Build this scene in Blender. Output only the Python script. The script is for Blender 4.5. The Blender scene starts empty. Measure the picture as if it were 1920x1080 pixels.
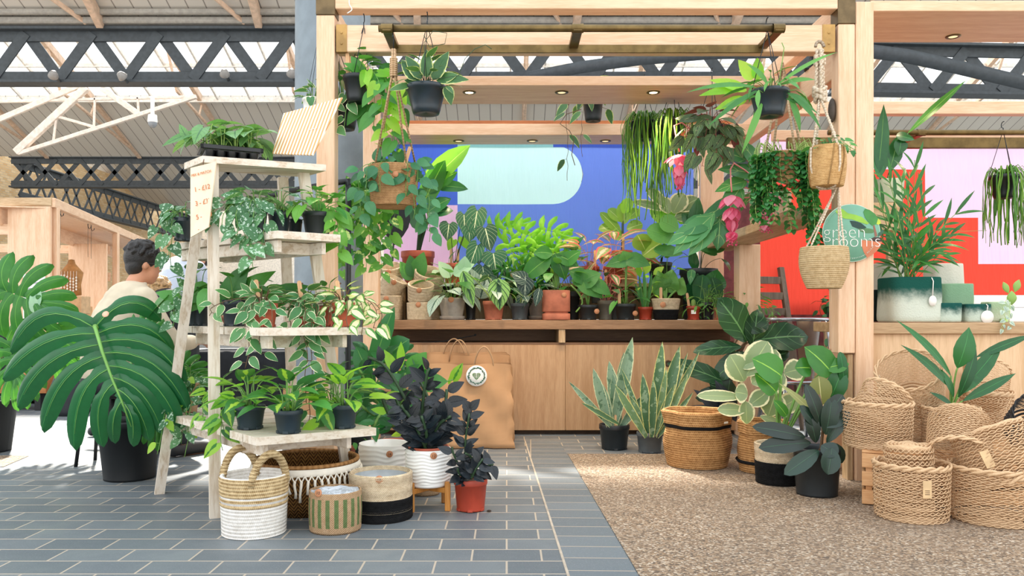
import bpy, math, random
from mathutils import Vector, Matrix
from math import sin, cos, pi, radians, sqrt, atan2
SC = bpy.context.scene
COL = SC.collection
# ---- camera model: level camera at the origin's column, eye height H, looking along +Y
F, CX, HY, H = 1500.0, 950.0, 596.0, 0.9
def P(px, py, D): return Vector(((px-CX)/F*D, D, H-(py-HY)/F*D))
def PZ(px, D, z): return Vector(((px-CX)/F*D, D, z))
def GD(py): return F*H/(py-HY)
def lin(c):
    if isinstance(c, str): c = [int(c[i:i+2], 16)/255 for i in (0, 2, 4)]
    return tuple((x/12.92 if x <= .04045 else ((x+.055)/1.055)**2.4) for x in c)+(1.0,)
# ---- mesh builder
class MB:
    def __init__(s): s.v=[]; s.f=[]; s.uv=[]; s.mi=[]; s.r=[]; s.sm=[]
    def add(s, V, Fc, uv=None, m=0, smooth=True, r=0.0):
        b=len(s.v); s.v.extend([tuple(x) for x in V]); s.uv.extend(uv if uv else [(0,0)]*len(V)); s.r.extend([r]*len(V))
        for f in Fc: s.f.append(tuple(b+i for i in f)); s.mi.append(m); s.sm.append(smooth)
    def box(s, lo, hi, ch=.003, M=None, m=0, r=0.0):
        lo=Vector(lo); hi=Vector(hi); c=(lo+hi)/2; h=(hi-lo)/2
        ch=min(ch, min(h)*.9); V=[]; idx={}
        for sx in (-1,1):
            for sy in (-1,1):
                for sz in (-1,1):
                    for a in range(3):
                        k=[h.x-ch,h.y-ch,h.z-ch]; k[a]=h[a]
                        idx[(sx,sy,sz,a)]=len(V); V.append(c+Vector((sx*k[0],sy*k[1],sz*k[2])))
        Fc=[]
        def face(vs):
            n=(V[vs[1]]-V[vs[0]]).cross(V[vs[2]]-V[vs[0]]); ce=sum((V[i] for i in vs),Vector())/len(vs)-c
            Fc.append(vs if n.dot(ce)>0 else vs[::-1])
        for a in range(3):
            o=[i for i in range(3) if i!=a]
            for sg in (-1,1):
                q=[]
                for (p1,p2) in ((-1,-1),(1,-1),(1,1),(-1,1)):
                    t=[0,0,0]; t[a]=sg; t[o[0]]=p1; t[o[1]]=p2; q.append(idx[(t[0],t[1],t[2],a)])
                face(q)
            for p1 in (-1,1):
                for p2 in (-1,1):
                    q=[]
                    for sg in (-1,1):
                        t=[0,0,0]; t[a]=sg; t[o[0]]=p1; t[o[1]]=p2
                        q.append((idx[(*t,o[0])],idx[(*t,o[1])]))
                    face([q[0][0],q[0][1],q[1][1],q[1][0]])
        for sx in (-1,1):
            for sy in (-1,1):
                for sz in (-1,1): face([idx[(sx,sy,sz,a)] for a in range(3)])
        if M is not None: V=[M@v for v in V]
        s.add(V,Fc,m=m,smooth=False,r=r)
    def beam(s, a, b, w, h, ch=.004, up=(0,0,1), m=0, r=0.0):
        a=Vector(a); b=Vector(b); y=(b-a); L=y.length; y.normalize(); up=Vector(up)
        x=y.cross(up)
        if x.length<1e-4: x=y.cross(Vector((1,0,0)))
        x.normalize(); z=x.cross(y)
        M=Matrix(((x.x,y.x,z.x,a.x),(x.y,y.y,z.y,a.y),(x.z,y.z,z.z,a.z),(0,0,0,1)))
        s.box((-w/2,0,-h/2),(w/2,L,h/2),ch,M,m,r)
    def hexa(s, bot, top, m=0):   # prism between two quads
        V=[Vector(p) for p in bot]+[Vector(p) for p in top]
        Fc=[(3,2,1,0),(4,5,6,7)]+[(i,(i+1)%4,(i+1)%4+4,i+4) for i in range(4)]
        n=(V[1]-V[0]).cross(V[2]-V[0])
        if n.dot(V[4]-V[0])<0: Fc=[f[::-1] for f in Fc]
        s.add(V,Fc,m=m,smooth=False)
    def prism(s, pts, ax, t0, t1, m=0, smooth=False):  # polygon in the two other axes, extruded on axis ax
        n=len(pts); V=[]
        for t in (t0,t1):
            for (a,b) in pts:
                V.append((t,a,b) if ax==0 else (a,t,b) if ax==1 else (a,b,t))
        s.add(V,[tuple(range(n))[::-1],tuple(range(n,2*n))]+[(i,(i+1)%n,(i+1)%n+n,i+n) for i in range(n)],m=m,smooth=smooth)
    def tube(s, pts, rad, n=7, closed=False, m=0, cap=True, r=0.0, squash=1.0):
        pts=[Vector(p) for p in pts]; N=len(pts)
        if N<2: return
        R=rad if isinstance(rad,(list,tuple)) else [rad]*N
        T=[]
        for i in range(N):
            a=pts[(i-1)%N] if (closed or i>0) else pts[i]; b=pts[(i+1)%N] if (closed or i<N-1) else pts[i]
            d=b-a; T.append(d.normalized() if d.length>1e-9 else Vector((0,0,1)))
        u=T[0].cross(Vector((0,0,1)))
        if u.length<1e-3: u=T[0].cross(Vector((1,0,0)))
        u.normalize(); V=[]; uv=[]; acc=0
        for i in range(N):
            u=(u-T[i]*u.dot(T[i])); 
            if u.length<1e-6: u=T[i].orthogonal()
            u.normalize(); w=T[i].cross(u)
            if i: acc+=(pts[i]-pts[i-1]).length
            for k in range(n):
                a=2*pi*k/n; V.append(pts[i]+u*(cos(a)*R[i])+w*(sin(a)*R[i]*squash)); uv.append((k/n,acc))
        Fc=[]
        for i in range(N if closed else N-1):
            j=(i+1)%N
            for k in range(n): Fc.append((i*n+k,i*n+(k+1)%n,j*n+(k+1)%n,j*n+k))
        if cap and not closed: Fc.append(tuple(range(n))[::-1]); Fc.append(tuple((N-1)*n+k for k in range(n)))
        s.add(V,Fc,uv,m,True,r)
    def lathe(s, prof, n=36, m=0, M=None, sq=0.0, wob=None, smooth=True, r=0.0, sx=1.0, sy=1.0):
        # prof [(r,z)]; sq rounds towards a square; wob(theta,z)->dr
        V=[];uv=[];N=len(prof);acc=0
        for i,(rr,z) in enumerate(prof):
            if i: acc+=abs(z-prof[i-1][1])+abs(rr-prof[i-1][0])
            for k in range(n+1):
                t=2*pi*k/n; q=rr
                if sq: q=rr*((abs(cos(t))**sq+abs(sin(t))**sq)**(-1/sq))
                if wob: q+=wob(t,z)
                V.append((q*cos(t)*sx,q*sin(t)*sy,z)); uv.append((k/n,acc))
        if M is not None: V=[M@Vector(v) for v in V]
        Fc=[(i*(n+1)+k,i*(n+1)+k+1,(i+1)*(n+1)+k+1,(i+1)*(n+1)+k) for i in range(N-1) for k in range(n)]
        s.add(V,Fc,uv,m,smooth,r)
    def build(s, name, mats, parent=None):
        me=bpy.data.meshes.new(name); me.from_pydata(s.v,[],s.f)
        if not isinstance(mats,(list,tuple)): mats=[mats]
        for k in mats: me.materials.append(k)
        if s.f:
            me.polygons.foreach_set('material_index',s.mi); me.polygons.foreach_set('use_smooth',s.sm)
            ul=me.uv_layers.new(name='UVMap'); li=[0]*len(me.loops); me.loops.foreach_get('vertex_index',li)
            flat=[]
            for i in li: flat.extend(s.uv[i])
            ul.data.foreach_set('uv',flat)
            at=me.attributes.new('rnd','FLOAT','POINT'); at.data.foreach_set('value',s.r)
        me.update()
        o=bpy.data.objects.new(name,me); COL.objects.link(o)
        if parent is not None: o.parent=parent
        return o
def tag(o,label=None,cat=None,group=None,kind=None):
    if label: o['label']=label
    if cat: o['category']=cat
    if group: o['group']=group
    if kind: o['kind']=kind
    return o
def thing(name,label,cat,loc=(0,0,0),rz=0.0,group=None):
    o=bpy.data.objects.new(name,None); COL.objects.link(o); o.location=loc; o.rotation_euler=(0,0,rz); o.empty_display_size=.05
    return tag(o,label,cat,group)
def struct(mb,name,mats): return tag(mb.build(name,mats),kind='structure')
def kids(o): return [c for c in COL.objects if c.parent==o]
def copy_tree(o,parent=None,label=None,loc=None,rz=None):
    c=o.copy(); COL.objects.link(c); c.parent=parent
    if label: c['label']=label
    if loc is not None: c.location=loc
    if rz is not None: c.rotation_euler=(0,0,rz)
    for ch in kids(o): copy_tree(ch,c)
    return c
# ---- materials
MATS={}
class NT:
    def __init__(s,name):
        s.m=bpy.data.materials.new(name); s.m.use_nodes=True; s.t=s.m.node_tree; s.t.nodes.clear()
        s.out=s.n('ShaderNodeOutputMaterial')
    def n(s,t,**k):
        x=s.t.nodes.new(t)
        for a,b in k.items(): setattr(x,a,b)
        return x
    def l(s,a,b): s.t.links.new(a,b)
    def val(s,sock,v):
        if hasattr(v,'links') or isinstance(v,bpy.types.NodeSocket): s.l(v,sock)
        else: sock.default_value=v
    def math(s,op,a,b=0.0,c=0.0,clamp=False):
        x=s.n('ShaderNodeMath',operation=op,use_clamp=clamp); s.val(x.inputs[0],a); s.val(x.inputs[1],b)
        if len(x.inputs)>2: s.val(x.inputs[2],c)
        return x.outputs[0]
    def mix(s,f,a,b):
        x=s.n('ShaderNodeMix',data_type='RGBA'); s.val(x.inputs[0],f); s.val(x.inputs[6],a); s.val(x.inputs[7],b); return x.outputs[2]
    def ramp(s,v,lo,hi,o0=0.0,o1=1.0):
        x=s.n('ShaderNodeMapRange',interpolation_type='SMOOTHSTEP'); s.val(x.inputs[0],v)
        x.inputs[1].default_value=lo;x.inputs[2].default_value=hi;x.inputs[3].default_value=o0;x.inputs[4].default_value=o1; return x.outputs[0]
    def noise(s,scale,detail=3,vec=None,rough=.55):
        x=s.n('ShaderNodeTexNoise'); x.inputs['Scale'].default_value=scale; x.inputs['Detail'].default_value=detail; x.inputs['Roughness'].default_value=rough
        if vec is not None: s.l(vec,x.inputs['Vector'])
        return x.outputs['Fac']
    def coord(s,k='Object',scale=None,rot=None):
        o=s.n('ShaderNodeTexCoord').outputs[k]
        if scale or rot:
            mp=s.n('ShaderNodeMapping'); s.l(o,mp.inputs[0])
            if scale: mp.inputs['Scale'].default_value=scale
            if rot: mp.inputs['Rotation'].default_value=rot
            o=mp.outputs[0]
        return o
    def sep(s,v):
        x=s.n('ShaderNodeSeparateXYZ'); s.l(v,x.inputs[0]); return x.outputs
    def bump(s,h,st=.3,d=.01):
        x=s.n('ShaderNodeBump'); x.inputs['Strength'].default_value=st; x.inputs['Distance'].default_value=d; s.l(h,x.inputs['Height']); return x.outputs[0]
    def bsdf(s,col,rough=.5,metal=0.0,spec=.5,bump=None,coat=0.0):
        b=s.n('ShaderNodeBsdfPrincipled'); s.val(b.inputs['Base Color'],col); s.val(b.inputs['Roughness'],rough)
        b.inputs['Metallic'].default_value=metal; b.inputs['Specular IOR Level'].default_value=spec; b.inputs['Coat Weight'].default_value=coat
        if bump is not None: s.l(bump,b.inputs['Normal'])
        return b.outputs[0]
    def fin(s,sh): s.l(sh,s.out.inputs[0]); return s.m
    def translucent(s,sh,col,fac):
        t=s.n('ShaderNodeBsdfTranslucent'); s.val(t.inputs[0],col); x=s.n('ShaderNodeMixShader'); s.val(x.inputs[0],fac); s.l(sh,x.inputs[1]); s.l(t.outputs[0],x.inputs[2]); return x.outputs[0]
def cached(fn):
    def w(*a,**k):
        key=(fn.__name__,)+a+tuple(sorted(k.items()))
        if key not in MATS: MATS[key]=fn(*a,**k)
        return MATS[key]
    return w
@cached
def plain(c,rough=.5,metal=0.0,var=.08,bumps=0.0,bscale=60.0,spec=.5):
    t=NT('plain_'+c); co=t.coord(); nz=t.noise(bscale*.2,3,co); a=lin(c); d=tuple(x*(1-var*2) for x in a[:3])+(1,); l=tuple(min(1,x*(1+var)) for x in a[:3])+(1,)
    return t.fin(t.bsdf(t.mix(t.ramp(nz,.3,.7),d,l),rough,metal,spec,t.bump(t.noise(bscale,4,co),bumps,.004) if bumps else None))
@cached
def wood(c,c2,axis='x',rough=.5,scale=1.0,bumps=.12,fine=1.0,paint=None):
    t=NT('wood_'+c+axis); st={'x':(1.2,14,14),'y':(14,1.2,14),'z':(14,14,1.2)}[axis]
    co=t.coord('Object',tuple(q*scale for q in st)); n1=t.noise(1.5,6,co,.6)
    st2=tuple(q*5*scale for q in st); co2=t.coord('Object',st2); n2=t.noise(2.0,3,co2)
    g=t.math('ADD',t.math('MULTIPLY',n1,.65),t.math('MULTIPLY',n2,.35))
    col=t.mix(t.ramp(g,.36,.64),lin(c2),lin(c))
    if paint:
        pn=t.noise(9,5,t.coord('Object',tuple(q*.25 for q in st)),.7); col=t.mix(t.ramp(pn,.38,.56),col,lin(paint))
    return t.fin(t.bsdf(col,rough,0,.35,t.bump(g,bumps,.003)))
@cached
def rope(c,c2,freq=160.0,rough=.85,axis='z',bumps=.5):
    # coiled cord: rows with a twist
    t=NT('rope_'+c); co=t.coord(); o=t.sep(co); uv=t.sep(t.coord('UV'))
    row=t.math('SINE',t.math('MULTIPLY',o[2],freq*2*pi)) if axis=='z' else t.math('SINE',t.math('MULTIPLY',uv[1],freq*2*pi))
    tw=t.math('SINE',t.math('ADD',t.math('MULTIPLY',uv[0],2*pi*110),t.math('MULTIPLY',o[2],freq*4)))
    h=t.math('ADD',t.math('MULTIPLY',row,.6),t.math('MULTIPLY',tw,.3)); nz=t.noise(45,4,co,.7)
    f=t.math('ADD',t.math('MULTIPLY',h,.28),t.math('ADD',t.math('MULTIPLY',nz,1.0),-.05))
    return t.fin(t.bsdf(t.mix(t.ramp(f,.1,.7),lin(c2),lin(c)),rough,0,.15,t.bump(h,bumps,.004)))
@cached
def leafm(c1,c2,vein=None,nv=0,vw=.10,edge=None,ew=.2,mid=None,mw=.35,speck=None,sps=60.0,rough=.3,tr=.25,lat=.55,nz=.0,vstr=1.0,back=None,spth=.56,tint=(1.6,1.7,.6)):
    t=NT('leaf_'+c1); uv=t.sep(t.coord('UV')); at=t.n('ShaderNodeAttribute',attribute_name='rnd').outputs['Fac']
    s=t.math('MULTIPLY',t.math('ABSOLUTE',t.math('SUBTRACT',uv[0],.5)),2.0)
    co=t.coord(); n0=t.noise(28,3,co)
    col=t.mix(t.ramp(t.math('ADD',at,t.math('MULTIPLY',t.math('SUBTRACT',n0,.5),.5)),0,1),lin(c1),lin(c2))
    hgt=None
    if mid:
        w=t.math('ADD',s,t.math('MULTIPLY',t.math('SUBTRACT',t.noise(40,3,co),.5),.7)); col=t.mix(t.ramp(w,mw,mw-.12),col,lin(mid))
    if speck: col=t.mix(t.math('MULTIPLY',t.ramp(t.noise(sps,2,co),spth,spth+.05),.85),col,lin(speck))
    if edge:
        w=t.math('ADD',s,t.math('MULTIPLY',t.math('SUBTRACT',t.noise(50,3,co),.5),.35)); col=t.mix(t.ramp(w,1-ew-.06,1-ew+.06),col,lin(edge))
    if vein:
        m1=t.ramp(s,vw,vw*.35)
        f=t.math('ABSOLUTE',t.math('SINE',t.math('MULTIPLY',t.math('SUBTRACT',uv[1],t.math('MULTIPLY',s,lat*.5)),pi*max(nv,1))))
        m2=t.ramp(f,vw*1.3,vw*.5) if nv else 0.0
        vm=t.math('MAXIMUM',m1,m2); col=t.mix(t.math('MULTIPLY',vm,vstr),col,lin(vein)); hgt=vm
    else:
        f=t.math('ABSOLUTE',t.math('SINE',t.math('MULTIPLY',t.math('SUBTRACT',uv[1],t.math('MULTIPLY',s,.25)),pi*9)))
        hgt=t.math('MAXIMUM',t.ramp(s,.08,.02),t.math('MULTIPLY',t.ramp(f,.35,.0),.4))
    if back:
        g=t.n('ShaderNodeNewGeometry').outputs['Backfacing']; col=t.mix(g,col,lin(back))
    sh=t.bsdf(col,rough,0,.45,t.bump(hgt,.35,.004))
    br=t.n('ShaderNodeBrightContrast'); t.l(col,br.inputs[0]); br.inputs[1].default_value=.04
    mul=t.n('ShaderNodeMix',data_type='RGBA',blend_type='MULTIPLY'); mul.inputs[0].default_value=1; t.l(br.outputs[0],mul.inputs[6]); mul.inputs[7].default_value=(*tint,1)
    return t.fin(t.translucent(sh,mul.outputs[2],tr))
# ---- leaves
SH={
 'ovate':[(0,0,.05),(.07,.06,.5),(.2,.19,.9),(.36,.36,1),(.55,.56,.88),(.74,.75,.58),(.9,.91,.24),(1,1,0)],
 'heart':[(0,-.17,.34),(.05,-.13,.68),(.13,.0,.93),(.27,.2,1),(.45,.4,.89),(.63,.61,.66),(.8,.8,.36),(.92,.93,.13),(1,1,0)],
 'lance':[(0,0,.06),(.1,.09,.42),(.25,.25,.82),(.42,.42,1),(.6,.6,.9),(.78,.78,.58),(.92,.92,.2),(1,1,0)],
 'obov':[(0,0,.08),(.08,.08,.4),(.22,.23,.74),(.42,.43,.97),(.62,.63,1),(.8,.81,.8),(.92,.93,.48),(1,1,0)],
 'strap':[(0,0,.5),(.15,.15,.72),(.35,.35,.93),(.55,.55,1),(.75,.75,.82),(.9,.9,.42),(1,1,0)],
 'round':[(0,-.02,.2),(.08,.05,.62),(.24,.22,.93),(.45,.45,1),(.66,.68,.9),(.86,.87,.55),(1,.97,.1)],
 'arrow':[(0,-.34,.3),(.06,-.3,.62),(.12,-.16,.8),(.22,.08,.86),(.36,.3,1),(.55,.52,.86),(.75,.74,.52),(.9,.9,.2),(1,1,0)],
 'paddle':[(0,0,.1),(.06,.05,.55),(.2,.19,.9),(.45,.45,1),(.68,.68,.86),(.86,.86,.48),(1,1,0)],
}
COLS=(-1,-.5,0,.5,1)
def leaf(mb,p,d,nr,L,W,shape='ovate',bend=.5,fold=.15,wave=0.0,r=None,m=0,cols=COLS,rr=random):
    d=Vector(d).normalized(); nr=Vector(nr); nr=nr-d*nr.dot(d)
    if nr.length<1e-5: nr=d.orthogonal()
    nr.normalize(); x=d.cross(nr)
    rows=SH[shape]; V=[];uv=[]; nc=len(cols); r=rr.random() if r is None else r; ph=rr.random()*6
    px,py,pz=p
    for (tm,te,hw) in rows:
        for s in cols:
            q=abs(s)**1.3; a=tm+(te-tm)*q; xx=s*hw*W*.5
            if abs(bend)>1e-3: yy=sin(bend*a)/bend*L; zz=-(1-cos(bend*a))/bend*L
            else: yy=a*L; zz=0
            zz+=fold*abs(xx)
            if wave: zz+=wave*W*.5*abs(s)*sin(ph+a*9+(2 if s>0 else 0))
            V.append((px+d.x*yy+x.x*xx+nr.x*zz, py+d.y*yy+x.y*xx+nr.y*zz, pz+d.z*yy+x.z*xx+nr.z*zz)); uv.append((.5+s*.5,a))
    n=len(rows)
    mb.add(V,[(i*nc+k,i*nc+k+1,(i+1)*nc+k+1,(i+1)*nc+k) for i in range(n-1) for k in range(nc-1)],uv,m,True,r)
def aim(az,el,roll=0.0):
    d=Vector((cos(az)*cos(el),sin(az)*cos(el),sin(el))); n=Vector((-cos(az)*sin(el),-sin(az)*sin(el),cos(el)))
    if roll: n=Matrix.Rotation(roll,3,d)@n
    return d,n
def leafE(mb,p,az,el,L,W,roll=0.0,**k):
    d,n=aim(az,el,roll); leaf(mb,p,d,n,L,W,**k)
def leaf2(mb,A,B,W,face=(0,-1,.4),bend=.4,**k):   # from base A to tip B
    A=Vector(A);B=Vector(B);c=B-A;ch=c.length;c.normalize();n=Vector(face);n=n-c*n.dot(c)
    if n.length<1e-4:n=c.orthogonal()
    n.normalize();b=bend/2; d=c*cos(b)+n*sin(b); L=ch*(b/sin(b) if abs(b)>1e-3 else 1)
    leaf(mb,A,d,n,L,W,bend=bend,**k)
def bez(a,b,c,n=6):
    a=Vector(a);b=Vector(b);c=Vector(c); return [a*(1-t)**2+b*2*t*(1-t)+c*t*t for t in [i/n for i in range(n+1)]]
# ---------------------------------------------------------------- palette
BIRCH=dict(c='EBCBA8',c2='D9B48C')
def birch(ax): return wood('EFCCAB','DFB48F',axis=ax,rough=.45,bumps=.04)
def pine(ax): return wood('D3B792','B18E66',axis=ax,rough=.5,bumps=.08)
def white(ax): return wood('DCCDB9','BFA98F',axis=ax,rough=.7,bumps=.2,paint='E2D6C6')
BRASS=plain('75613C',.4,.8,.15); BRONZE=plain('6E5C40',.45,.6,.15); STEEL=plain('3E4448',.6,.0,.1,.05); BLACKP=plain('1B2226',.42,0,.12); BLACK=plain('0E0F11',.6)
CREAM=plain('D6B79C',.6,0,.08); WHITE=plain('F1EEE8',.45,0,.03); WIRE=plain('2C3338',.4,.6); PAPER=plain('F3EFE8',.7,0,.02)
SOIL=plain('3A2A1E',.95,0,.35,.8,90); BIRX,BIRY,BIRZ=birch('x'),birch('y'),birch('z')
PINX,PINY,PINZ=pine('x'),pine('y'),pine('z')
# ---------------------------------------------------------------- camera, sky, sun
cam=bpy.data.cameras.new('camera'); co=bpy.data.objects.new('camera',cam); COL.objects.link(co)
co.location=(0,0,H); co.rotation_euler=(radians(90),0,0); cam.sensor_width=36; cam.lens=36*F/1920; cam.shift_x=(960-CX)/1920; cam.shift_y=(HY-540)/1920; cam.clip_end=200
SC.camera=co
W=bpy.data.worlds.new('sky'); SC.world=W; W.use_nodes=True; wt=W.node_tree; wt.nodes.clear()
wo=wt.nodes.new('ShaderNodeOutputWorld'); wb=wt.nodes.new('ShaderNodeBackground'); wt.links.new(wb.outputs[0],wo.inputs[0])
tc=wt.nodes.new('ShaderNodeTexCoord'); sx=wt.nodes.new('ShaderNodeSeparateXYZ'); wt.links.new(tc.outputs['Generated'],sx.inputs[0])
cr=wt.nodes.new('ShaderNodeValToRGB'); wt.links.new(sx.outputs[2],cr.inputs[0])
cr.color_ramp.elements[0].position=.0; cr.color_ramp.elements[0].color=(1,.985,.96,1); cr.color_ramp.elements[1].position=.8; cr.color_ramp.elements[1].color=(.86,.93,1,1)
wt.links.new(cr.outputs[0],wb.inputs[0]); wb.inputs[1].default_value=1.0
sl=bpy.data.lights.new('sun','SUN'); so=bpy.data.objects.new('sun',sl); COL.objects.link(so)
sl.energy=5.5; sl.angle=radians(3); sl.color=(1,.95,.86)
so.rotation_euler=Vector((.42,-1.0,-1.12)).to_track_quat('-Z','Y').to_euler(); so.location=(-8,25,20)
vs=SC.view_settings; SC.display_settings.display_device='sRGB'; vs.view_transform='Standard'; vs.look='None'; vs.gamma=1; vs.use_curve_mapping=False; vs.exposure=1.2
SC.cycles.max_bounces=7; SC.cycles.diffuse_bounces=4; SC.cycles.glossy_bounces=3; SC.cycles.transmission_bounces=4; SC.cycles.transparent_max_bounces=6
# ---------------------------------------------------------------- floor
def m_paver():
    t=NT('slate_pavers'); c=t.coord(); b=t.n('ShaderNodeTexBrick'); t.l(c,b.inputs['Vector']); b.offset=.5; b.offset_frequency=2
    b.inputs['Scale'].default_value=1; b.inputs['Brick Width'].default_value=.262; b.inputs['Row Height'].default_value=.148; b.inputs['Mortar Size'].default_value=.0045; b.inputs['Mortar Smooth'].default_value=.3; b.inputs['Bias'].default_value=0
    b.inputs['Color1'].default_value=lin('5F666B'); b.inputs['Color2'].default_value=lin('767C7F'); b.inputs['Mortar'].default_value=lin('B3A594')
    n=t.noise(3,4,c); f=t.noise(180,3,c,.7); col=t.mix(t.ramp(n,.3,.7,0,.45),b.outputs[0],lin('525A60')); 
    sp=t.mix(t.ramp(f,.52,.72,0,.5),col,lin('8F959A')); fin=t.mix(b.outputs['Fac'],sp,lin('B0A393'))
    h=t.math('ADD',t.math('MULTIPLY',b.outputs['Fac'],-1.0),t.math('MULTIPLY',f,.15))
    return t.fin(t.bsdf(fin,t.ramp(n,.3,.7,.42,.6),0,.45,t.bump(h,.5,.004)))
def m_border():
    t=NT('border_pavers'); c=t.coord('Object',None,(0,0,radians(90)+.03)); b=t.n('ShaderNodeTexBrick'); t.l(c,b.inputs['Vector']); b.offset=0
    b.inputs['Scale'].default_value=1; b.inputs['Brick Width'].default_value=.15; b.inputs['Row Height'].default_value=2.0; b.inputs['Mortar Size'].default_value=.004
    b.inputs['Color1'].default_value=lin('5D656A'); b.inputs['Color2'].default_value=lin('6F777C'); b.inputs['Mortar'].default_value=lin('A89B8B')
    f=t.noise(180,3,c,.7); col=t.mix(t.ramp(f,.52,.72,0,.5),b.outputs[0],lin('8F959A'))
    return t.fin(t.bsdf(col,.5,0,.45,t.bump(t.math('MULTIPLY',b.outputs['Fac'],-1.0),.5,.004)))
def m_gravel():
    t=NT('bonded_gravel'); c=t.coord(); v=t.n('ShaderNodeTexVoronoi'); v.inputs['Scale'].default_value=130; t.l(c,v.inputs[0])
    s=t.sep(v.outputs['Color']); r=t.n('ShaderNodeValToRGB'); t.l(s[0],r.inputs[0]); e=r.color_ramp.elements
    e[0].position=0; e[0].color=lin('52483F'); e[1].position=1; e[1].color=lin('C9BBA8')
    for p_,k in ((.3,'786452'),(.55,'937A60'),(.8,'A6917A')): q=e.new(p_); q.color=lin(k)
    big=t.noise(2.2,4,c); col=t.mix(t.ramp(big,.3,.7,0,.35),r.outputs[0],lin('7C6E60'))
    return t.fin(t.bsdf(col,.75,0,.3,t.bump(t.math('MULTIPLY',v.outputs['Distance'],-1.0),.6,.004)))
E=lambda D: .458-.024*(D-2.8)
mb=MB(); mb.add([(-26,-6,0),(26,-6,0),(26,60,0),(-26,60,0)],[(0,1,2,3)],smooth=False); struct(mb,'floor',m_paver())
D0,D1=-2,5.28
mb=MB(); z=.002; mb.add([(E(D0)-.226,D0,z),(E(D0),D0,z),(E(5.9),5.9,z),(E(5.9)-.246,5.9,z)],[(0,1,2,3)],smooth=False); struct(mb,'floor_border',m_border())
mb=MB(); mb.box((E(D0)-.236,D0,-.004),(E(D0)-.226,5.9,.0032),.001); g=struct(mb,'floor_joint',plain('B3A594',.9,0,.1)); g.location=(0,0,0)
for v_ in g.data.vertices: v_.co.x+=(E(v_.co.y)-E(D0))-.02*max(0,(v_.co.y-D0))/7.9
mb=MB(); z=.003; mb.add([(E(D0)+.004,D0,z),(9,D0,z),(9,D1,z),(E(D1)+.004,D1,z)],[(0,1,2,3)],smooth=False); struct(mb,'floor_gravel',m_gravel())
a=P(0,855,GD(855)); b=P(62,853,GD(853))
mb=MB(); mb.add([(a.x-.6,GD(878),.003),(P(0,876,GD(876)).x+.02,GD(876),.003),(b.x,GD(855),.003),(b.x-1.2,GD(852),.003)],[(0,1,2,3)],smooth=False); struct(mb,'floor_gravel',bpy.data.materials['bonded_gravel'])
# ---------------------------------------------------------------- market hall roof
def m_rib(c,c2,fr):
    t=NT('ribbed_'+c); o=t.sep(t.coord()); f=t.math('FRACT',t.math('MULTIPLY',o[0],fr)); g=t.ramp(t.math('ABSOLUTE',t.math('SUBTRACT',f,.5)),.06,.0)
    n=t.noise(.6,3); return t.fin(t.bsdf(t.mix(g,t.mix(n,lin(c),lin(c2)),lin('7A7168')),.6,0,.3,t.bump(g,-.5,.02)))
RIB=m_rib('D4CDC1','C5BDB1',3.2)
GLASS=NT('skylight_glass'); _t=GLASS.n('ShaderNodeBsdfTransparent'); _t.inputs[0].default_value=(.96,.97,.98,1); _g=GLASS.n('ShaderNodeBsdfGlossy'); _g.inputs['Roughness'].default_value=.1; _x=GLASS.n('ShaderNodeMixShader'); _x.inputs[0].default_value=.05; GLASS.l(_t.outputs[0],_x.inputs[1]); GLASS.l(_g.outputs[0],_x.inputs[2]); GLASS=GLASS.fin(_x.outputs[0])
def slab(y0,z0,y1,z1,x0,x1,th,name,mat):
    mb=MB(); mb.hexa([(x0,y0,z0),(x1,y0,z0),(x1,y1,z1),(x0,y1,z1)],[(x0,y0,z0+th),(x1,y0,z0+th),(x1,y1,z1+th),(x0,y1,z1+th)]); return struct(mb,name,mat)
slab(8.6,8.15,11.0,7.25,-26,26,.08,'ceiling',RIB)  # unseen roof panel, sized to shade the front floor but not the counter
slab(13.1,6.5,14.0,6.12,-26,26,.08,'ceiling',RIB)
mb=MB(); mb.beam((-26,13.93,6.06),(26,13.93,6.06),.22,.12,.02); mb.beam((-26,13.75,6.16),(26,13.75,6.16),.1,.1,.02); struct(mb,'ceiling_gutter',plain('9C968C',.6))
zf=lambda D: 8.0-.373*(D-19.5)
slab(22.2,zf(22.2),25.0,zf(25),-26,26,.08,'ceiling',RIB)
slab(19.5,zf(19.5),22.2,zf(22.2),-26,26,.01,'ceiling_skylight',GLASS)
mb=MB()
for i in range(58):
    x=-26+i*.9; mb.beam((x,19.5,zf(19.5)-.04),(x,22.25,zf(22.25)-.04),.05,.08,.0)
mb.beam((-26,22.2,zf(22.2)-.05),(26,22.2,zf(22.2)-.05),.12,.14,0); mb.beam((-26,20.8,zf(20.8)-.05),(26,20.8,zf(20.8)-.05),.06,.1,0)
struct(mb,'ceiling_trim',plain('E4DDD2',.6))
slab(31,8.2,37.5,5.9,-26,26,.08,'ceiling',RIB)
def raft(name,lab,segs,mat=CREAM,w=.12,h=.2):
    t=thing(name,lab,'roof truss',segs[0][0]); o=Vector(segs[0][0])
    for i,(a,b,*k) in enumerate(segs):
        q=MB(); ww,hh=k if k else (w,h); q.beam(Vector(a)-o,Vector(b)-o,ww,hh,.01); q.build('rafter' if i==0 else 'strut',mat,t)
    return t
GR='roof rafters of the market hall'
def rf(x,i):
    raft('roof_rafter','cream roof rafter with thin struts under the far ribbed ceiling slope',[((x,25.1,5.98),(x,19.5,7.92)),((x,25.0,6.0),(x,20.6,6.75),.07,.07),((x,22.3,6.83),(x,22.1,6.47),.05,.05),((x,20.6,6.75),(x,20.0,7.7),.06,.06)],CREAM)['group']=GR
for i,x in enumerate((-17.4,-14.4,-11.5,-8.5,-5.5,-2.5,.5,3.5,6.5,9.5,12.5,15.5)): rf(x,i)
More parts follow.
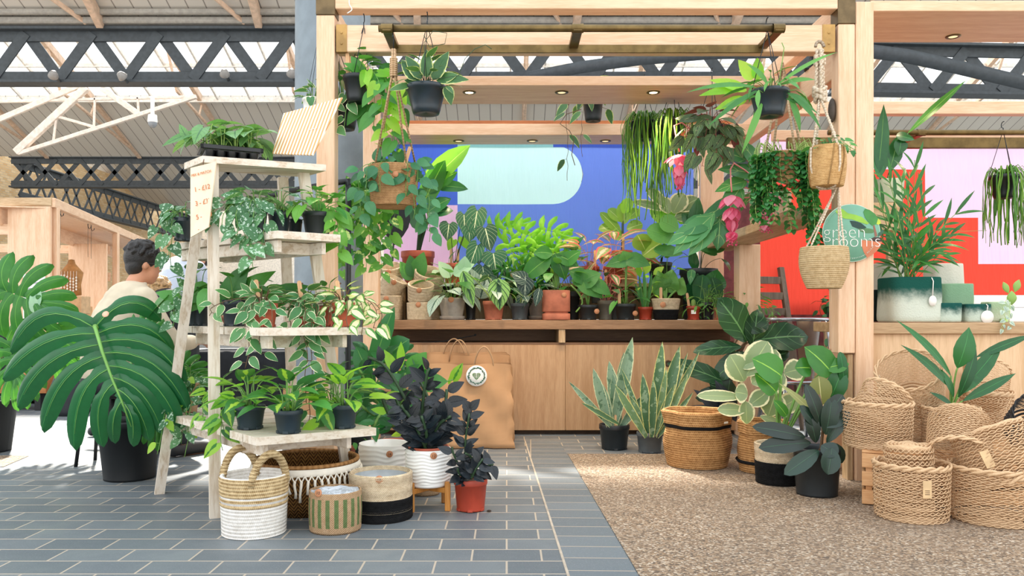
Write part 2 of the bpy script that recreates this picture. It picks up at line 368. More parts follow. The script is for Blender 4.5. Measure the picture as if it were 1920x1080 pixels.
for x in (-9.8,-7.0,-4.25,-1.5,1.25,4.0,6.75,9.5): raft('roof_rafter','cream rafter foot landing on the gutter above the near dark girder',[((x-.05,13.9,6.0),(x+.02,13.05,6.42)),((x-.3,13.9,6.02),(x-.85,13.1,6.42),.05,.08)])['group']='rafter feet above the near girder'
q=[P(35,288,20),P(368,181,20),P(30,286,20),P(162,164,20)]
raft('roof_truss','cream triangular roof truss with a long white tie at the hall end',[(q[0],q[1],.1,.1),(q[2],q[3],.12,.18),(P(-10,191,20),P(368,181,20),.05,.07),(P(176,239,20),P(178,183,20),.05,.05),(P(260,215,20),P(258,182,20),.05,.05),(P(100,264,20),P(106,218,20),.05,.05),(P(106,218,20),P(176,238,20),.07,.07),(P(190,165,20),P(260,214,20),.08,.14),(P(-10,228,20),P(150,160,20),.08,.14)],plain('E2D3C4',.6))
def girder(name,lab,a,b,zt,zb,pitch,bw,dbl=False,ch=.2):
    a=Vector((*a,0));b=Vector((*b,0)); d=b-a; L=d.length; d.normalize(); t=thing(name,lab,'girder',(a.x,a.y,zb)); o=Vector((a.x,a.y,zb)); nrm=Vector((-d.y,d.x,0))
    for nm,z in (('top_chord',zt),('bottom_chord',zb)):
        q=MB(); sg=-1 if z==zt else 1
        q.beam(a-o+Vector((0,0,z)),b-o+Vector((0,0,z)),ch*1.6,.05,.005); q.beam(a-o+Vector((0,0,z+sg*.1)),b-o+Vector((0,0,z+sg*.1)),.05,.2,.005)
        nr=int(L/.3)
        q.build(nm,STEEL,t)
    q=MB(); n=int(L/pitch); zz0,zz1=zb-zb+.06,zt-zb-.06
    for i in range(n):
        p=a-o+d*(i*pitch); p.z=0
        q.beam(p+Vector((0,0,zz1))+nrm*.05,p+d*pitch*.5+Vector((0,0,zz0))+nrm*.05,.03,bw,.002,up=nrm.cross(d)) if 0 else None
        for (s0,s1,off) in ((0,.5,.03),(1,.5,-.03))+(((.5,0,.03),(.5,1,-.03)) if dbl and 0 else ()):
            A=p+d*pitch*s0+Vector((0,0,zz1))+nrm*off; B=p+d*pitch*s1+Vector((0,0,zz0))+nrm*off
            q.beam(A,B,.03,bw,.002,up=(B-A).cross(nrm))
            if dbl:
                A=p+d*pitch*s0+Vector((0,0,zz0))+nrm*off; B=p+d*pitch*s1+Vector((0,0,zz1))+nrm*off
                q.beam(A,B,.03,bw,.002,up=(B-A).cross(nrm))
    q.build('lattice',STEEL,t); return t
girder('lattice_girder','dark steel zigzag girder crossing behind the stall, between gutter and skylight',(-9.6,14.05),(5.9,14.05),5.95,5.02,1.17,.19)
girder('lattice_girder','dark steel girder behind the lilac and red stall on its far side',(5.95,14.75),(16,15.3),5.95,5.05,1.3,.2)
girder('lattice_girder','far dark crossed lattice girder below the ribbed slope at the hall end',(-15.6,25.2),(12,25.2),5.95,5.02,1.44,.13,True)
girder('lattice_girder','dark lattice girder running away along the sunlit brick side wall',(-15.4,25.3),(-15.4,41),5.85,4.7,1.5,.09,True)
t=thing('roof_brace','long dark curved steel brace sloping up behind the stall beams','brace',P(990,144,13)); o=t.location.copy()
q=MB(); q.tube([P(990,146,13)-o,P(1090,126,13)-o,P(1200,111,13)-o,P(1330,100,13)-o,P(1480,97,13)-o],.1,8); q.build('brace_tube',STEEL,t)
t=thing('roof_brace','dark steel brace sloping down across the girder behind the lilac stall','brace',P(1600,90,13.4)); o=t.location.copy()
q=MB(); q.tube([P(1600,92,13.4)-o,P(1700,105,13.4)-o,P(1800,127,13.4)-o,P(1960,165,13.4)-o],.12,8); q.build('brace_tube',STEEL,t)
# hall column
mb=MB(); mb.lathe([(.37,0),(.37,.25),(.33,.32),(.305,.45),(.298,3),(.29,6.1),(.36,6.2)],40); o=struct(mb,'column',plain('7C8890',.5,0,.06,.12,40)); o.location=(-1.40,6.45,0)
# brick and rendered walls round the hall
def m_brick():
    t=NT('brick'); _s=t.sep(t.coord()); _k=t.n('ShaderNodeCombineXYZ'); t.l(_s[1],_k.inputs[0]); t.l(_s[2],_k.inputs[1]); c=_k.outputs[0]; b=t.n('ShaderNodeTexBrick'); t.l(c,b.inputs[0]); b.inputs['Scale'].default_value=1; b.inputs['Brick Width'].default_value=.23; b.inputs['Row Height'].default_value=.08; b.inputs['Mortar Size'].default_value=.008
    b.inputs['Color1'].default_value=lin('C7A06E'); b.inputs['Color2'].default_value=lin('DABF94'); b.inputs['Mortar'].default_value=lin('B9A68E'); return t.fin(t.bsdf(b.outputs[0],.85,0,.2))
mb=MB(); mb.box((-17.2,16,0),(-16.8,44,4.6),.0); mb.box((-17.2,24,4.6),(-16.8,44,7),.0); struct(mb,'wall_left',m_brick())
mb=MB(); mb.box((-17.3,16,4.6),(-16.6,25,4.85),.02); struct(mb,'trim_1',plain('D8CBB8',.7))
mb=MB(); mb.box((-17,43.6,0),(26,44,7),.0); struct(mb,'wall_back',plain('E9DFCF',.8))
# security camera
t=thing('dome_camera','white dome security camera hanging under the roof tie','camera',P(286,228,18)); o=t.location
q=MB(); q.tube([(0,0,.12),(0,0,.55)],.045,8); q.build('stem',WHITE,t)
q=MB(); q.lathe([(.0,.16),(.09,.15),(.1,.08),(.11,0),(.1,-.02)],20); q.build('housing',WHITE,t)
q=MB(); q.lathe([(.1,-.02),(.09,-.08),(.05,-.13),(0,-.14)],20); q.build('dome',plain('8F9498',.2),t)
# ---------------------------------------------------------------- main stall frame
def box(name,lo,hi,mat,ch=.004): mb=MB(); mb.box(lo,hi,ch); return struct(mb,name,mat)
def postth(lab,x0,x1,y0,y1,z0,z1,brk=None,mat=None):
    t=thing('stall_post',lab,'post',((x0+x1)/2,(y0+y1)/2,z0)); q=MB(); q.box((-(x1-x0)/2,-(y1-y0)/2,0),((x1-x0)/2,(y1-y0)/2,(brk or z1)-z0),.004); q.build('timber',mat or BIRZ,t)
    if brk: q=MB(); q.box((-(x1-x0)/2-.003,-(y1-y0)/2-.003,brk-z0),((x1-x0)/2+.003,(y1-y0)/2+.003,z1-z0),.004); q.build('bracket',BRONZE,t)['label']='dark bronze corner bracket'
    return t
postth('square birch front post of the stall beside the plant ladder, bronze bracket on top',-1.047,-.947,4.4,4.5,0,2.8,2.566)
postth('square birch front post behind the round green sign, bronze bracket on top',1.825,1.917,4.4,4.5,.705,2.8,2.517)
postth('birch corner post of the lilac stall, touching the sign post',1.921,2.02,4.4,4.5,0,2.64)
postth('short rough timber leg under the post with the round sign',1.905-.02,1.915,4.42,4.5,0,.70,mat=PINZ)
postth('birch back post of the stall beside the grey hall column',-1.06,-.945,5.9,6.0,0,2.5)
postth('birch back post of the stall at the far end of the blue banner',1.66,1.86,6.85,6.95,0,2.45)
postth('birch post under the side plank beside the counter end',1.76,1.92,6.05,6.2,0,1.455)
def beamth(lab,lo,hi,mat,plates=(),name='stall_beam'):
    lo=Vector(lo);hi=Vector(hi);o=Vector(((lo.x+hi.x)/2,(lo.y+hi.y)/2,lo.z)); t=thing(name,lab,'beam',o); q=MB(); q.box(lo-o,hi-o,.004); q.build('timber',mat,t)
    for (x0,x1) in plates:
        q=MB(); q.box(Vector((x0,lo.y-.004,lo.z-.002))-o,Vector((x1,lo.y+.03,hi.z+.002))-o,.001)
        for zz in (.3,.7):
            M=Matrix.Translation(Vector(((x0+x1)/2,lo.y-.004,lo.z+(hi.z-lo.z)*zz))-o)@Matrix.Rotation(radians(90),4,'X'); q.lathe([(.008,0),(.007,.003),(0,.003)],10,M=M)
        q.build('fixing_plate',plain('B08A4E',.5,.3,.15),t)
    return t
beamth('top birch front beam of the stall along the picture edge',(-.945,4.4,2.60),(1.823,4.5,2.72),BIRX)
beamth('second birch front beam of the stall with brown fixing plates at its ends',(-.94,4.41,2.367),(1.81,4.49,2.515),BIRX,((-.94,-.88),(1.74,1.81)))
beamth('upper side beam running back from the post beside the plant ladder',(-1.04,4.505,2.56),(-.96,6.9,2.66),BIRY)
beamth('lower side beam running back beside the hanging black pots',(-1.04,4.505,2.36),(-.96,5.895,2.45),BIRY)
beamth('upper side beam running back above the rope planters',(1.83,4.505,2.56),(1.91,6.9,2.66),BIRY)
beamth('middle side beam running back behind the rope planters',(1.84,4.505,2.25),(1.91,6.8,2.42),BIRY)
def soffit(lab,lo,hi,spots,name='ceiling_board',on=()):
    lo=Vector(lo);hi=Vector(hi);o=Vector(((lo.x+hi.x)/2,lo.y,lo.z)); t=thing(name,lab,'ceiling board',o); q=MB(); q.box(lo-o,hi-o,.003); q.build('board',BIRX,t)
    for k,(x,y) in enumerate(spots):
        M=Matrix.Translation(Vector((x,y,lo.z))-o); q=MB(); q.lathe([(.026,-.001),(.028,-.006),(.042,-.005),(.044,.0)],20,M=M); d=q.build('downlight',BRASS,t)
        q=MB(); q.lathe([(0,-.003),(.026,-.003)],16,M=M); e=NT('lamp%d%s'%(k,lab[:9])); em=e.n('ShaderNodeEmission'); em.inputs[0].default_value=(1,.72,.4,1); em.inputs[1].default_value=9 if k in on else .6; q.build('bulb',e.fin(em.outputs[0]),d)
        if k in on or 1:
            s=bpy.data.lights.new('downlight','SPOT'); s.energy=26 if k in on else 14; s.color=(1,.78,.52); s.spot_size=radians(100); s.spot_blend=.6; s.shadow_soft_size=.03
            so_=bpy.data.objects.new('spot',s); COL.objects.link(so_); so_.location=(x,y,lo.z-.012)
    return t
def SX(px,D): return (px-950)/1500*D
soffit('front birch ceiling board of the stall with three brass downlights',(-.93,5.0,2.353),(1.82,5.44,2.412),[(SX(880,5.15),5.15),(SX(1053,5.15),5.15),(SX(1225,5.15),5.15)],on=(0,2))
soffit('rear birch ceiling board above the blue banner with three small downlights',(-.93,6.0,2.272),(1.82,6.33,2.356),[(SX(860,6.2),6.2),(SX(998,6.2),6.2),(SX(1135,6.2),6.2)])
beamth('reddish timber rail lying behind the rear ceiling board',(-.94,6.36,2.40),(1.82,6.44,2.47),wood('B9703F','9A5A30','x'))
soffit('birch ceiling board of the lilac stall with one dark downlight',(2.025,4.45,2.607),(4.6,4.96,2.665),[(SX(1787,4.85),4.85)])
beamth('birch cross beam at the back of the lilac stall',(2.05,6.0,2.43),(4.9,6.08,2.525),BIRX)
beamth('thin birch cross beam above the brass rail of the lilac stall',(2.1,6.3,2.30),(4.9,6.36,2.38),BIRX)
# brass rails
def rail(lab,x0,x1,y,z,yb,arms,strip=True):
    t=thing('brass_rail',lab,'rail',(x0,y,z)); q=MB(); q.tube([(0,0,0),(x1-x0,0,0)],.019,14); q.build('tube',BRASS,t)
    for ax in arms:
        q=MB(); q.beam((ax-x0,-.02,-.006),(ax-x0,yb-y,-.006),.05,.03,.004); q.lathe([(.024,-.03),(.024,.03)],14,M=Matrix.Translation((ax-x0,0,0))@Matrix.Rotation(radians(90),4,'Y')); q.build('arm',BRASS,t)
    if strip: q=MB(); q.box((arms[0]-x0,yb-y-.012,-.045),(arms[-1]-x0,yb-y-.002,.0),.002); q.build('wall_strip',BRASS,t)
    return t
rail('long brass hanging rail across the front of the stall',-.664,1.439,4.15,2.402,4.408,(-.62,SX(1083,4.15),1.41))
rail('brass hanging rail at the back of the lilac stall',2.25,4.7,5.6,2.197,5.98,(2.9,))
beamth('flat brass strip beam behind the rail of the lilac stall',(2.1,5.98,2.17),(4.8,6.02,2.25),BRASS)
# side plank
beamth('worn timber side plank carrying the pink flowered plant',(1.60,4.52,1.455),(1.86,6.64,1.515),PINY,name='side_plank')
t=thing('birch_board','pale birch side panel with a stepped edge beside the sign post','panel',(2.0,4.75,0)); q=MB()
q.box((SX(1545,4.75)-2.0,0,.012),(SX(1603,4.75)-2.0-.02,.03,.715),.003); q.box((SX(1558,4.75)-2.0,0,.714),(SX(1603,4.75)-2.0-.02,.03,1.44),.003); q.build('board',birch('z'),t)
# counter
t=thing('counter','long timber counter with a shelf slot and birch front panels','counter',(.4,6.1,0)); ox=.4
q=MB(); q.box((-.98-ox,0,.812),(1.86-ox,.86,.884),.004); q.build('worktop',wood('A98260','8A6648','x',.45),t)
for (x0,x1) in ((-1.0,SX(1060,6.15)-.001),(SX(1060,6.15)+.001,1.88)):
    q=MB(); q.box((x0-ox,.05,.035),(x1-ox,.075,.692),.003); q.build('front_panel',wood('C9A27C','B58C66','z',.5),t)
q=MB(); q.box((-.97-ox,.06,.692),(1.86-ox,.8,.71),.002); q.build('slot_floor',wood('8F6C50','755640','x'),t)
q=MB(); q.box((-.97-ox,.55,.71),(1.86-ox,.57,.812),.001); q.build('slot_back',wood('8F6C50','755640','x'),t)
for px_ in (SX(1054,6.1),): q=MB(); q.box((px_-.025-ox,.01,.71),(px_+.025-ox,.5,.812),.002); q.build('divider',PINZ,t)
q=MB(); q.box((SX(1060,6.15)-.05-ox,.08,.05),(SX(1060,6.15)+.05-ox,.1,.69),.001); q.box((-.97-ox,.12,0),(1.86-ox,.15,.035),.001); q.box((-1.0-ox,.2,0),(-.96-ox,.8,.692),.001); q.box((1.82-ox,.2,0),(1.86-ox,.8,.692),.001); q.build('plinth',plain('4A3A2C',.7),t)  # plinth and ends, plus a strip added to block light through the panel gap
for x,zz in ((SX(918,6.1),.555),(SX(1255,6.1),.55)):
    q=MB(); q.lathe([(.022,0),(.026,.003),(.018,.004),(.012,.001),(0,.001)],18,M=Matrix.Translation((x-ox,.05,zz))@Matrix.Rotation(radians(90),4,'X')); q.build('finger_hole',plain('5B4632',.5),t)
t=thing('riser_shelf','raised plank shelf along the back of the counter under the banner','shelf',(.4,6.55,.884)); q=MB(); q.box((-1.3,0,.27),(1.4,.38,.3),.003); q.build('plank',PINX,t); q=MB(); q.box((-1.3,.33,.003),(1.4,.35,.27),.002); q.build('added_back_board',PINZ,t)  # board at the back is added to block sunlit gaps between the pots
for x in (-1.25,0,1.3): q=MB(); q.box((x-.02,.02,0),(x+.02,.36,.27),.002); q.build('leg',PINZ,t)
# banners
def cloth_m(c,tr=.2):
    t=NT('cloth_'+c); n=t.noise(3,4,t.coord()); col=t.mix(n,lin(c),tuple(min(1,x*1.1) for x in lin(c)[:3])+(1,)); return t.fin(t.translucent(t.bsdf(col,.8,0,.1,t.bump(t.noise(6,2,t.coord('Object',(3,1,.6))),.25,.05)),col,tr))
BLUE,MINT,PINK,LILAC,RED,ROYAL=cloth_m('5E78C8'),cloth_m('B4D6DA'),cloth_m('D0AACB'),cloth_m('DDC2DE'),cloth_m('DD4A3B'),cloth_m('4560BE')
def sheet(parent,name,pts,y,mat,wav=.012,th=.003):
    mb=MB(); n=len(pts); f=lambda x,z: y+wav*sin(x*5.1+z*.7)
    # grid over the bounding box, clipped by polygon test is avoided: pts is a polygon fanned in columns
    xs=[p[0] for p in pts]; x0,x1=min(xs),max(xs); N=max(8,int((x1-x0)/.012))
    def span(x):
        zz=[]
        for i in range(n):
            a,b=pts[i],pts[(i+1)%n]
            if (a[0]-x)*(b[0]-x)<=0 and abs(a[0]-b[0])>1e-9: zz.append(a[1]+(b[1]-a[1])*(x-a[0])/(b[0]-a[0]))
        return (min(zz),max(zz)) if zz else (0,0)
    V=[];K=9
    for i in range(N+1):
        x=x0+(x1-x0)*i/N; xx=min(max(x,x0+1e-5),x1-1e-5); lo,hi=span(xx)
        for k in range(K+1): z=lo+(hi-lo)*k/K; V.append((x,f(x,z)+.006*sin(x*2.3+z*2.1),z))
    Fc=[(i*(K+1)+k,(i+1)*(K+1)+k,(i+1)*(K+1)+k+1,i*(K+1)+k+1) for i in range(N) for k in range(K)]
    mb.add(V,Fc); return mb.build(name,mat,parent)
t=thing('banner','blue cloth banner with a mint pill shape and a pink block behind the counter','banner',(0,6.98,0))
Zb=lambda y,D=6.98: .9+(596-y)/1500*D
sx_=lambda p,D=6.98:(p-950)/1500*D
x0,x1,zt,zb_,xr,xl,top,bot=sx_(858),sx_(1092),Zb(273),Zb(383),1.63,-1.075,Zb(266),1.0; r_=(zt-zb_)/2; mid=(zt+zb_)/2
cu=[(x1-r_+r_*sin(a),mid+r_*cos(a)) for a in [pi*i/16 for i in range(17)]]
sheet(t,'cloth',[(x0,zt)]+cu[:9]+[(xr,mid),(xr,top),(x0,top)],0,BLUE)
sheet(t,'cloth',[(x0,zb_)]+cu[8:][::-1]+[(xr,mid),(xr,bot),(x0,bot)],0,BLUE) if 0 else sheet(t,'cloth',[(x0,bot),(x0,zb_)]+cu[8:][::-1]+[(xr,mid),(xr,bot)],0,BLUE)
sheet(t,'pill_shape',[(x0,zb_),(x0,zt)]+cu,0,MINT)['label']='mint green pill shape'
sheet(t,'pink_block',[(xl,bot),(x0,bot),(x0,Zb(385)),(xl,Zb(385))],0,PINK)['label']='pale pink block'
sheet(t,'royal_block',[(xl,Zb(385)),(x0,Zb(385)),(x0,top),(xl,top)],0,ROYAL)['label']='darker blue block'
q=MB(); q.tube([(xl,.0,top+.008),(xr,.0,top+.008)],.008,8); q.build('hanging_rod',BRASS,t)
for a_,b_,m_ in ((xl,x0,ROYAL),(x0,x1-r_,cloth_m('8FC4C4')),(x1-r_,xr,ROYAL)): sheet(t,'hem',[(a_,top-.05),(b_,top-.05),(b_,top),(a_,top)],-.006,m_)
t=thing('banner','lilac and red block banner hanging at the back of the other stall','banner',(0,6.7,0)); D=6.7
S=lambda p:(p-950)/1500*D
zz=lambda y:.9+(596-y)/1500*D
for nm,mt,a,b_,c,d in (('lilac_block',LILAC,1425,1735,250,318),('lilac_block',LILAC,1735,1835,250,408),('lilac_block',LILAC,1835,2050,250,495),('red_block',RED,1425,1735,318,590),('red_block',RED,1735,1835,408,590),('red_block',RED,1835,2050,495,590)):
    sheet(t,nm,[(S(a),zz(d)),(S(b_),zz(d)),(S(b_),zz(c)),(S(a),zz(c))],0,mt)['label']=nm.split('_')[0]+' block'
q=MB(); q.tube([(S(1425),.0,zz(249)),(S(2050),0,zz(249))],.008,8); q.build('hanging_rod',BRASS,t)
# lilac stall counter
t=thing('counter','birch counter of the lilac stall carrying green felt pots','counter',(3.2,4.45,0)); ox=3.2
q=MB(); q.box((2.03-ox,0,.81),(4.7-ox,.85,.873),.004); q.build('worktop',wood('C2A27C','A58561','x'),t)
q=MB(); q.box((2.03-ox,.03,.05),(4.7-ox,.05,.81),.002); q.build('front_panel',wood('E5C39C','D2AC82','z',.45,bumps=.05),t)
q=MB(); q.box((2.05-ox,.3,0),(4.68-ox,.34,.05),.002); q.build('plinth',plain('4A3A2C',.7),t)
q=MB(); q.box((2.06-ox,.028,.55),(2.09-ox,.0305,.58),.0003,Matrix.Identity(4)); q.build('tape',plain('E9DCC8',.5),t)
t=thing('wall_shelf','small timber shelf box behind the lilac stall post','shelf',(SX(1665,5.2),5.2,0)); q=MB(); zz2=lambda y:.9+(596-y)/1500*5.2
q.box((-.14,0,zz2(432)),(.1,.28,zz2(380)),.004); q.build('box',PINX,t)
q=MB(); q.box((-.12,.1,.873),(-.08,.14,zz2(432)),.002); q.box((.05,.1,.873),(.09,.14,zz2(432)),.002); q.build('bracket',PINZ,t)
# dark partition behind the metal chair
box('wall_right',(2.0,7.6,0),(5.2,7.66,2.0),plain('5A3A38',.8,0,.2))
# ---------------------------------------------------------------- pots and baskets
M_BLK=plain('26323A',.3,0,.1); M_BLK2=plain('14181A',.5,0,.1); M_GRY=plain('555B5E',.5,0,.08); M_TER=plain('B5583F',.55,0,.1); M_RED=plain('AC402A',.45,0,.08); M_CLAY=plain('B4694F',.75,0,.12,.2); M_CON=plain('A49A90',.85,0,.1,.3); M_WHT=plain('F3F1EC',.35,0,.02)
JUTE=rope('E6D3B4','B79D7C',150); JUTEB=rope('1F1F20','0B0B0C',150); JUTEO=rope('C99A66','8A5E35',75); JUTES=rope('D8BE94','A98B5E',95); SEAG=rope('DDC498','94764C',70); WCORD=rope('F4F0EA','CFC8BE',70)
COIR=plain('A87B4E',.95,0,.3,1.0,120)
STICK=wood('E2B98F','CFA074','z',.6); DISC=plain('C98A62',.6,0,.08)
def pot(t,rt,h,style='nursery',mat=None,rb=None,soil=True,z0=0.0,name='pot',bulge=0.0):
    q=MB(); mat=mat or M_BLK; rb=rb or rt*.76
    if style=='nursery':
        q.lathe([(0,.004),(rb*.92,.004),(rb,0),(rb*1.01,.006),(rt*.95,h*.8),(rt*.99,h*.81),(rt,h*.83),(rt,h-.004),(rt-.002,h),(rt-.006,h),(rt*.93,h*.9),(rt*.9,h*.8)],32)
        for k in range(6): a=k*pi/3; q.box((-.012,-.004,0),(.012,.004,.012),.001,Matrix.Rotation(a,4,'Z')@Matrix.Translation((0,-rb*1.005,0)))
    elif style=='plain': q.lathe([(0,.003),(rb*.95,.003),(rb,.0),(rb,.006),(rt,h-.006),(rt-.002,h),(rt-.01,h),(rt*.9,h*.85)],32)
    elif style=='saucer':
        q.lathe([(0,.0),(rb*1.18,.0),(rb*1.24,.03),(rb*1.2,.03),(rb*1.15,.012),(rb,.012),(rb,.014),(rt,h-.005),(rt-.003,h),(rt-.012,h),(rt*.9,h*.85)],36)
    elif style=='square2':   # square terracotta pot standing on a square base
        q.lathe([(0,0),(rt*.98,0),(rt,.004),(rt,h*.2),(rt*.96,h*.215),(rt*.86,h*.22),(rt*.86,h*.27),(rt*.98,h*.275),(rt,h*.29),(rt,h-.006),(rt-.004,h),(rt-.014,h),(rt*.87,h*.85)],48,sq=7)
    elif style=='tub': q.lathe([(0,.003),(rb*.95,.003),(rb,.0),(rb,.01),(rt*.97,h*.88),(rt*1.02,h*.885),(rt*1.02,h*.96),(rt,h),(rt*.96,h),(rt*.94,h*.9),(rt*.9,h*.82)],40)
    elif style=='hang': q.lathe([(0,.01),(rb*.6,.0),(rb*.9,.0),(rb,.02),(rb*1.02,.03),(rt*.95,h*.82),(rt*1.02,h*.83),(rt*1.03,h*.97),(rt,h),(rt*.95,h),(rt*.92,h*.85)],36)
    elif style=='coil':
        n=int(h/.0075); pr=[(0,.004),(rb,.004)]
        for i in range(n*2+1): f=i/(n*2); pr.append((rb+(rt-rb)*f+bulge*sin(pi*f)+(.003 if i%2 else 0),f*h))
        pr+=[(rt-.006,h+.003),(rt-.013,h),(rt-.016,h*.6),(rb-.014,.02),(0,.02)]
        q.lathe(pr,44)
    elif style=='ribs':   # white ceramic with wavy ribs
        n=11; pr=[(0,.002),(rb*.9,0),(rb,.012)]
        N=60
        for i in range(N+1): f=i/N; pr.append((rb+(rt-rb)*min(1,f*3)**.6,.012+f*(h-.012)))
        pr+=[(rt-.004,h),(rt-.01,h-.002),(rt-.014,h*.5),(0,h*.45)]
        q.lathe(pr,96,wob=lambda a,z:.0048*(1-abs(sin(pi*(z/h*n+.22*sin(5*a+z*9)+.10*sin(9*a+1)))))**1.0*(1 if .02<z<h*.96 else 0)-.002 if z>.015 else 0)
    o=q.build(name,mat,t); o.location.z=z0
    if soil:
        s=MB(); rs=rt*.92; s.lathe([(rs,h*.86),(rs*.6,h*.9),(rs*.25,h*.91),(0,h*.905)],20,wob=lambda a,z:.004*sin(5*a+z*90)); so_=s.build('soil',SOIL,t); so_.location.z=z0
    return z0+h*.87
def stick(t,x,y,z,h=.11,w=.018,lean=(0,0),rz=0.0,mat=None,name='plant_tag'):
    q=MB(); n=8; V=[(-w/2,0),(w/2,0)]+[(w/2*cos(a),h-w/2+w/2*sin(a)) for a in [pi*i/n for i in range(n+1)]]
    q.prism(V,1,-.0012,.0012); o=q.build(name,mat or STICK,t); o.location=(x,y,z); o.rotation_euler=(lean[0],lean[1],rz); return o
def disc(t,x,y,z,r=.014,rot=(0,0,0),txt=None,mat=None):
    q=MB(); q.lathe([(0,-.0015),(r,-.0015),(r,.0015),(0,.0015)],20); o=q.build('price_disc',mat or DISC,t); o.location=(x,y,z); o.rotation_euler=(radians(90)+rot[0],rot[1],rot[2])
    if txt: text(o,txt,r*1.15,(0,-r*.05,.002),(0,0,0),plain('3A241A',.7),.0003)
    return o
def text(parent,body,size,loc,rot,mat,ext=.0005,align='CENTER',off=0.0,sp=1.0):
    c=bpy.data.curves.new('lettering','FONT'); c.body=body; c.size=size; c.extrude=ext; c.align_x=align; c.align_y='CENTER'; c.offset=off; c.space_character=sp
    o=bpy.data.objects.new('tmp',c); me=bpy.data.meshes.new_from_object(o); bpy.data.objects.remove(o); bpy.data.curves.remove(c); me.name='lettering'; me.materials.clear(); me.materials.append(mat)
    o=bpy.data.objects.new('lettering',me); COL.objects.link(o); o.parent=parent; o.location=loc; o.rotation_euler=rot; return o
# ---------------------------------------------------------------- white-washed ladder stand
t=thing('plant_ladder','whitewashed tiered timber plant ladder with four shelves and splayed legs','plant stand',(-1.3,4.0,0)); o=Vector((-1.3,4.0,0))
for (b,tp) in (((-1.316,3.61,0),(-1.345,3.66,1.6)),((-1.78,4.1,0),(-1.43,3.80,1.6)),((-.775,3.98,0),(-.985,3.88,1.6)),((-1.2,4.55,0),(-1.12,4.0,1.6))):
    q=MB(); B=Vector(b)-o; T=Vector(tp)-o; w=.024; hx=[(-w,-w),(w,-w),(w,w),(-w,w)]; R=Matrix.Rotation(radians(25),2)
    hx=[tuple(R@Vector(k)) for k in hx]; q.hexa([B+Vector((*k,0)) for k in hx],[T+Vector((*k,0)) for k in hx]); q.build('leg',white('z'),t)
def lshelf(z,near,left,right,th=.034,slats=0,rails=True):
    near,left,right=Vector((*near,z)),Vector((*left,z)),Vector((*right,z)); q=MB(); u=right-near; w=left-near; n=slats or 1
    gap=.014
    if slats:   # front slats run along u, stacked along w
        for i in range(slats):
            a=near+w*(i/slats)+w.normalized()*gap*.5; b=near+w*((i+1)/slats)-w.normalized()*gap*.5
            q.hexa([p-o-Vector((0,0,th)) for p in (a,a+u,b+u,b)],[p-o for p in (a,a+u,b+u,b)])
    else:
        q.hexa([p-o-Vector((0,0,th)) for p in (near,near+u,near+u+w,left)],[p-o for p in (near,near+u,near+u+w,left)])
    q.build('shelf',white('x'),t)
    if not rails: return
    q=MB(); un=u.normalized(); wn=w.normalized(); zz=Vector((0,0,-th-.03))
    for f in (.16,.86): q.beam(near+w*f+u*.04+zz-o,near+w*f+u*.94+zz-o,.022,.055,.002)
    for f in (.12,.82): q.beam(near+u*f+w*.05+zz-o,near+u*f+w*.95+zz-o,.022,.055,.002)
    q.build('rail',white('x'),t)
SZ=dict(a=.41,b=.885,c=1.283,d=1.63)
lshelf(.41,(-1.02,3.27),(-1.88,4.26),(-.577,3.56),.034,9)
lshelf(.857,(-1.04,3.40),(-1.70,4.20),(-.63,3.65),.034,7)
lshelf(1.283,(-1.0,3.50),(-1.73,4.13),(-.76,3.68),.034,5)
lshelf(1.63,(-1.37,3.60),(-1.52,3.77),(-.86,3.81),.03,0,False)
# price board tied to the ladder leg
A,B_,C_,D_=P(357,315,3.62),P(405,303,3.57),P(391,426,3.57),P(357,445,3.62)
t=thing('price_board','pale plywood price board with orange lettering tied to the ladder top','sign',(A+B_)/2); o=t.location.copy()
xv=(B_-A).normalized(); zv=Vector((0,0,1)); zv=(zv-xv*zv.dot(xv)).normalized(); nv=zv.cross(xv)*-1; nv=xv.cross(zv)
th=nv*-.006
q=MB(); q.hexa([p-o for p in (A,B_,C_,D_)],[p-o+th for p in (A,B_,C_,D_)]); q.build('board',plain('F0D9BC',.5,0,.05),t)
q=MB(); q.tube([(A+B_)/2-o,(A+B_)/2-o+Vector((0,.01,.03))],.002,6); q.build('tie',plain('6B4A35',.7),t)
Mr=Matrix((xv,zv,nv)).transposed().to_euler(); ctr=(A+B_+C_+D_)/4-o; ORG=plain('CF7A40',.6)
for (s_,sz,f) in (('MIX & MATCH',.0175,.112),('1 - £12',.031,.045),('3 - £32',.031,-.018),('5 - £50',.031,-.08)):
    text(t,s_,sz,ctr+zv*f+nv*.001+xv*(.009+.05*f),Mr,ORG,.0004)
q=MB(); q.beam(ctr-zv*.137-xv*.035+nv*.001,ctr-zv*.13+xv*.035+nv*.001,.002,.003,.0002); q.build('fine_print',ORG,t)
# corrugated card sign leaning on the top shelf
A,B_,C_,D_=P(533,214,4.0),P(643,184,3.86),P(588,292,3.77),P(512,289,3.86)
t=thing('card_sign','striped corrugated card sign propped on the ladder top','sign',(C_+D_)/2); o=t.location.copy(); nn=(B_-A).cross(D_-A).normalized()
mt=NT('corrugated'); uvs=mt.sep(mt.coord('UV')); st=mt.math('SINE',mt.math('MULTIPLY',uvs[0],2*pi*17)); mt=mt.fin(mt.bsdf(mt.mix(mt.ramp(st,-.6,.6),lin('D29F68'),lin('FBEEDA')),.7,0,.2,mt.bump(st,.4,.003)))
q=MB(); q.hexa([p-o for p in (A,B_,C_,D_)],[p-o-nn*.006 for p in (A,B_,C_,D_)])
q.uv=[(0,0),(1,0),(.85,1),(.1,1)]*2; q.build('card',mt,t)
xv=(B_-A).normalized(); zv=(A-D_); zv=(zv-xv*zv.dot(xv)).normalized(); nv=xv.cross(zv); Mr=Matrix((xv,zv,nv)).transposed().to_euler()
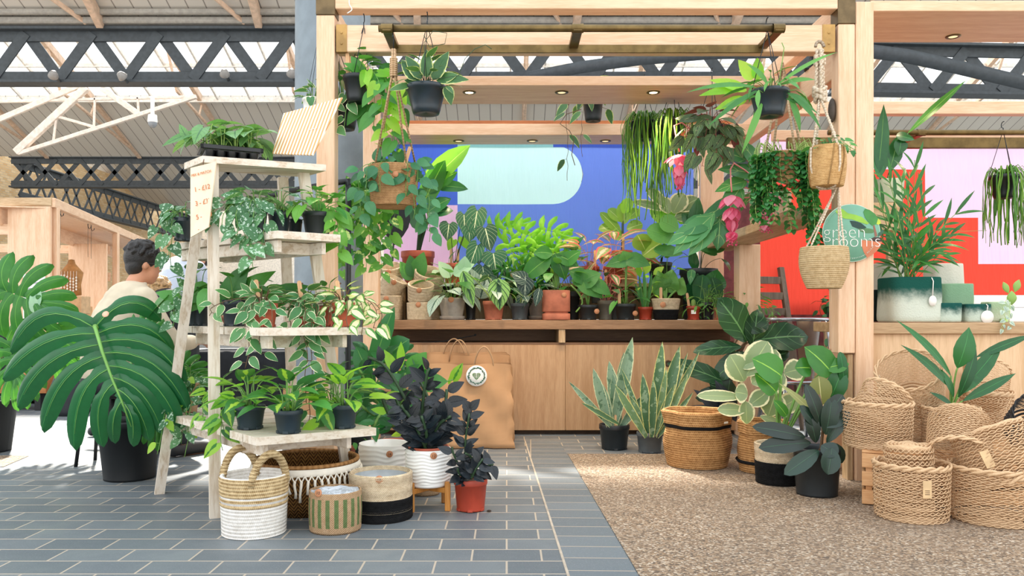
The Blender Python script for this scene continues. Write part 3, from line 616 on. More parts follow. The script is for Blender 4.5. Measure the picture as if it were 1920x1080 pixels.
for k,f in enumerate((.016,-.02)):
    q=MB(); c0=(A+B_+C_+D_)/4-o+zv*f+nv*.008
    q.tube([c0+xv*(-.09+.18*i/30)+zv*.006*sin(i*1.9+k) for i in range(31)],.0013,5); q.build('chalk_script',plain('FBF7EE',.7),t)
# ---------------------------------------------------------------- floor baskets on the slate
t=thing('seagrass_basket','white-banded seagrass basket with two looped handles in front of the ladder','basket',(-1.06,3.36,0))
pot(t,.137,.245,'coil',WCORD,.128,False,name='body')
def bands(t,rr,zs,mat,nm,hh):
    for z in zs:
        q=MB(); pr=[]; n=max(2,int(hh/.008)); r0=rr(z)
        for i in range(n*2+1): f=i/(n*2); pr.append((rr(z+f*hh)+.003+(.003 if i%2 else 0),z+f*hh))
        q.lathe(pr,44); q.build(nm,mat,t)
bands(t,lambda z:.128+.009*z/.245,(.168,),SEAG,'seagrass_top',.077); bands(t,lambda z:.128+.009*z/.245,(.125,.147),SEAG,'seagrass_stripe',.013)
for a0 in (140,322):
    q=MB(); pts=[]; c=Vector((cos(radians(a0-40)),sin(radians(a0-40)),0))*.135; d=Vector((cos(radians(a0+40)),sin(radians(a0+40)),0))*.135
    for i in range(17):
        f=i/16; p=c*(1-f)+d*f; p=p*(1+.10*sin(pi*f)); p.z=.215+.125*sin(pi*f)**.6; pts.append(p)
    q.tube(pts,[.0135+.0015*(i%2) for i in range(17)],9); hd=q.build('handle',SEAG,t)
    q=MB()
    for k in range(46):
        f=(k+.5)/46*15.9; i=int(f); p=pts[i].lerp(pts[i+1],f-i); dd=(pts[i+1]-pts[i]).normalized(); u=dd.orthogonal().normalized(); w=dd.cross(u)
        q.tube([p+(u*cos(a)+w*sin(a))*.0145+dd*(a/6.28-.5)*.004 for a in [2*pi*j/9 for j in range(10)]],.0028,5)
    q.build('wrapping',SEAG,hd)
# macrame basket
t=thing('macrame_basket','wide brown rush basket with a white knotted fringe under its rim','basket',(-.95,3.79,0))
def m_rush():
    m=NT('rush_weave'); uv=m.sep(m.coord('UV')); a=m.math('MULTIPLY',uv[0],36.0); z=m.math('MULTIPLY',uv[1],42.0); tri=m.math('ABSOLUTE',m.math('SUBTRACT',m.math('FRACT',a),.5)); s=m.math('SINE',m.math('MULTIPLY',m.math('ADD',z,m.math('MULTIPLY',tri,3.0)),2*pi)); n=m.noise(60,3,m.coord())
    return m.fin(m.bsdf(m.mix(m.ramp(m.math('ADD',m.math('MULTIPLY',s,.3),n),.25,.8),lin('5A3A1E'),lin('A5783F')),.75,0,.2,m.bump(s,.8,.005)))
RUSH=m_rush(); q=MB(); q.lathe([(0,.003),(.19,.003),(.2,.0),(.225,.06),(.245,.13),(.248,.19),(.24,.228),(.236,.23),(.23,.225),(.238,.18),(.225,.08),(.19,.012),(0,.012)],64); q.build('body',RUSH,t)
q=MB(); q.tube([(.24*cos(a),.24*sin(a),.233) for a in [2*pi*i/64 for i in range(64)]],.0095,9,closed=True); q.build('rim',rope('BE8F5C','93653A',40,.7,'u'),t)
q=MB(); rng=random.Random(3); q.lathe([(.247,.224),(.253,.215),(.256,.198),(.25,.192)],64); N=56
for i in range(N):
    a=2*pi*i/N; b=2*pi*(i+.5)/N; f=lambda an,r,z:(r*cos(an),r*sin(an),z)
    for s_ in (-1,1): q.tube([f(b+s_*.056,.256,.2),f(b+s_*.03,.261,.185),f(b-s_*.012,.262,.17)],.0035,5)
    l=.05+.02*sin(i*2.1)+rng.random()*.015
    q.tube([f(b,.262,.178),f(b+rng.uniform(-.012,.012),.263,.16),f(b+rng.uniform(-.03,.03),.262,.16-l*.6),f(b+rng.uniform(-.05,.05),.258,.16-l)],[.006,.0065,.0055,.007],6)
    q.lathe([(0,-.006),(.0065,-.003),(.0065,.003),(0,.006)],7,M=Matrix.Translation(f(b,.262,.172)))
q.build('fringe',plain('F2EBDD',.9,0,.06),t)
# green striped basket
def m_stripe():
    m=NT('stripe_weave'); uv=m.sep(m.coord('UV')); o=m.sep(m.coord()); a=m.math('FRACT',m.math('MULTIPLY',uv[0],19.0)); g=m.ramp(m.math('ABSOLUTE',m.math('SUBTRACT',a,.5)),.24,.28)
    inz=m.math('MULTIPLY',m.ramp(o[2],.026,.03),m.ramp(o[2],.148,.144)); row=m.math('SINE',m.math('MULTIPLY',o[2],2*pi*130)); st=m.math('SINE',m.math('MULTIPLY',uv[0],2*pi*76)); n=m.noise(40,3,m.coord())
    base=m.mix(n,lin('C99C70'),lin('F0CDA6')); col=m.mix(m.math('MULTIPLY',g,inz),base,m.mix(n,lin('5F7A45'),lin('8CA36B'))); h=m.math('MULTIPLY',row,st)
    return m.fin(m.bsdf(m.mix(m.ramp(h,-.7,.5),m.mix(.3,col,lin('6A4E30')),col),.75,0,.2,m.bump(h,.9,.004)))
STRP=m_stripe()
def stripe_basket(lab,loc,r,h):
    t=thing('striped_basket',lab,'basket',loc); q=MB(); q.lathe([(0,.003),(r*.93,.003),(r*.95,0),(r*.97,.01),(r,h*.5),(r*.98,h-.004),(r*.97,h),(r*.93,h),(r*.92,h*.5),(0,h*.4)],48); q.build('body',STRP,t); return t
t=stripe_basket('green and natural striped woven basket with price disc 10',(-.73,3.41,0),.112,.17)
q=MB(); rng=random.Random(5)
V=[];n=20
for i in range(n+1):
    for k in range(n):
        a=2*pi*k/n; rr=.103*i/n; V.append((rr*cos(a),rr*sin(a),.145+.012*rng.random()+.012*(i/n)))
q.add(V,[(i*n+k,i*n+(k+1)%n,(i+1)*n+(k+1)%n,(i+1)*n+k) for i in range(n) for k in range(n)],smooth=False); q.build('plastic_liner',plain('C9CED6',.15,0,.1,0,60,.9),t)
disc(t,-.05,-.098,.175,.0165,(-.2,0,-.35),'10')
stripe_basket('small green striped basket hidden behind the wooden planter stand',(-.42,4.1,0),.08,.13)
t=thing('jute_basket','jute basket with a wide black lower half and price disc 18','basket',(-.569,3.62,0)); pot(t,.14,.205,'coil',JUTE,.138,False,name='body'); bands(t,lambda z:.138,(0.001,),JUTEB,'black_band',.098); disc(t,.014,-.138,.197,.0165,(-.12,0,.1),'18')
q=MB(); q.lathe([(.124,.19),(.122,.12),(.05,.1),(0,.1)],24); q.build('plastic_liner',plain('B9BEC2',.2),t)
t=thing('ceramic_planter','empty white wavy-ribbed ceramic planter with price disc 16','planter',(-.625,4.09,0)); pot(t,.13,.262,'ribs',M_WHT,.124,False,name='body'); disc(t,.045,-.128,.225,.0165,(0,0,.35),'16')
# brown paper bags
KRAFT=NT('kraft_paper'); _n=KRAFT.noise(2.5,5,KRAFT.coord('Object',(1,1,1.4)),.6); _v=KRAFT.n('ShaderNodeTexVoronoi'); _v.inputs['Scale'].default_value=4.5; _v.feature='DISTANCE_TO_EDGE'; KRAFT.l(KRAFT.coord('Object',(1,1,.8),(0,.4,0)),_v.inputs[0])
KRAFT=KRAFT.fin(KRAFT.bsdf(KRAFT.mix(_n,lin('B88C64'),lin('BF946C')),.7,0,.25,KRAFT.bump(KRAFT.math('MULTIPLY',_v.outputs['Distance'],.8),.35,.02)))
def bag(lab,x,y,w,d,h,hx,hw,hh,seed,lean=0.0,sticker=False):
    t=thing('paper_bag',lab,'bag',(x,y,0.006)); rng=random.Random(seed); q=MB(); n,m=14,18; V=[]
    per=[]
    for i in range(n): per.append((-w/2+w*i/n,-d/2))
    for i in range(5): per.append((w/2,-d/2+d*i/5))
    for i in range(n): per.append((w/2-w*i/n,d/2))
    for i in range(5): per.append((-w/2,d/2-d*i/5))
    K=len(per)
    for j in range(m+1):
        f=j/m
        for i,(a,b) in enumerate(per):
            side=1 if abs(abs(a)-w/2)<1e-6 else 0
            yy=b*(1-.62*f)+lean*f*h; xx=a*(1-.06*f)+(.02*sin(j*1.3+i) if side else 0)*(.5 if j<m else .2); yy+=.010*sin(i*.9+j*.6)+.006*sin(i*2.1-j*1.1)+ (rng.uniform(-.003,.003))
            V.append((xx,yy,h*f+(.006*sin(i*.7) if j==m else 0)))
    q.add(V,[(j*K+i,j*K+(i+1)%K,(j+1)*K+(i+1)%K,(j+1)*K+i) for j in range(m) for i in range(K)]+[tuple(range(K))[::-1]],smooth=True); q.build('bag_body',KRAFT,t)
    for sgn in (-1,1):
        q=MB(); q.tube([(hx-hw/2+hw*i/16,sgn*d*.17+lean*h,h-.05+(.05+hh)*sin(pi*i/16)**.55) for i in range(17)],.0045,7); q.build('handle',plain('B08C68',.7),t)
    if sticker:
        yb=-d/2*(1-.62*.86)+lean*h*.86-.016; s=MB(); s.lathe([(0,0),(.073,0),(.073,.002),(0,.002)],40); so_=s.build('sticker',PAPER,t); so_.location=(sticker,yb,h*.86); so_.rotation_euler=(radians(90-13),0,0)
        g=MB(); rng=random.Random(2)
        for k in range(64): a=2*pi*k/64; g.tube([((.054+rng.uniform(-.007,.004))*cos(a),(.054+rng.uniform(-.007,.004))*sin(a),.003),((.056+rng.uniform(-.003,.008))*cos(a+.12),(.056+rng.uniform(-.003,.008))*sin(a+.12),.003)],.0028,4)
        g.build('leaf_ring',plain('3E6A58',.7),so_)
        g=MB(); pts=[]
        for i in range(41): a=2*pi*i/40; pts.append((.03*sin(a)**3*.95,.026*(cos(a)-.36*cos(2*a)-.12*cos(3*a))*.95))
        g.prism(pts,2,.002,.0035); g.build('leaf_emblem',plain('55784A',.7),so_)
        g=MB()
        for s_ in (-1,1):
            for v in (.009,-.001,-.011): g.tube([(0,v-.004,.0038),(s_*.012,v+.003,.0038),(s_*.022,v+.004,.0038)],.0013,4)
        g.tube([(0,.014,.0038),(0,-.026,.0038)],.0013,4); g.build('leaf_vein',PAPER,so_)
    return t
bag('large brown paper bag with a round leaf sticker beside the counter',-.27,5.62,.64,.26,.57,.11,.145,.12,1,.05,.06)
bag('brown paper bag standing behind the stickered bag',-.29,5.93,.66,.10,.62,-.06,.15,.11,2)['group']='bags behind the stickered bag'
bag('brown paper bag pressed against the counter panel, rearmost of the bags',-.31,6.07,.66,.08,.63,-.09,.17,.105,4)['group']='bags behind the stickered bag'
# ---------------------------------------------------------------- planters on the gravel
def jute_sack(lab,x,y,r,h,zs,seed,label=True):
    t=thing('jute_basket',lab,'basket',(x,y,.004)); q=MB(); n=int(h/.011); pr=[(0,.004),(r*.88,.004)]
    for i in range(n*2+1):
        f=i/(n*2); rr=r*(.9+.12*sin(pi*min(1,f*1.15))); 
        if f>.78: rr=r*(1.03)
        pr.append((rr+(.005 if i%2 else 0),f*h))
    pr+=[(r*.97,h+.008),(r*.92,h-.005),(r*.9,h*.6),(r*.8,.03),(0,.03)]
    q.lathe(pr,60,wob=lambda a,z:(.012*sin(3*a+seed)+.01*sin(7*a+z*15+seed)+.006*sin(a*2-z*30))*(z/h))
    q.build('body',JUTEO,t)
    for z in zs: 
        q=MB(); q.lathe([(r*(.9+.12*sin(pi*min(1,z/h*1.15)))+.012,z-.009),(r*(.9+.12*sin(pi*min(1,z/h*1.15)))+.019,z),(r*(.9+.12*sin(pi*min(1,z/h*1.15)))+.012,z+.009)],60,wob=lambda a,zq:(.012*sin(3*a+seed)+.01*sin(7*a+zq*15+seed)+.006*sin(a*2-zq*30))*(zq/h)); q.build('black_stripe',JUTEB,t)
    return t
t=jute_sack('open slouchy jute basket with a black stripe, empty, beside the snake plants',1.162,4.88,.195,.33,(.245,),.4)
q=MB(); q.box((-.018,-.003,0),(.018,.0,.012),.001); l_=q.build('cloth_label',PAPER,t); l_.location=(.13,-.165,.272); l_.rotation_euler=(0,0,.65)
# ---------------------------------------------------------------- woven basket pile
def m_cord():
    m=NT('paper_cord'); n=m.noise(35,3,m.coord()); return m.fin(m.bsdf(m.mix(n,lin('B68F66'),lin('E9CBA6')),.7,0,.2))
CORD=m_cord(); CORDK=plain('15181C',.6,0,.1)
_W={}
def weave_mesh(rows,k,flare):
    key=(rows,k,flare)
    if key in _W: return _W[key]
    q=MB(); N=k*6
    for j in range(rows):
        z=(j+.5)/rows; rr=1-flare*(1-z)-.05*max(0,.25-z)
        for s_ in (0,1):
            pts=[]
            for i in range(N):
                a=2*pi*i/N; ph=k*a+s_*pi+(j%2)*pi*.5
                pts.append(((rr+.028*cos(ph))*cos(a),(rr+.028*cos(ph))*sin(a),z+.68/rows*.5*sin(ph)))
            q.tube(pts,.0104,5,closed=True)
    pts=[]
    for s_ in (0,1):
        q.tube([((1+.035*cos(k*.6*a+s_*pi))*cos(a),(1+.035*cos(k*.6*a+s_*pi))*sin(a),1.0+.03*sin(k*.6*a+s_*pi)) for a in [2*pi*i/N for i in range(N)]],.03,6,closed=True)
    for j in range(6): q.tube([((1-flare-.03)*(j+.5)/6*cos(a),(1-flare-.03)*(j+.5)/6*sin(a),.02+.012*sin(k*a*.5)) for a in [2*pi*i/60 for i in range(60)]],.045,5,closed=True)
    _W[key]=q; return q
_B={}
def wbasket(lab,loc,r,h,rot=(0,0,0),rows=13,k=16,flare=.04,mat=None,tagp=None):
    t=thing('woven_basket',lab,'basket',loc); t.rotation_euler=rot; t['group']='twisted cord baskets by the crate'
    key=(rows,k,flare,mat)
    if key not in _B: _B[key]=weave_mesh(rows,k,flare).build('weave',mat or CORD,t); w=_B[key]
    else: w=_B[key].copy(); COL.objects.link(w); w.parent=t
    w.scale=(r,r,h)
    if tagp: 
        q=MB(); q.box((-.018,-.001,-.045),(.018,.001,.03),.0005); g=q.build('paper_tag',plain('D9B98C',.7),t); g.location=tagp[:3]; g.rotation_euler=(0,tagp[4] if len(tagp)>4 else 0,tagp[3])
        q=MB()
        for z in (-.03,-.022,-.014): q.box((-.01,-.0016,z),(.01,-.001,z+.003),.0002)
        q.build('tag_print',plain('6B5138',.7),g)
    return t
def crate(lab,x0,x1,y0,y1,h,rz=0.0):
    t=thing('wooden_crate',lab,'crate',(x0,y0,.004),rz); L=x1-x0; Dp=y1-y0; PW=wood('E0B384','C9925F','x')
    for f in range(3):
        z=f*h/3+.004
        q=MB(); q.box((0,0,z),(L,.014,z+h/3-.02),.002); q.build('front_slat',PW,t)
        q=MB(); q.box((0,.016,z),(.014,Dp-.016,z+h/3-.02),.002); q.box((L-.014,.016,z),(L,Dp-.016,z+h/3-.02),.002); q.box((0,Dp-.014,z),(L,Dp,z+h/3-.02),.002); q.build('side_slat',PW,t)
    for (a,b) in ((.016,.016),(L-.046,.016),(.016,Dp-.046),(L-.046,Dp-.046)): q=MB(); q.box((a,b,0),(a+.03,b+.03,h-.016),.002); q.build('corner_post',PW,t)
    q=MB()
    for i in range(6): q.box((0,Dp*i/6+.004,h-.014),(L,Dp*(i+1)/6-.004,h),.002)
    q.build('top_slat',PW,t); return t
crate('pine slatted crate under the cord baskets beside the birch counter',1.705,1.965,3.84,4.10,.262,-.42); crate('second pine crate hidden behind the front cord baskets',2.08,2.75,3.80,4.36,.262)
zc=.268
wbasket('upright cord basket on the crate corner, a tilted basket in its mouth',(1.828,3.945,zc),.158,.215)
wbasket('cord basket tilted in the mouth of the basket on the crate corner',(1.80,3.965,zc+.10),.118,.20,(radians(-18),radians(38),0),10,14)
wbasket('upright cord basket at the back of the crate under the wide tilted one',(2.09,4.16,zc),.145,.24)
wbasket('wide open cord basket tipped forward on top of the pile',(2.13,4.20,zc+.20),.155,.21,(radians(30),radians(-24),0))
wbasket('cord basket tilted on the basket behind the broad-leaved plant',(2.545,4.27,zc+.19),.112,.20,(radians(-30),radians(28),0),10,14)
wbasket('upright cord basket at the back behind the broad-leaved plant',(2.56,4.27,zc),.125,.235)
wbasket('round cord basket on the ground before the crate with a paper tag, small basket inside',(1.823,3.605,.004),.156,.24,tagp=(-.015,-.167,.165,-.1))
wbasket('small upturned cord basket sitting inside the tagged ground basket',(1.815,3.615,.325),.105,.27,(pi,0,0),10,14)
wbasket('largest cord basket on the ground by the picture edge',(2.17,3.56,.004),.185,.235)
wbasket('upturned cord basket with a tag leaning on the largest ground basket',(2.16,3.60,.40),.165,.24,(radians(180-20),radians(-16),0),tagp=(-.115,.118,.135,radians(30)))
wbasket('small upturned cord basket wedged behind the leaning one',(2.09,3.70,.43),.13,.2,(radians(180-38),radians(25),0),10,14)
wbasket('black cord basket lying on its side at the picture edge',(2.60,3.98,.34),.125,.2,(radians(60),radians(-30),0),10,14,.04,CORDK)
# round hanging sign
t=thing('round_sign','round green sign with white lettering and painted plant on the post','sign',P(1596,437,4.385)); r_=.157
GRN=plain('6FA58C',.5,0,.03); q=MB(); q.lathe([(0,-.003),(r_-.002,-.003),(r_,0),(r_-.002,.003),(0,.003)],64,M=Matrix.Rotation(radians(90),4,'X')); q.build('disc',GRN,t)
q=MB(); q.tube([(r_*cos(a),0,r_*sin(a)) for a in [2*pi*i/64 for i in range(64)]],.0022,6,closed=True); q.build('edge',plain('C9DCCB',.5),t)
pxs=157/55.0*.001   # metres per photo pixel on the sign
def sg(name,pts,mat,y=-.0035):
    q=MB(); q.prism([((a-1596)*pxs*1.03,(437-b)*pxs*1.03) for a,b in pts],1,y,y-.0008); return q.build(name,mat,t)
def Zp(x,y): return (1500+x/8.31,370+y/8.31)
sg('lime_leaf',[Zp(*k) for k in ((545,215),(600,180),(660,185),(740,250),(860,275),(960,310),(1070,405),(1040,425),(930,390),(800,345),(690,335),(600,290))],plain('8FC23E',.5))
sg('green_leaf',[Zp(*k) for k in ((980,230),(1010,180),(1080,200),(1160,260),(1210,330),(1180,420),(1120,445),(1060,390),(1010,320))],plain('3F8A3F',.5))
sg('dark_leaf',[Zp(*k) for k in ((770,365),(850,372),(940,400),(1030,470),(1000,490),(900,490),(810,455))],plain('0F3B32',.5))
sg('olive_leaf',[Zp(*k) for k in ((900,480),(1000,480),(1100,490),(1180,520),(1120,560),(1020,560),(930,530))],plain('4C7A4A',.5),-.003)
sg('small_leaf',[Zp(*k) for k in ((1210,330),(1245,370),(1250,410),(1210,430),(1185,415))],plain('B9C93F',.5))
sg('stem',[Zp(*k) for k in ((1130,420),(1150,420),(1200,600),(1160,620))],plain('8A5A48',.5),-.0032)
sg('side_leaf',[Zp(*k) for k in ((1215,560),(1280,505),(1300,520),(1260,590),(1210,610))],plain('2F5A45',.5))
sg('painted_pot',[Zp(*k) for k in ((945,665),(1270,690),(1245,760),(1190,835),(1110,900),(1040,940),(990,860),(960,770))],plain('C9764F',.5))
sg('painted_soil',[Zp(*k) for k in ((1080,655),(1150,620),(1230,625),(1275,690),(1150,690))],plain('3B2620',.5),-.0037)
def sgt(s_,sz,x,y,rot=0,off=-.0026): 
    a,b=Zp(x,y); return text(t,s_,sz,((a-1596)*pxs*1.03,-.0052,(437-b)*pxs*1.03),(radians(90),-rot,0),PAPER,.0006,'CENTER',off)
sgt('green',.104,690,545); sgt('rooms',.104,868,685)
arc='@greenrooms_market'; AQ=MB()
for i,ch in enumerate(arc):
    an=radians(-100+i*4.1); q_=text(t,ch,.0125,(0,0,0),(0,0,0),plain('D5E6D5',.5),.0003); Mx=Matrix.Translation((.138*cos(an),-.0052,.138*sin(an)))@Matrix.Rotation(-(an+pi/2),4,'Y')@Matrix.Rotation(radians(90),4,'X')
    AQ.add([Mx@v.co for v in q_.data.vertices],[tuple(f.vertices) for f in q_.data.polygons],smooth=False); me_=q_.data; bpy.data.objects.remove(q_); bpy.data.meshes.remove(me_)
AQ.build('lettering',plain('D5E6D5',.5),t)
for k in range(1):
    q=MB(); q.tube([(.147*cos(a),-.004,.147*sin(a)) for a in [radians(118+i*2) for i in range(22)]],.0011,4); q.build('fine_print',plain('A9CBB6',.5),t)
q=MB(); q.tube([(0,.0,r_-.004),(0,.006,r_+.004)],.002,6); q.build('nail',WIRE,t)
# felt pots
def m_felt(c1,c2,lo,hi):
    m=NT('felt'+c1+c2); o=m.sep(m.coord()); n=m.noise(18,5,m.coord(),.7); f=m.ramp(m.math('ADD',o[2],m.math('MULTIPLY',m.math('SUBTRACT',n,.5),.09)),lo,hi)
    return m.fin(m.bsdf(m.mix(f,lin(c1),lin(c2)),.95,0,.1,m.bump(m.noise(110,4,m.coord()),.6,.006)))
def felt(lab,px,y0,y1,w,D,mat,tagz=None,zb=.875,n=4.5):
    r=w/2/1500*D*.93; h=(y1-y0)/1500*D; t=thing('felt_pot',lab,'pot',PZ(px,D,zb)); q=MB(); th=.012
    q.lathe([(0,.004),(r*.94,.002),(r*.99,.012),(r,.04),(r*1.0,h*.6),(r*.985,h-.006),(r*.96,h),(r*.985-th*1.6,h-.006),(r*.97-th,h*.5),(r*.9-th,.02),(0,.02)],48,sq=n if n>2 else 0,wob=lambda a,z:.003*sin(3*a+z*20)+.002*sin(7*a))
    q.build('body',mat,t)
    if tagz:
        x,z,rd=tagz; q=MB(); q.tube([(x,-r*.98,h*.98),(x+.005,-r-.006,h*.9),(x,-r-.008,z+rd)],.003,5); q.build('string',PAPER,t)
        q=MB(); q.lathe([(0,-.001),(rd,-.001),(rd,.001),(0,.001)],28,sy=1.35 if rd<.03 else 1.0); g=q.build('paper_tag',PAPER,t); g.location=(x,-r-.009,z); g.rotation_euler=(radians(90),0,0)
    return t,r,h
FD=4.62
FELTG=m_felt('CDD3C4','1D5147',.09,.2); FELTM=m_felt('8FAE8F','7FA383',.0,.2); FELTS=m_felt('C3CFC0','1F5049',.03,.09); FELTL=m_felt('CFD3BE','A9BE9A',.0,.1); FELTW=m_felt('D9D8CE','C9C8BB',0,.3); FELTK=m_felt('16201F','1A2A28',0,.2)
felt('white felt pot standing tallest at the back of the green felt pots',1768,482,590,62,5.0,FELTW)
felt('plain mid green felt pot beside the palm',1783,521,592,66,4.85,FELTM)
felt('smallest dark-rimmed ombre felt pot beside the palm pot',1772,564,600,50,4.56,FELTS)
felt('small dark-rimmed ombre felt pot with a round white tag',1825,566,600,52,4.56,FELTS,(.03,.03,.036))
felt('pale green small felt pot beside the white planters',1866,562,600,44,4.60,FELTL)
felt('dark felt pot touching the birch post',1650,540,600,36,4.9,FELTK)
felt('large pale felt pot behind the palm pot by the post',1660,482,590,60,5.03,FELTW)
for (lab,px,y0,w,D) in (('long white ceramic trough behind the cactus',1868,545,110,5.05),('white ceramic planter below the prickly pear, cropped by the edge',1908,570,70,4.6)):
    t=thing('white_trough',lab,'planter',PZ(px,D,.875)); ww=w/1500*D/2; h=(600-y0)/1500*D*.9; q=MB(); q.box((-ww,-.05,0),(ww,.05,h),.006); q.build('body',M_WHT,t); q=MB(); q.box((-ww+.01,-.04,h),(ww-.01,.04,h+.002),.001); q.build('soil',SOIL,t)
# stacked jute pots on the counter
JD=6.3
def jp(lab,px,yb,w,h,D,rot=(0,0,0),sq=0.0,zb=None,dz=(0,-1)):
    s=D/1500; r=w/2*s; hh=h*s*.97; t=thing('jute_pot',lab,'pot',PZ(px,D,.884 if zb is None else zb)); t.rotation_euler=rot; t['group']='jute pots on the counter end'
    q=MB(); n=int(hh/.009); pr=[(0,.003),(r*.95,.003)]
    for i in range(n*2+1): f=i/(n*2); pr.append((r*(.96+.04*f)+(.0025 if i%2 else 0),f*hh))
    pr+=[(r-.006,hh+.002),(r-.012,hh),(r-.014,hh*.5),(r*.85,.015),(0,.015)]
    q.lathe(pr,40,sq=sq); q.build('body',JUTE,t); disc(t,dz[0]*r,-r*1.02 if dz[1]<0 else r*.0,hh*.88,.021,(0,0,.1)); return t
jp('squarish jute pot at the counter end carrying a tilted jute pot',728,598,50,46,6.3,sq=5)
jp('jute pot tilted over on the squarish pot at the counter end',726,560,48,36,6.32,(radians(14),radians(26),.2),zb=1.085)
jp('round jute pot highest of the stack at the counter end',733,526,46,30,6.50,(radians(24),0,0),zb=1.205)
jp('jute pot under the round one at the back of the counter end',735,560,44,72,6.54)
jp('squarish jute pot in front with another jute pot in its mouth',787,598,46,33,6.22,sq=5)
jp('jute pot sitting level on the front squarish jute pot',788,566,48,34,6.24,(radians(22),radians(5),0),zb=1.035)
jp('squarish jute pot carrying the jute pot that tips forward',806,598,44,46,6.46,sq=5)
jp('large jute pot tipped forward over the rear squarish pot',800,556,56,46,6.48,(radians(27),radians(12),0),zb=1.10)
# ---------------------------------------------------------------- leaf materials
LM=dict(
 scin=leafm('35673F','5C8F5E',speck='BFD3C2',sps=75.0,rough=.5,tr=.2),
 poth=leafm('2F7A2C','6FAE44',speck='C9DC8A',sps=22.0,spth=.62,rough=.35,tr=.3),
 phil=leafm('2C6B30','4F9440',rough=.38,tr=.28), bras=leafm('24602C','3F8038',mid='9CC045',mw=.3,rough=.35,tr=.3), lime=leafm('6FA832','98C648',mid='2F7A2C',mw=.25,rough=.38,tr=.4),
 hoyv=leafm('3F7A48','5C9258',edge='F1EBCB',ew=.14,rough=.4,tr=.2), hoyc=leafm('4E8C3E','6FA650',mid='F4EEC8',mw=.62,rough=.35,tr=.25),
 mon=leafm('14552F','1F6E3B',vein='3F8A48',vw=.05,rough=.3,tr=.12), monb=leafm('26682A','418A36',vein='6FAE4A',vw=.05,rough=.35,tr=.3),
 zzb=leafm('0D1418','18222A',rough=.26,tr=.02), zzg=leafm('1F5A2C','2F7A38',rough=.22,tr=.15),
 alod=leafm('5F9156','86B078',vein='2C5A44',nv=5,vw=.14,rough=.35,tr=.25,vstr=.7), drag=leafm('86B962','A2CF7C',vein='1C4A32',nv=5,vw=.34,rough=.45,tr=.2,lat=.9),
 velv=leafm('12302B','1D4238',vein='C5D6BE',nv=5,vw=.08,rough=.45,tr=.05,lat=.9), clar=leafm('1E4D34','2C6642',vein='DCE6BE',nv=5,vw=.07,rough=.45,tr=.12,lat=1.0),
 silv=leafm('A3B8A8','BCCDBE',vein='34574A',nv=6,vw=.14,rough=.4,tr=.1,lat=.8), sans=leafm('49704F','6A8C62',edge='DDD98C',ew=.16,speck='8FA88A',sps=26.0,rough=.35,tr=.1), sanw=leafm('6C8C74','88A48A',edge='D9DFB8',ew=.12,speck='4A6E54',sps=24.0,rough=.35,tr=.1),
 rub=leafm('14261F','203A2E',vein='3A5A44',vw=.05,rough=.3,tr=.04,back='5E6E4A'), rubv=leafm('7F9468','96A87A',edge='F2E8BE',ew=.22,vein='B9C78E',vw=.05,rough=.28,tr=.2,back='A9A878'), rubb=leafm('7FA640','A4C85C',vein='D3E29A',vw=.06,rough=.3,tr=.45),olv=leafm('7E8248','94965A',vein='C9C48A',vw=.06,rough=.35,tr=.15),
 strel=leafm('2A6E2C','47893A',vein='9FD05A',vw=.06,rough=.3,tr=.35), strd=leafm('1D5A34','2E7440',vein='6FA65A',vw=.05,rough=.3,tr=.2), stlt=leafm('68A838','8CC64A',vein='C9E08A',vw=.05,rough=.35,tr=.4),
 palm=leafm('1F5F28','33802F',rough=.35,tr=.25), aspi=leafm('174E28','256A34',vein='3F8C4C',vw=.05,rough=.28,tr=.15), agla=leafm('6F9A50','98B470',edge='EE6E6E',ew=.26,mid='F6D8C4',mw=.3,rough=.35,tr=.4,tint=(1.4,1.2,1.0)), agld=leafm('2E5A3A','47744A',edge='B85A52',ew=.18,rough=.35,tr=.15),
 curl=leafm('2A6E38','4E9A4C',rough=.3,tr=.2), mara=leafm('3E5A34','5C7A44',vein='2A3A24',nv=7,vw=.2,mid='A8B070',mw=.2,rough=.45,tr=.1,back='7E4040'), brt=leafm('7CBF36','B2DC58',rough=.35,tr=.5), med=leafm('2F7040','4C9050',vein='8FB870',nv=2,vw=.06,rough=.28,tr=.15),
 fig=leafm('13341F','1F4A2E',vein='5E8F60',nv=5,vw=.07,rough=.3,tr=.1), rhip=leafm('4E8A2E','86B43E',rough=.45,tr=.25), pep=leafm('2F7048','4E9060',rough=.3,tr=.15), epi=leafm('3A7A3A','62A04A',rough=.4,tr=.2), fern=leafm('3F7A3A','6FA64E',rough=.5,tr=.3), dark=leafm('10151A','1D242A',rough=.5,tr=.0), cac=leafm('8DB05A','A6C470',rough=.6,tr=.05),hoyd=leafm('2E5A34','4C7A44',edge='C9D08A',ew=.14,rough=.4,tr=.2), pink=leafm('E8608C','F58CA8',vein='F9B4C4',nv=0,vw=.06,rough=.45,tr=.35), grnp=leafm('9FC8A4','B7D6B0',rough=.5,tr=.2))
ST_G=plain('6E9A48',.5,0,.1); ST_D=plain('2F4A2C',.5,0,.1); ST_R=plain('9A5248',.5,0,.15); ST_L=plain('A7C46A',.5,0,.1); ST_B=plain('6B5138',.7,0,.15); ST_P=plain('E08A84',.5,0,.1)
def cp(ax): return lambda v:v
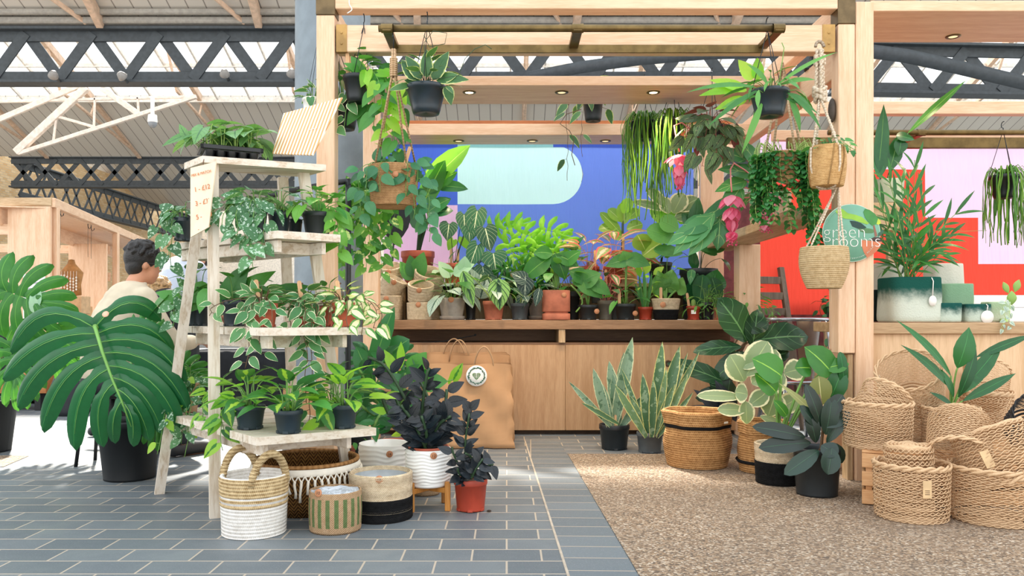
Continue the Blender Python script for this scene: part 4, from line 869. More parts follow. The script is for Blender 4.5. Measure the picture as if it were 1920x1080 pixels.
class Pl:   # a potted plant: root, leaf builder, stem builder
    def __init__(s,name,label,cat,loc,seed=1,group=None,rz=0.0):
        s.t=thing(name,label,cat,loc,rz,group); s.l={}; s.s=MB(); s.rg=random.Random(seed); s.o=Vector(loc); s.z=0
    def pot(s,*a,**k): s.z=pot(s.t,*a,**k); return s
    def q(s,k): return s.l.setdefault(k,MB())
    def done(s,stem=ST_G,lname='foliage',sname='stems',labels={}):
        for i,(k,m) in enumerate(s.l.items()):
            if m.f:
                o=m.build(lname if k not in labels else labels[k],LM[k],s.t)
        if s.s.f: s.s.build(sname,stem,s.t)
        return s.t
    def L(s,p): return Vector(p)-s.o
    # --- generators (local coordinates)
    def clump(s,k,n,R,hz,L,W,shape='ovate',bend=.5,fold=.12,el=(60,-35),az0=0,azr=360,base=.02,cx=0,cy=0,sr=.0022,wave=0.0,pet=1,zb=None,roll=.35,jit=.3):
        g=s.rg; z0=(s.z if zb is None else zb)
        for i in range(n):
            az=radians(az0+((i*137.5)%360)/360*azr+g.uniform(-15,15)); f=((i+.5)/n)**.6; f=min(1,max(.05,f+g.uniform(-.12,.12)))
            rr=R*f; h=hz[1]+(hz[0]-hz[1])*f**1.6+g.uniform(-.1,.1)*(hz[1]-hz[0])
            b=(cx+base*cos(az),cy+base*sin(az),z0-.005); e=Vector((cx+rr*cos(az),cy+rr*sin(az),z0+h))
            if pet: s.s.tube(bez(b,(cx+rr*.35*cos(az),cy+rr*.35*sin(az),z0+h*.95),e,5),[sr*1.3,sr*1.2,sr*1.1,sr,sr*.9,sr*.8],5)
            l=L*g.uniform(1-jit,1+jit*.6); leafE(s.q(k) if isinstance(k,str) else s.q(g.choice(k)),e,az+g.uniform(-.4,.4),radians(el[0]+(el[1]-el[0])*f+g.uniform(-14,14)),l,l*W*g.uniform(.9,1.1),g.uniform(-roll,roll),shape=shape,bend=bend*g.uniform(.6,1.3),fold=fold,wave=wave,rr=g)
        return s
    def path(s,pts,k,sp,L,W,shape='heart',sr=.002,bend=.5,fold=.1,droop=-.6,alt=1,pet=.018,end=0.0,wave=0.0,out=None,start=0.0):
        g=s.rg; pts=[Vector(p) for p in pts]; s.s.tube(pts,sr,5); acc=-start; nxt=sp*.5; side=1
        for i in range(len(pts)-1):
            d=pts[i+1]-pts[i]; ln=d.length
            if ln<1e-6: continue
            dn=d/ln
            while acc+ln>=nxt:
                p=pts[i]+dn*max(0,(nxt-acc)); side=-side; nxt+=sp*g.uniform(.8,1.2)
                lat=dn.cross(Vector((0,-1,.15)) if out is None else out)
                if lat.length<.1: lat=Vector((1,0,0))
                lat.normalize(); lat=lat*side*alt+Vector((g.uniform(-.5,.5),-.35+g.uniform(-.5,.5),0))
                a=p+lat.normalized()*pet; ld=(lat.normalized()+Vector((0,0,droop+g.uniform(-.4,.4)))+dn*.35); kk=k if isinstance(k,str) else g.choice(k)
                nv=Vector((g.uniform(-.5,.5),-1,.55+g.uniform(-.3,.4))); l=L*g.uniform(.75,1.15); leaf(s.q(kk),a,ld,nv,l,l*W,shape,bend*g.uniform(.5,1.4),fold,wave,rr=g)
                if pet>.004: s.s.tube([p,a],sr*.7,4)
            acc+=ln
        return s
    def trail(s,k,vines,r0,sp,L,W,shape='heart',zr=None,sr=.0018,kick=.04,out=1.0,**kw):  # vines: (azimuth deg, drop) or (az, drop, reach)
        g=s.rg; z0=s.z if zr is None else zr
        for v in vines:
            az=radians(v[0]); dr=v[1]; rc=v[2] if len(v)>2 else .05
            pts=[Vector((r0*.3*cos(az),r0*.3*sin(az),z0)),Vector((r0*.8*cos(az),r0*.8*sin(az),z0+kick)),Vector(((r0+rc*.6)*cos(az),(r0+rc*.6)*sin(az),z0+kick*.6))]
            n=max(3,int(dr/.05)); x,y=(r0+rc)*cos(az),(r0+rc)*sin(az)
            for i in range(n): x+=g.uniform(-.012,.012); y+=g.uniform(-.012,.006); pts.append(Vector((x,y,z0-dr*(i+.6)/n)))
            # soften
            s.path(sm(pts),k,sp,L,W,shape,sr=sr,**kw)
        return s
    def lp(s,k,lst,D,shape='ovate',face=(0,-1,.45),bend=.4,fold=.12,wave=0.0,root=None,sr=.003,dD=0.0):  # leaves by photo position: (x0,y0,x1,y1,width[,dD0,dD1])
        for e in lst:
            x0,y0,x1,y1,w=e[:5]; a,b=(e[5],e[6]) if len(e)>6 else (0,0); A=s.L(P(x0,y0,D+a)); B=s.L(P(x1,y1,D+b))
            leaf2(s.q(k),A,B,w/1500*D,face,bend,shape=shape,fold=fold,wave=wave,rr=s.rg)
            if root is not None: r=Vector(root); s.s.tube(bez(r,(r*.35+A*.65)+Vector((0,0,(A.z-r.z)*.25)),A,6),sr,6)
        return s
    def blades(s,k,lst,D,fold=.25,bend=.15,zb=None,face=(0,-1,.1)):
        for (x0,y0,x1,y1,w,*r) in lst:
            dd=r[0] if r else 0; leaf2(s.q(k),s.L(P(x0,y0,D+dd)),s.L(P(x1,y1,D+dd*2)),w/1500*D,face,bend,shape='strap',fold=fold,rr=s.rg)
        return s
    def cane(s,pts,k,n,L,W,shape,sr=.005,**kw):
        return s.path(sm([Vector(p) for p in pts]),k,sum((Vector(pts[i+1])-Vector(pts[i])).length for i in range(len(pts)-1))/n,L,W,shape,sr=sr,**kw)
    def hang(s,apex,r,z,mat=None,n=3,rad=.0022,hook=True):
        q=MB(); a=self_a=s.L(apex)
        for i in range(n): an=2*pi*i/n+.5; q.tube([(r*cos(an),r*sin(an),z),(a.x+.004*cos(an),a.y+.004*sin(an),a.z)],rad,5)
        if hook: q.tube([a]+[a+Vector((0,.022*sin(t),.03+.022-.022*cos(t))) for t in [i*.45 for i in range(9)]],.003,6)
        q.build('hanger',mat or WIRE,s.t); return s
def sm(pts,n=3):
    out=[]
    N=len(pts)
    for i in range(N-1):
        p0,p1,p2,p3=pts[max(i-1,0)],pts[i],pts[i+1],pts[min(i+2,N-1)]
        for k in range(n):
            t=k/n; out.append(.5*((2*p1)+(p2-p0)*t+(2*p0-5*p1+4*p2-p3)*t*t+(3*p1-p0-3*p2+p3)*t**3))
    out.append(pts[-1]); return out
def lobes(q,lst,D,o,nr=(0,-.75,.65),pill=.010,droop=.10,rg=random,M=18,hole=.32):
    nr=Vector(nr).normalized()
    for (x0,y0,x1,y1,x2,y2,w) in lst:
        V=[];uv=[]; a,b,c=Vector((x0,y0)),Vector((x1,y1)),Vector((x2,y2)); r=.35+.2*rg.random()
        for i in range(M+1):
            t=i/M; p=a*(1-t)**2+b*2*t*(1-t)+c*t*t; d=((b-a)*(1-t)+(c-b)*t); d.normalize(); n=Vector((-d.y,d.x))
            hw=w*.5*(.92+.16*min(1,t*1.5))*(1-hole*math.exp(-((t-.24)/.085)**2))*(1 if t<.72 else sqrt(max(0,1-((t-.72)/.28)**2))*.93+.07*(1-t)/.28)
            for s_ in COLS:
                xy=p+n*hw*s_; dd=D-.02*sin(pi*t)+droop*t*t; v=P(xy.x,xy.y,dd)-o+nr*pill*(1-s_*s_)*(1 if t>.1 else t*10)-nr*.02*abs(s_)**3*t
                V.append(v); uv.append((.5+s_*.5,.3))
        q.add(V,[(i*5+k,i*5+k+1,i*5+k+6,i*5+k+5) for i in range(M) for k in range(4)],uv,0,True,r)
# ================================================================ ladder, top shelf
t=thing('seedling_tray','black seedling tray on the ladder top full of young ribbed plants','tray',(-1.33,3.815,1.632),radians(26)); q=MB()
q.box((-.13,-.10,.05),(.15,-.085,.07),.002); q.box((-.13,.085,.05),(.15,.1,.07),.002); q.box((-.13,-.1,.05),(-.115,.1,.07),.002); q.box((.135,-.1,.05),(.15,.1,.07),.002); q.box((-.115,-.085,.045),(.135,.085,.05),.001); q.build('rim',BLKT:=plain('15181B',.35),t)
q=MB()
for i in range(5):
    for j in range(4): q.lathe([(0,0),(.016,0),(.023,.047)],10,M=Matrix.Translation((-.088+i*.049,-.066+j*.044,0)))
q.build('cells',BLKT,t)
Mt=Matrix.Translation((-1.33,3.815,1.632))@Matrix.Rotation(radians(26),4,'Z')
for i,(x,y) in enumerate([(-.09,-.05),(-.03,-.05),(.03,-.05),(.09,-.05),(.12,-.01),(-.06,.02),(0,.02),(.06,.03),(-.1,.05),(.11,.06),(.02,.07)]):
    p=Pl('seedling','young ribbed silvery green plant growing in the black tray on the ladder top','plant',Mt@Vector((x,y,.05)),10+i,'seedlings in the tray')
    p.clump('alod',5,.08,(.05,.13),.105,.66,'arrow',.6,.16,(25,-35),base=.006,zb=.0); p.s.lathe([(.019,-.004),(.012,.0),(0,.002)],10); p.done(ST_L)
p=Pl('potted_plant','lone seedling at the end of the tray, leaf drooping over the ladder edge','plant',Mt@Vector((-.09,.0,.05)),31,'seedlings in the tray')
p.t['label']='young ribbed silvery green plant growing in the black tray on the ladder top'; p.t.name='seedling'
p.lp('alod',[(352,252,303,275,17),(350,258,336,232,16)],3.72,'arrow',root=(0,0,0),sr=.002); p.done(ST_L)
# ladder, third shelf
def pp(name,lab,px,D,z,rt,h,seed,style='nursery',mat=None,cat='potted plant',group=None,**k): return Pl(name,lab,cat,PZ(px,D,z+.001),seed,group).pot(rt,h,style,mat,**k)
zc3=1.284
p=pp('satin_pothos','silver-speckled trailing plant in a black pot by the price board on the shelf end',343,4.0,zc3,.05,.115,1); p.clump('scin',9,.08,(.0,.1),.075,.78,'heart',.4,el=(20,-50)); p.trail('scin',[(185,.14,.06),(215,.22,.03),(250,.26,.02)],.05,.05,.075,.76,droop=-.9); p.done()
p=pp('satin_pothos','bushy silver-speckled trailing plant hanging over the third ladder shelf front',478,3.66,zc3,.058,.12,2); p.clump('scin',14,.13,(.0,.11),.082,.78,'heart',.4,el=(20,-45)); p.trail('scin',[(200,.06,.12),(225,.12,.08),(250,.16,.06),(275,.22,.05),(290,.30,.05),(310,.2,.06)],.058,.046,.078,.78,droop=-.8); p.done()
p=pp('satin_pothos','silver-speckled plant in a dark pot behind the bushy one on the third shelf',523,3.78,zc3,.052,.12,3); p.clump('scin',13,.12,(.03,.13),.075,.7,'heart',.4,el=(30,-30)); p.done()
p=pp('golden_pothos','upright glossy green pothos in the front black pot on the third shelf',595,3.80,zc3,.07,.115,4,mat=BLACKP); p.clump('poth',22,.14,(.02,.13),.09,.74,'heart',.5,el=(35,-35)); p.trail('poth',[(330,.15,.04),(350,.22,.04)],.07,.05,.085,.74); p.done(); 
p=pp('golden_pothos','small pothos in the narrow black pot beside the glossy one',553,3.90,zc3,.036,.095,5); p.clump('poth',9,.08,(.02,.1),.07,.72,'heart',el=(35,-25)); p.done()
# ladder, second shelf
zb2=.858
p=pp('philodendron','matte broad-leaved philodendron in a black pot at the rear end of the second shelf',372,4.06,zb2,.058,.15,6); p.clump(['phil','scin'],13,.17,(.0,.17),.11,.74,'heart',.5,el=(30,-40)); p.lp('phil',[(385,545,345,566,45),(392,558,330,592,34),(330,560,292,548,26)],4.0,'heart',bend=.6); p.trail('scin',[(200,.1,.08),(230,.16,.06)],.06,.045,.08,.76); p.done()
p=pp('philodendron','large-leaved philodendron in a black pot behind the hoyas on the second shelf',440,3.95,zb2,.062,.13,7); p.lp('phil',[(430,560,470,490,50),(452,556,518,508,44),(500,560,560,548,50),(480,556,450,520,40),(520,560,580,536,44),(415,570,398,600,40)],3.95,'heart',bend=.7,root=(0,0,.12)); p.clump('phil',8,.16,(.04,.16),.12,.7,'heart'); p.done()
def hoya(lab,px,D,k,seed,mat,rt=.062,h=.108,vs=None,st=True):
    p=pp('hoya',lab,px,D,zb2,rt,h,seed,'nursery',mat); p.clump(k,17,.125,(.01,.09),.08,.54,'ovate',.35,.12,el=(35,-12)); p.trail(k,vs,rt,.038,.074,.56,'ovate',droop=-.4)
    if st: stick(p.t,-.012,-.02,.09,.125,.02,(.05,-.12),.1); disc(p.t,-.012,-.024,.2,.0045,mat=plain('5B4636',.7))
    p.done(ST_B); return p
hoya('cream-edged hoya in a terracotta pot at the front of the second shelf, tall wooden stick',494,3.63,'hoyv',8,M_TER,.064,.108,[(190,.05,.16),(235,.16,.03),(255,.30,.02),(275,.24,.02),(300,.12,.06)])
hoya('cream-edged hoya in the middle terracotta pot, vine hanging lowest below the shelf',574,3.74,'hoyv',9,M_TER,.06,.1,[(240,.12,.06),(262,.24,.05),(280,.45,.08),(295,.55,.06),(310,.2,.06),(330,.1,.08)])
hoya('cream-centred hoya with pinkish vines in the terracotta pot at the shelf corner',645,3.72,'hoyc',10,M_TER,.064,.112,[(250,.08,.05),(290,.12,.06),(320,.16,.08),(345,.12,.1),(10,.1,.1)])
p=pp('hoya','small plain hoya squeezed in behind the terracotta pots on the second shelf',612,3.9,zb2,.045,.1,11,'nursery',M_TER); p.clump(['phil','brt'],12,.12,(.02,.12),.07,.55,'ovate'); p.done()
# ladder, bottom shelf
za1=.411
def bras(lab,px,D,seed,rt=.066,h=.104,ks=('bras','lime','phil'),vs=(),n=16,R=.15):
    p=pp('philodendron_brasil',lab,px,D,za1,rt,h,seed,mat=plain('22323B',.4,0,.08)); p.clump(list(ks),n,R,(.03,.15),.12,.70,'heart',.6,.16,el=(50,-8),sr=.0024); 
    if vs: p.trail(list(ks),vs,rt,.05,.085,.66)
    p.done(ST_G); return p
bras('lime-striped philodendron in the black pot nearest the upright ladder leg',469,3.53,12,ks=('bras','lime','lime'),vs=[(185,.12,.05),(200,.2,.04)])
bras('philodendron with bare orange stems in the middle black pot of the bottom shelf',541,3.405,13,.061,.098,ks=('bras','phil'))
bras('lime and green philodendron in the black pot at the bottom shelf corner',645,3.56,14,.06,.104,ks=('bras','lime','brt'),vs=[(200,.1,.03)])
bras('philodendron hidden behind the corner pot on the bottom shelf',625,3.75,15,.055,.09,ks=('phil',),n=10,R=.1)
p=pp('trailing_peperomia','thin trailing grey-green plant in a pale pot at the rear of the bottom shelf',352,4.15,za1,.06,.15,16,'plain',plain('C79F82',.7)); p.clump('scin',14,.15,(.0,.12),.06,.62,'ovate'); p.trail('scin',[(220,.15,.12),(250,.22,.1),(275,.3,.06),(300,.25,.08),(320,.2,.1)],.06,.042,.06,.7); p.trail('brt',[(255,.34,.1),(290,.36,.08)],.06,.14,.075,.6,'ovate'); p.done()
p=pp('philodendron','small trailing plant in a dark pot at the ladder back',412,3.92,za1,.045,.115,17); p.clump('scin',10,.1,(.0,.1),.06,.66,'heart'); p.trail('lime',[(240,.1,.05),(270,.14,.05)],.05,.06,.07,.6); p.done()
p=pp('houseplant','small dark-leaved plant in a red pot on the ground under the ladder',612,4.75,.001,.07,.12,18,'nursery',M_TER); p.clump('zzg',14,.12,(.02,.18),.06,.45,'ovate'); p.done(ST_D)
p=pp('houseplant','small leafy plant in a terracotta pot under the ladder beside the red pot',652,4.95,.001,.075,.12,19,'nursery',M_CLAY); p.clump('phil',14,.12,(.02,.18),.06,.5,'ovate'); p.done(ST_D)
# black garment rail with pothos
t=thing('pipe_rail','black pipe rail behind the ladder, bent down beside the hall column','rail',(SX(652,4.75),4.75,0)); o=t.location.copy()
q=MB(); q.tube(sm([P(500,368,4.3)-o,P(560,355,4.45)-o,P(636,342,4.72)-o,P(650,342,4.75)-o,P(653,352,4.75)-o,P(653,380,4.75)-o,Vector((0,0,0))],4),.017,10); q.build('pipe',BLACKP,t)
q=MB(); q.lathe([(.0,.0),(.045,0),(.045,.008),(.02,.012),(.02,.04)],16); q.build('flange',BLACKP,t)
p=Pl('golden_pothos','dense pothos cascading in front of the grey hall column and black pipe','hanging plant',P(684,405,4.95),20); p.pot(.075,.12,'hang',BLACKP); p.hang(P(690,342,4.98),.07,.12); p.clump('poth',26,.17,(-.02,.14),.09,.76,'heart',el=(20,-50)); p.trail('poth',[(180,.3,.1),(200,.45,.08),(225,.5,.06),(250,.42,.05),(270,.48,.05),(290,.35,.07),(315,.5,.08),(340,.4,.1),(0,.25,.12),(240,.25,.1),(280,.22,.12)],.075,.05,.085,.72); p.done()
# ================================================================ hanging plants
p=Pl('jute_hanging_planter','jute rope hanging planter with glossy leaves near the stall post','hanging plant',P(738,388,4.5),21); p.pot(.14,.225,'coil',rope('C99E70','97704A',110),.125)
q=MB(); ap=p.L(P(738,92,4.17)); 
for a in (0.4,2.5,4.0,5.4): q.tube([(.135*cos(a),.135*sin(a),.215),(ap.x+.012*cos(a),ap.y+.012*sin(a),ap.z-.14),(ap.x+.008*cos(a),ap.y+.008*sin(a),ap.z)],.0055,7)
for k in range(9): q.tube([(ap.x+.017*cos(a),ap.y+.017*sin(a),ap.z-.14+k*.011) for a in [2*pi*i/10 for i in range(10)]],.006,5,closed=True)
q.build('rope',rope('E0BE98','B8936C',60,.8,'u'),p.t); q=MB(); q.tube([ap+Vector((0,0,-.01)),ap+Vector((0,0,.05)),ap+Vector((0,-.02,.075)),ap+Vector((0,-.035,.05))],.003,6); q.build('hook',WIRE,p.t)
p.clump('pep',22,.16,(-.06,.1),.075,.72,'ovate',el=(30,-50)); p.trail('pep',[(170,.18,.04),(195,.3,.05),(220,.2,.03),(250,.16,.02),(330,.3,.03),(345,.42,.05),(10,.35,.05),(305,.18,.03)],.14,.05,.08,.7,'ovate'); p.clump('brt',12,.1,(.08,.22),.05,.3,'lance',el=(60,20)); stick(p.t,.07,-.11,.19,.13,.02,(.1,.3),0); disc(p.t,.03,-.138,.16,.016); p.done()
p=Pl('hanging_hoya','thick-leaved plant in a black hanging pot on the brass rail','hanging plant',P(799,214,4.17),22); p.pot(.104,.145,'hang',M_BLK,.075); p.hang(P(801,50,4.15),.1,.14)
p.clump('hoyd',20,.15,(-.02,.16),.1,.42,'ovate',.4,el=(50,-20)); p.lp('hoyd',[(782,150,752,112,30),(790,148,760,104,26),(812,150,842,96,30),(818,150,880,150,28),(790,160,758,150,24),(838,160,846,198,22),(826,150,858,140,26),(800,145,800,92,26),(770,160,728,170,18)],4.12,'ovate'); p.s.tube([p.L(P(*k)) for k in ((800,150,4.1),(860,142,4.1),(872,110,4.1),(890,92,4.1),(910,84,4.1),(922,92,4.1))],.002,5); p.s.tube([p.L(P(*k)) for k in ((800,150,4.1),(795,80,4.1),(812,58,4.1),(838,62,4.1),(834,82,4.1),(805,88,4.1),(795,66,4.1))],.002,5); p.done(ST_D)
p=Pl('hanging_philodendron','upper black hanging pot with a wooden label beside the birch post','hanging plant',P(669,192,4.45),23); p.pot(.075,.145,'hang',BLACKP,.055); p.hang(P(682,52,4.40),.07,.14); p.clump('phil',16,.13,(.03,.15),.085,.74,'heart',el=(35,-10),az0=-60,azr=200); p.trail(['phil','phil','brt'],[(325,.22,.08),(340,.35,.12),(350,.45,.15),(10,.3,.16),(330,.3,.04)],.075,.06,.1,.72); stick(p.t,-.045,-.02,.13,.14,.02,(.0,-.03)); p.done()
p=Pl('hanging_pothos','lower black hanging pot with a white-variegated vine beside the birch post','hanging plant',P(644,243,4.62),24); p.pot(.095,.17,'hang',BLACKP,.07); p.hang(P(636,100,4.6),.09,.16); p.clump(['hoyv','phil'],14,.13,(.04,.2),.08,.72,'heart',el=(35,0),az0=90,azr=200); p.trail('hoyv',[(260,.26,.03),(290,.2,.06)],.095,.07,.07,.8); p.lp('phil',[(676,200,650,236,30),(690,196,672,240,34)],4.5,'heart'); p.done()
p=Pl('hanging_pothos','variegated plant hanging on thin strings in front of the hall column','hanging plant',P(588,215,5.1),25); p.pot(.07,.1,'hang',M_WHT,.06); p.hang(P(600,60,5.1),.07,.1,n=3,rad=.0015); p.clump('hoyv',18,.11,(.0,.1),.075,.72,'heart'); p.done()
p=Pl('hanging_hoya','dark hoya in a black pot hanging under the downlights','hanging plant',P(1112,228,5.9),26); p.pot(.075,.16,'hang',BLACKP,.06); p.hang(P(1108,166,5.42),.07,.15,hook=False); p.clump('hoyd',18,.18,(.0,.16),.12,.5,'ovate',el=(30,-45)); p.trail('hoyd',[(200,.2,.12),(230,.45,.05),(180,.6,.1)],.08,.16,.12,.45,'ovate'); p.s.tube([p.L(P(*k)) for k in ((1090,205,5.8),(1062,214,5.8),(1050,232,5.8),(1068,245,5.8),(1076,262,5.8),(1072,290,5.8),(1078,310,5.8))],.003,5); p.done(ST_B)
def rhipsalis(lab,px,y,D,r,h,n,drop,seed,apex,leafw=.014,az=(0,360),k='rhip'):
    p=Pl('mistletoe_cactus',lab,'hanging plant',P(px,y,D),seed); p.pot(r,h,'hang',BLACKP,r*.75); p.hang(apex,r,h); g=p.rg; q=p.q(k)
    for i in range(n):
        a=radians(g.uniform(*az)); rr=r*g.uniform(.8,1.5); dr=drop*g.uniform(.35,1)**1.1
        pts=[Vector((r*.4*cos(a),r*.4*sin(a),h)),Vector((rr*.8*cos(a),rr*.8*sin(a),h+.035+g.random()*.03)),Vector((rr*1.15*cos(a),rr*1.15*sin(a),h-.03))]; x,y_=pts[-1].x,pts[-1].y; m=max(3,int(dr/.07))
        for j in range(m): x+=g.uniform(-.012,.012); y_+=g.uniform(-.012,.012); pts.append(Vector((x,y_,h-.03-dr*(j+1)/m)))
        pts=sm(pts,2); N=len(pts)
        q.tube(pts,[leafw*.5*(.6+.4*sin(pi*j/N)) for j in range(N)],4,r=g.random(),squash=.35)
    p.done(); return p
rhipsalis('long thread-leaved cactus hanging over the blue banner',1208,262,5.55,.1,.12,85,.68,27,P(1208,160,5.5),.011)
rhipsalis('thread-leaved cactus with yellowish top hanging beside the dark prayer plant',1262,258,5.35,.09,.12,60,.5,28,P(1262,160,5.4),.011)
rhipsalis('shaggy thread cactus hanging from the brass rail before the lilac banner',1883,372,5.6,.095,.16,60,.5,29,P(1881,248,5.6),.011)
p=Pl('prayer_plant','dark veined prayer plant hanging above the pink flowers','hanging plant',P(1330,272,5.0),30); p.pot(.085,.12,'hang',BLACKP,.065); p.hang(P(1335,150,5.0),.08,.12); p.clump('mara',34,.2,(-.08,.14),.115,.55,'ovate',el=(30,-60)); p.trail('mara',[(190,.12,.06),(220,.25,.05),(250,.28,.03),(275,.2,.03),(300,.26,.04),(330,.22,.05)],.085,.06,.12,.5,'ovate',droop=-.9); p.done(ST_R)
p=Pl('fishbone_cactus','black hanging pot of flat jagged stems on the brass rail end','hanging plant',P(1443,219,4.17),32); p.pot(.1,.135,'hang',M_BLK,.075); p.hang(P(1439,60,4.15),.095,.13); p.clump('epi',22,.17,(-.02,.1),.13,.2,'lance',.6,.1,(35,-45)); p.lp('epi',[(1420,165,1286,174,11),(1425,168,1325,240,11),(1450,165,1570,98,8),(1470,170,1540,245,12),(1478,180,1500,250,13),(1430,190,1390,290,13),(1460,160,1530,150,11),(1440,160,1400,120,12),(1470,185,1535,215,10),(1420,180,1350,205,10),(1480,175,1520,200,9)],4.12,'lance',bend=.9); p.lp('brt',[(1410,150,1384,112,32),(1420,150,1420,108,24),(1400,170,1330,150,26),(1400,185,1340,206,24),(1395,165,1310,180,22)],4.28,'ovate'); p.s.tube([p.L(P(*k)) for k in ((1460,160,4.1),(1466,120,4.1),(1470,90,4.1),(1466,80,4.1))],.0025,5); p.done()
# curly lipstick plant
p=Pl('curly_lipstick_plant','cascading curly-leaved plant with red buds in a jute hanging basket','hanging plant',P(1470,352,4.55),33); p.pot(.12,.19,'coil',rope('C99E70','97704A',110),.11); q=MB(); ap=p.L(P(1467,118,4.6))
for a in (0.2,1.8,3.3,4.9): q.tube([(.118*cos(a),.118*sin(a),.18),(ap.x,ap.y,ap.z)],.007,6)
q.build('rope',rope('DCC3A4','B0916C',60,.8,'u'),p.t); g=p.rg; q=p.q('curl')
for i in range(46):
    a=radians(g.uniform(150,390)); dr=g.uniform(.1,.42) if g.random()<.7 else g.uniform(.3,.55); r0=.12*g.uniform(.7,1.25); pts=[Vector((.05*cos(a),.05*sin(a),.19)),Vector((r0*cos(a),r0*sin(a),.215+g.random()*.05))]; x,y_=pts[-1].x*1.12,pts[-1].y*1.12; n=int(dr/.025)
    for j in range(n):
        x+=g.uniform(-.006,.006); y_+=g.uniform(-.006,.003); z=.19-dr*(j+.5)/n; pts.append(Vector((x,y_,z))); b=g.uniform(0,6.28)
        for s_ in (0,pi): leafE(q,(x,y_,z),b+s_,.35,.05,.036,g.uniform(-.5,.5),shape='round',bend=1.9,fold=.3,rr=g,cols=(-1,0,1))
    p.s.tube(sm(pts,2),.0022,4)
rq=MB()
for (x,y) in ((1456,342),(1466,345),(1492,336),(1475,352),(1540,270)): c=p.L(P(x,y,4.36)); rq.tube([c,c+Vector((.012,-.006,-.012)),c+Vector((.02,-.01,-.006))],[.004,.008,.003],7)
rq.build('red_bud',plain('E8402F',.4),p.t); p.done(ST_L)
# rattan basket and lower jute basket in macrame
p=Pl('rattan_hanging_planter','bundled rattan basket with a small green plant in a thick knotted rope hanger','hanging plant',P(1551,350,4.2),34)
q=MB(); pr=[(0,.002),(.06,.0)]
for i in range(45): f=i/44; pr.append((.068+.026*sin(pi*min(1,.15+f*.62))+(.0022 if i%2 else 0),f*.21))
pr+=[(.078,.205),(.07,.1),(0,.03)]; q.lathe(pr,40); q.build('basket',rope('DDB47C','A87B45',120,.6),p.t); q=MB()
for a in (-1.9,-1.2,1.5,3.0): q.tube([((.071+.028*sin(pi*min(1,.15+f*.62)))*cos(a+f*.35),(.071+.028*sin(pi*min(1,.15+f*.62)))*sin(a+f*.35),f*.21) for f in [i/12 for i in range(13)]],.003,5)
q.build('binding',plain('9A7440',.7),p.t); RP=rope('F2E2CC','CDB494',55,.85,'u'); q=MB(); ap=p.L(P(1537,92,4.3)); kn=p.L(P(1537,172,4.27))
def twist(q,a,b,r,tw=.035,n=None):
    a=Vector(a);b=Vector(b); L=(b-a).length; n=n or max(8,int(L/.012)); d=(b-a).normalized(); u=d.orthogonal().normalized(); w=d.cross(u)
    for s_ in (0,pi): q.tube([a.lerp(b,i/n)+(u*cos(L*i/n/tw*6.28+s_)+w*sin(L*i/n/tw*6.28+s_))*r*.55 for i in range(n+1)],r*.62,5)
for k,(dx,dy) in enumerate(((.014,0),(-.014,0),(0,.016),(0,-.016))): twist(q,ap+Vector((dx,dy,0)),kn+Vector((dx*1.4,dy*1.4,0)),.0095,.05)
for k in range(4): q.tube([(ap.x+.022*cos(a),ap.y+.006*sin(a),ap.z+.012+.03*sin(a)) for a in [pi*i/10 for i in range(11)]],.009,6)
for c,r in ((kn,.032),(kn+Vector((.004,0,-.03)),.028),(ap+Vector((0,0,-.06)),.024)):
    for k in range(3): q.tube([c+Vector((r*cos(a),r*.8*sin(a),(k-1)*.012+.012*sin(a*2+k))) for a in [2*pi*i/14 for i in range(14)]],.0095,6,closed=True)
for a in (0.3,1.9,3.4,5.0): twist(q,kn+Vector((0,0,-.02)),(.085*cos(a),.085*sin(a),.2),.0075)
for a in (0.3,1.9,3.4,5.0): q.tube([(.098*cos(a),.098*sin(a),.2),(.1*cos(a),.1*sin(a),.1),(.06*cos(a),.06*sin(a),-.006),(0,0,-.012)],.006,6)
q.build('rope_hanger',RP,p.t); p.z=.2; s=MB(); s.lathe([(.072,.19),(0,.195)],16); s.build('soil',SOIL,p.t); p.clump('curl',14,.1,(-.01,.06),.055,.6,'ovate',el=(30,-20)); p.trail('curl',[(350,.02,.05),(10,.0,.08)],.06,.03,.045,.6); p.done()
p=Pl('jute_hanging_planter','empty jute basket on twisted ropes hanging lowest beside the round sign','hanging planter',P(1545,541,4.2),35); pot(p.t,.118,.215,'coil',JUTES,.084,False,name='basket',bulge=.02); q=MB(); ap=p.L(P(1570,352,4.22))
for a in (.5,2.2,3.7,5.3): twist(q,ap+Vector((.006*cos(a),.006*sin(a),0)),(.117*cos(a),.117*sin(a),.2),.0055,.03)
q.build('rope',RP,p.t); q=MB(); q.lathe([(0,-.0015),(.012,-.0015),(.012,.0015),(0,.0015)],16,sx=.8); d_=q.build('wooden_tag',DISC,p.t); d_.location=(-.075,-.092,.19); d_.rotation_euler=(radians(90),0,-.6); p.t.rotation_euler=(0,0,0)
PINKM=NT('pink_petal'); _a=PINKM.n('ShaderNodeAttribute',attribute_name='rnd').outputs['Fac']; _c=PINKM.mix(_a,lin('F2648F'),lin('FFB0C6')); PINKM=PINKM.fin(PINKM.translucent(PINKM.bsdf(_c,.5,0,.3),_c,.35))
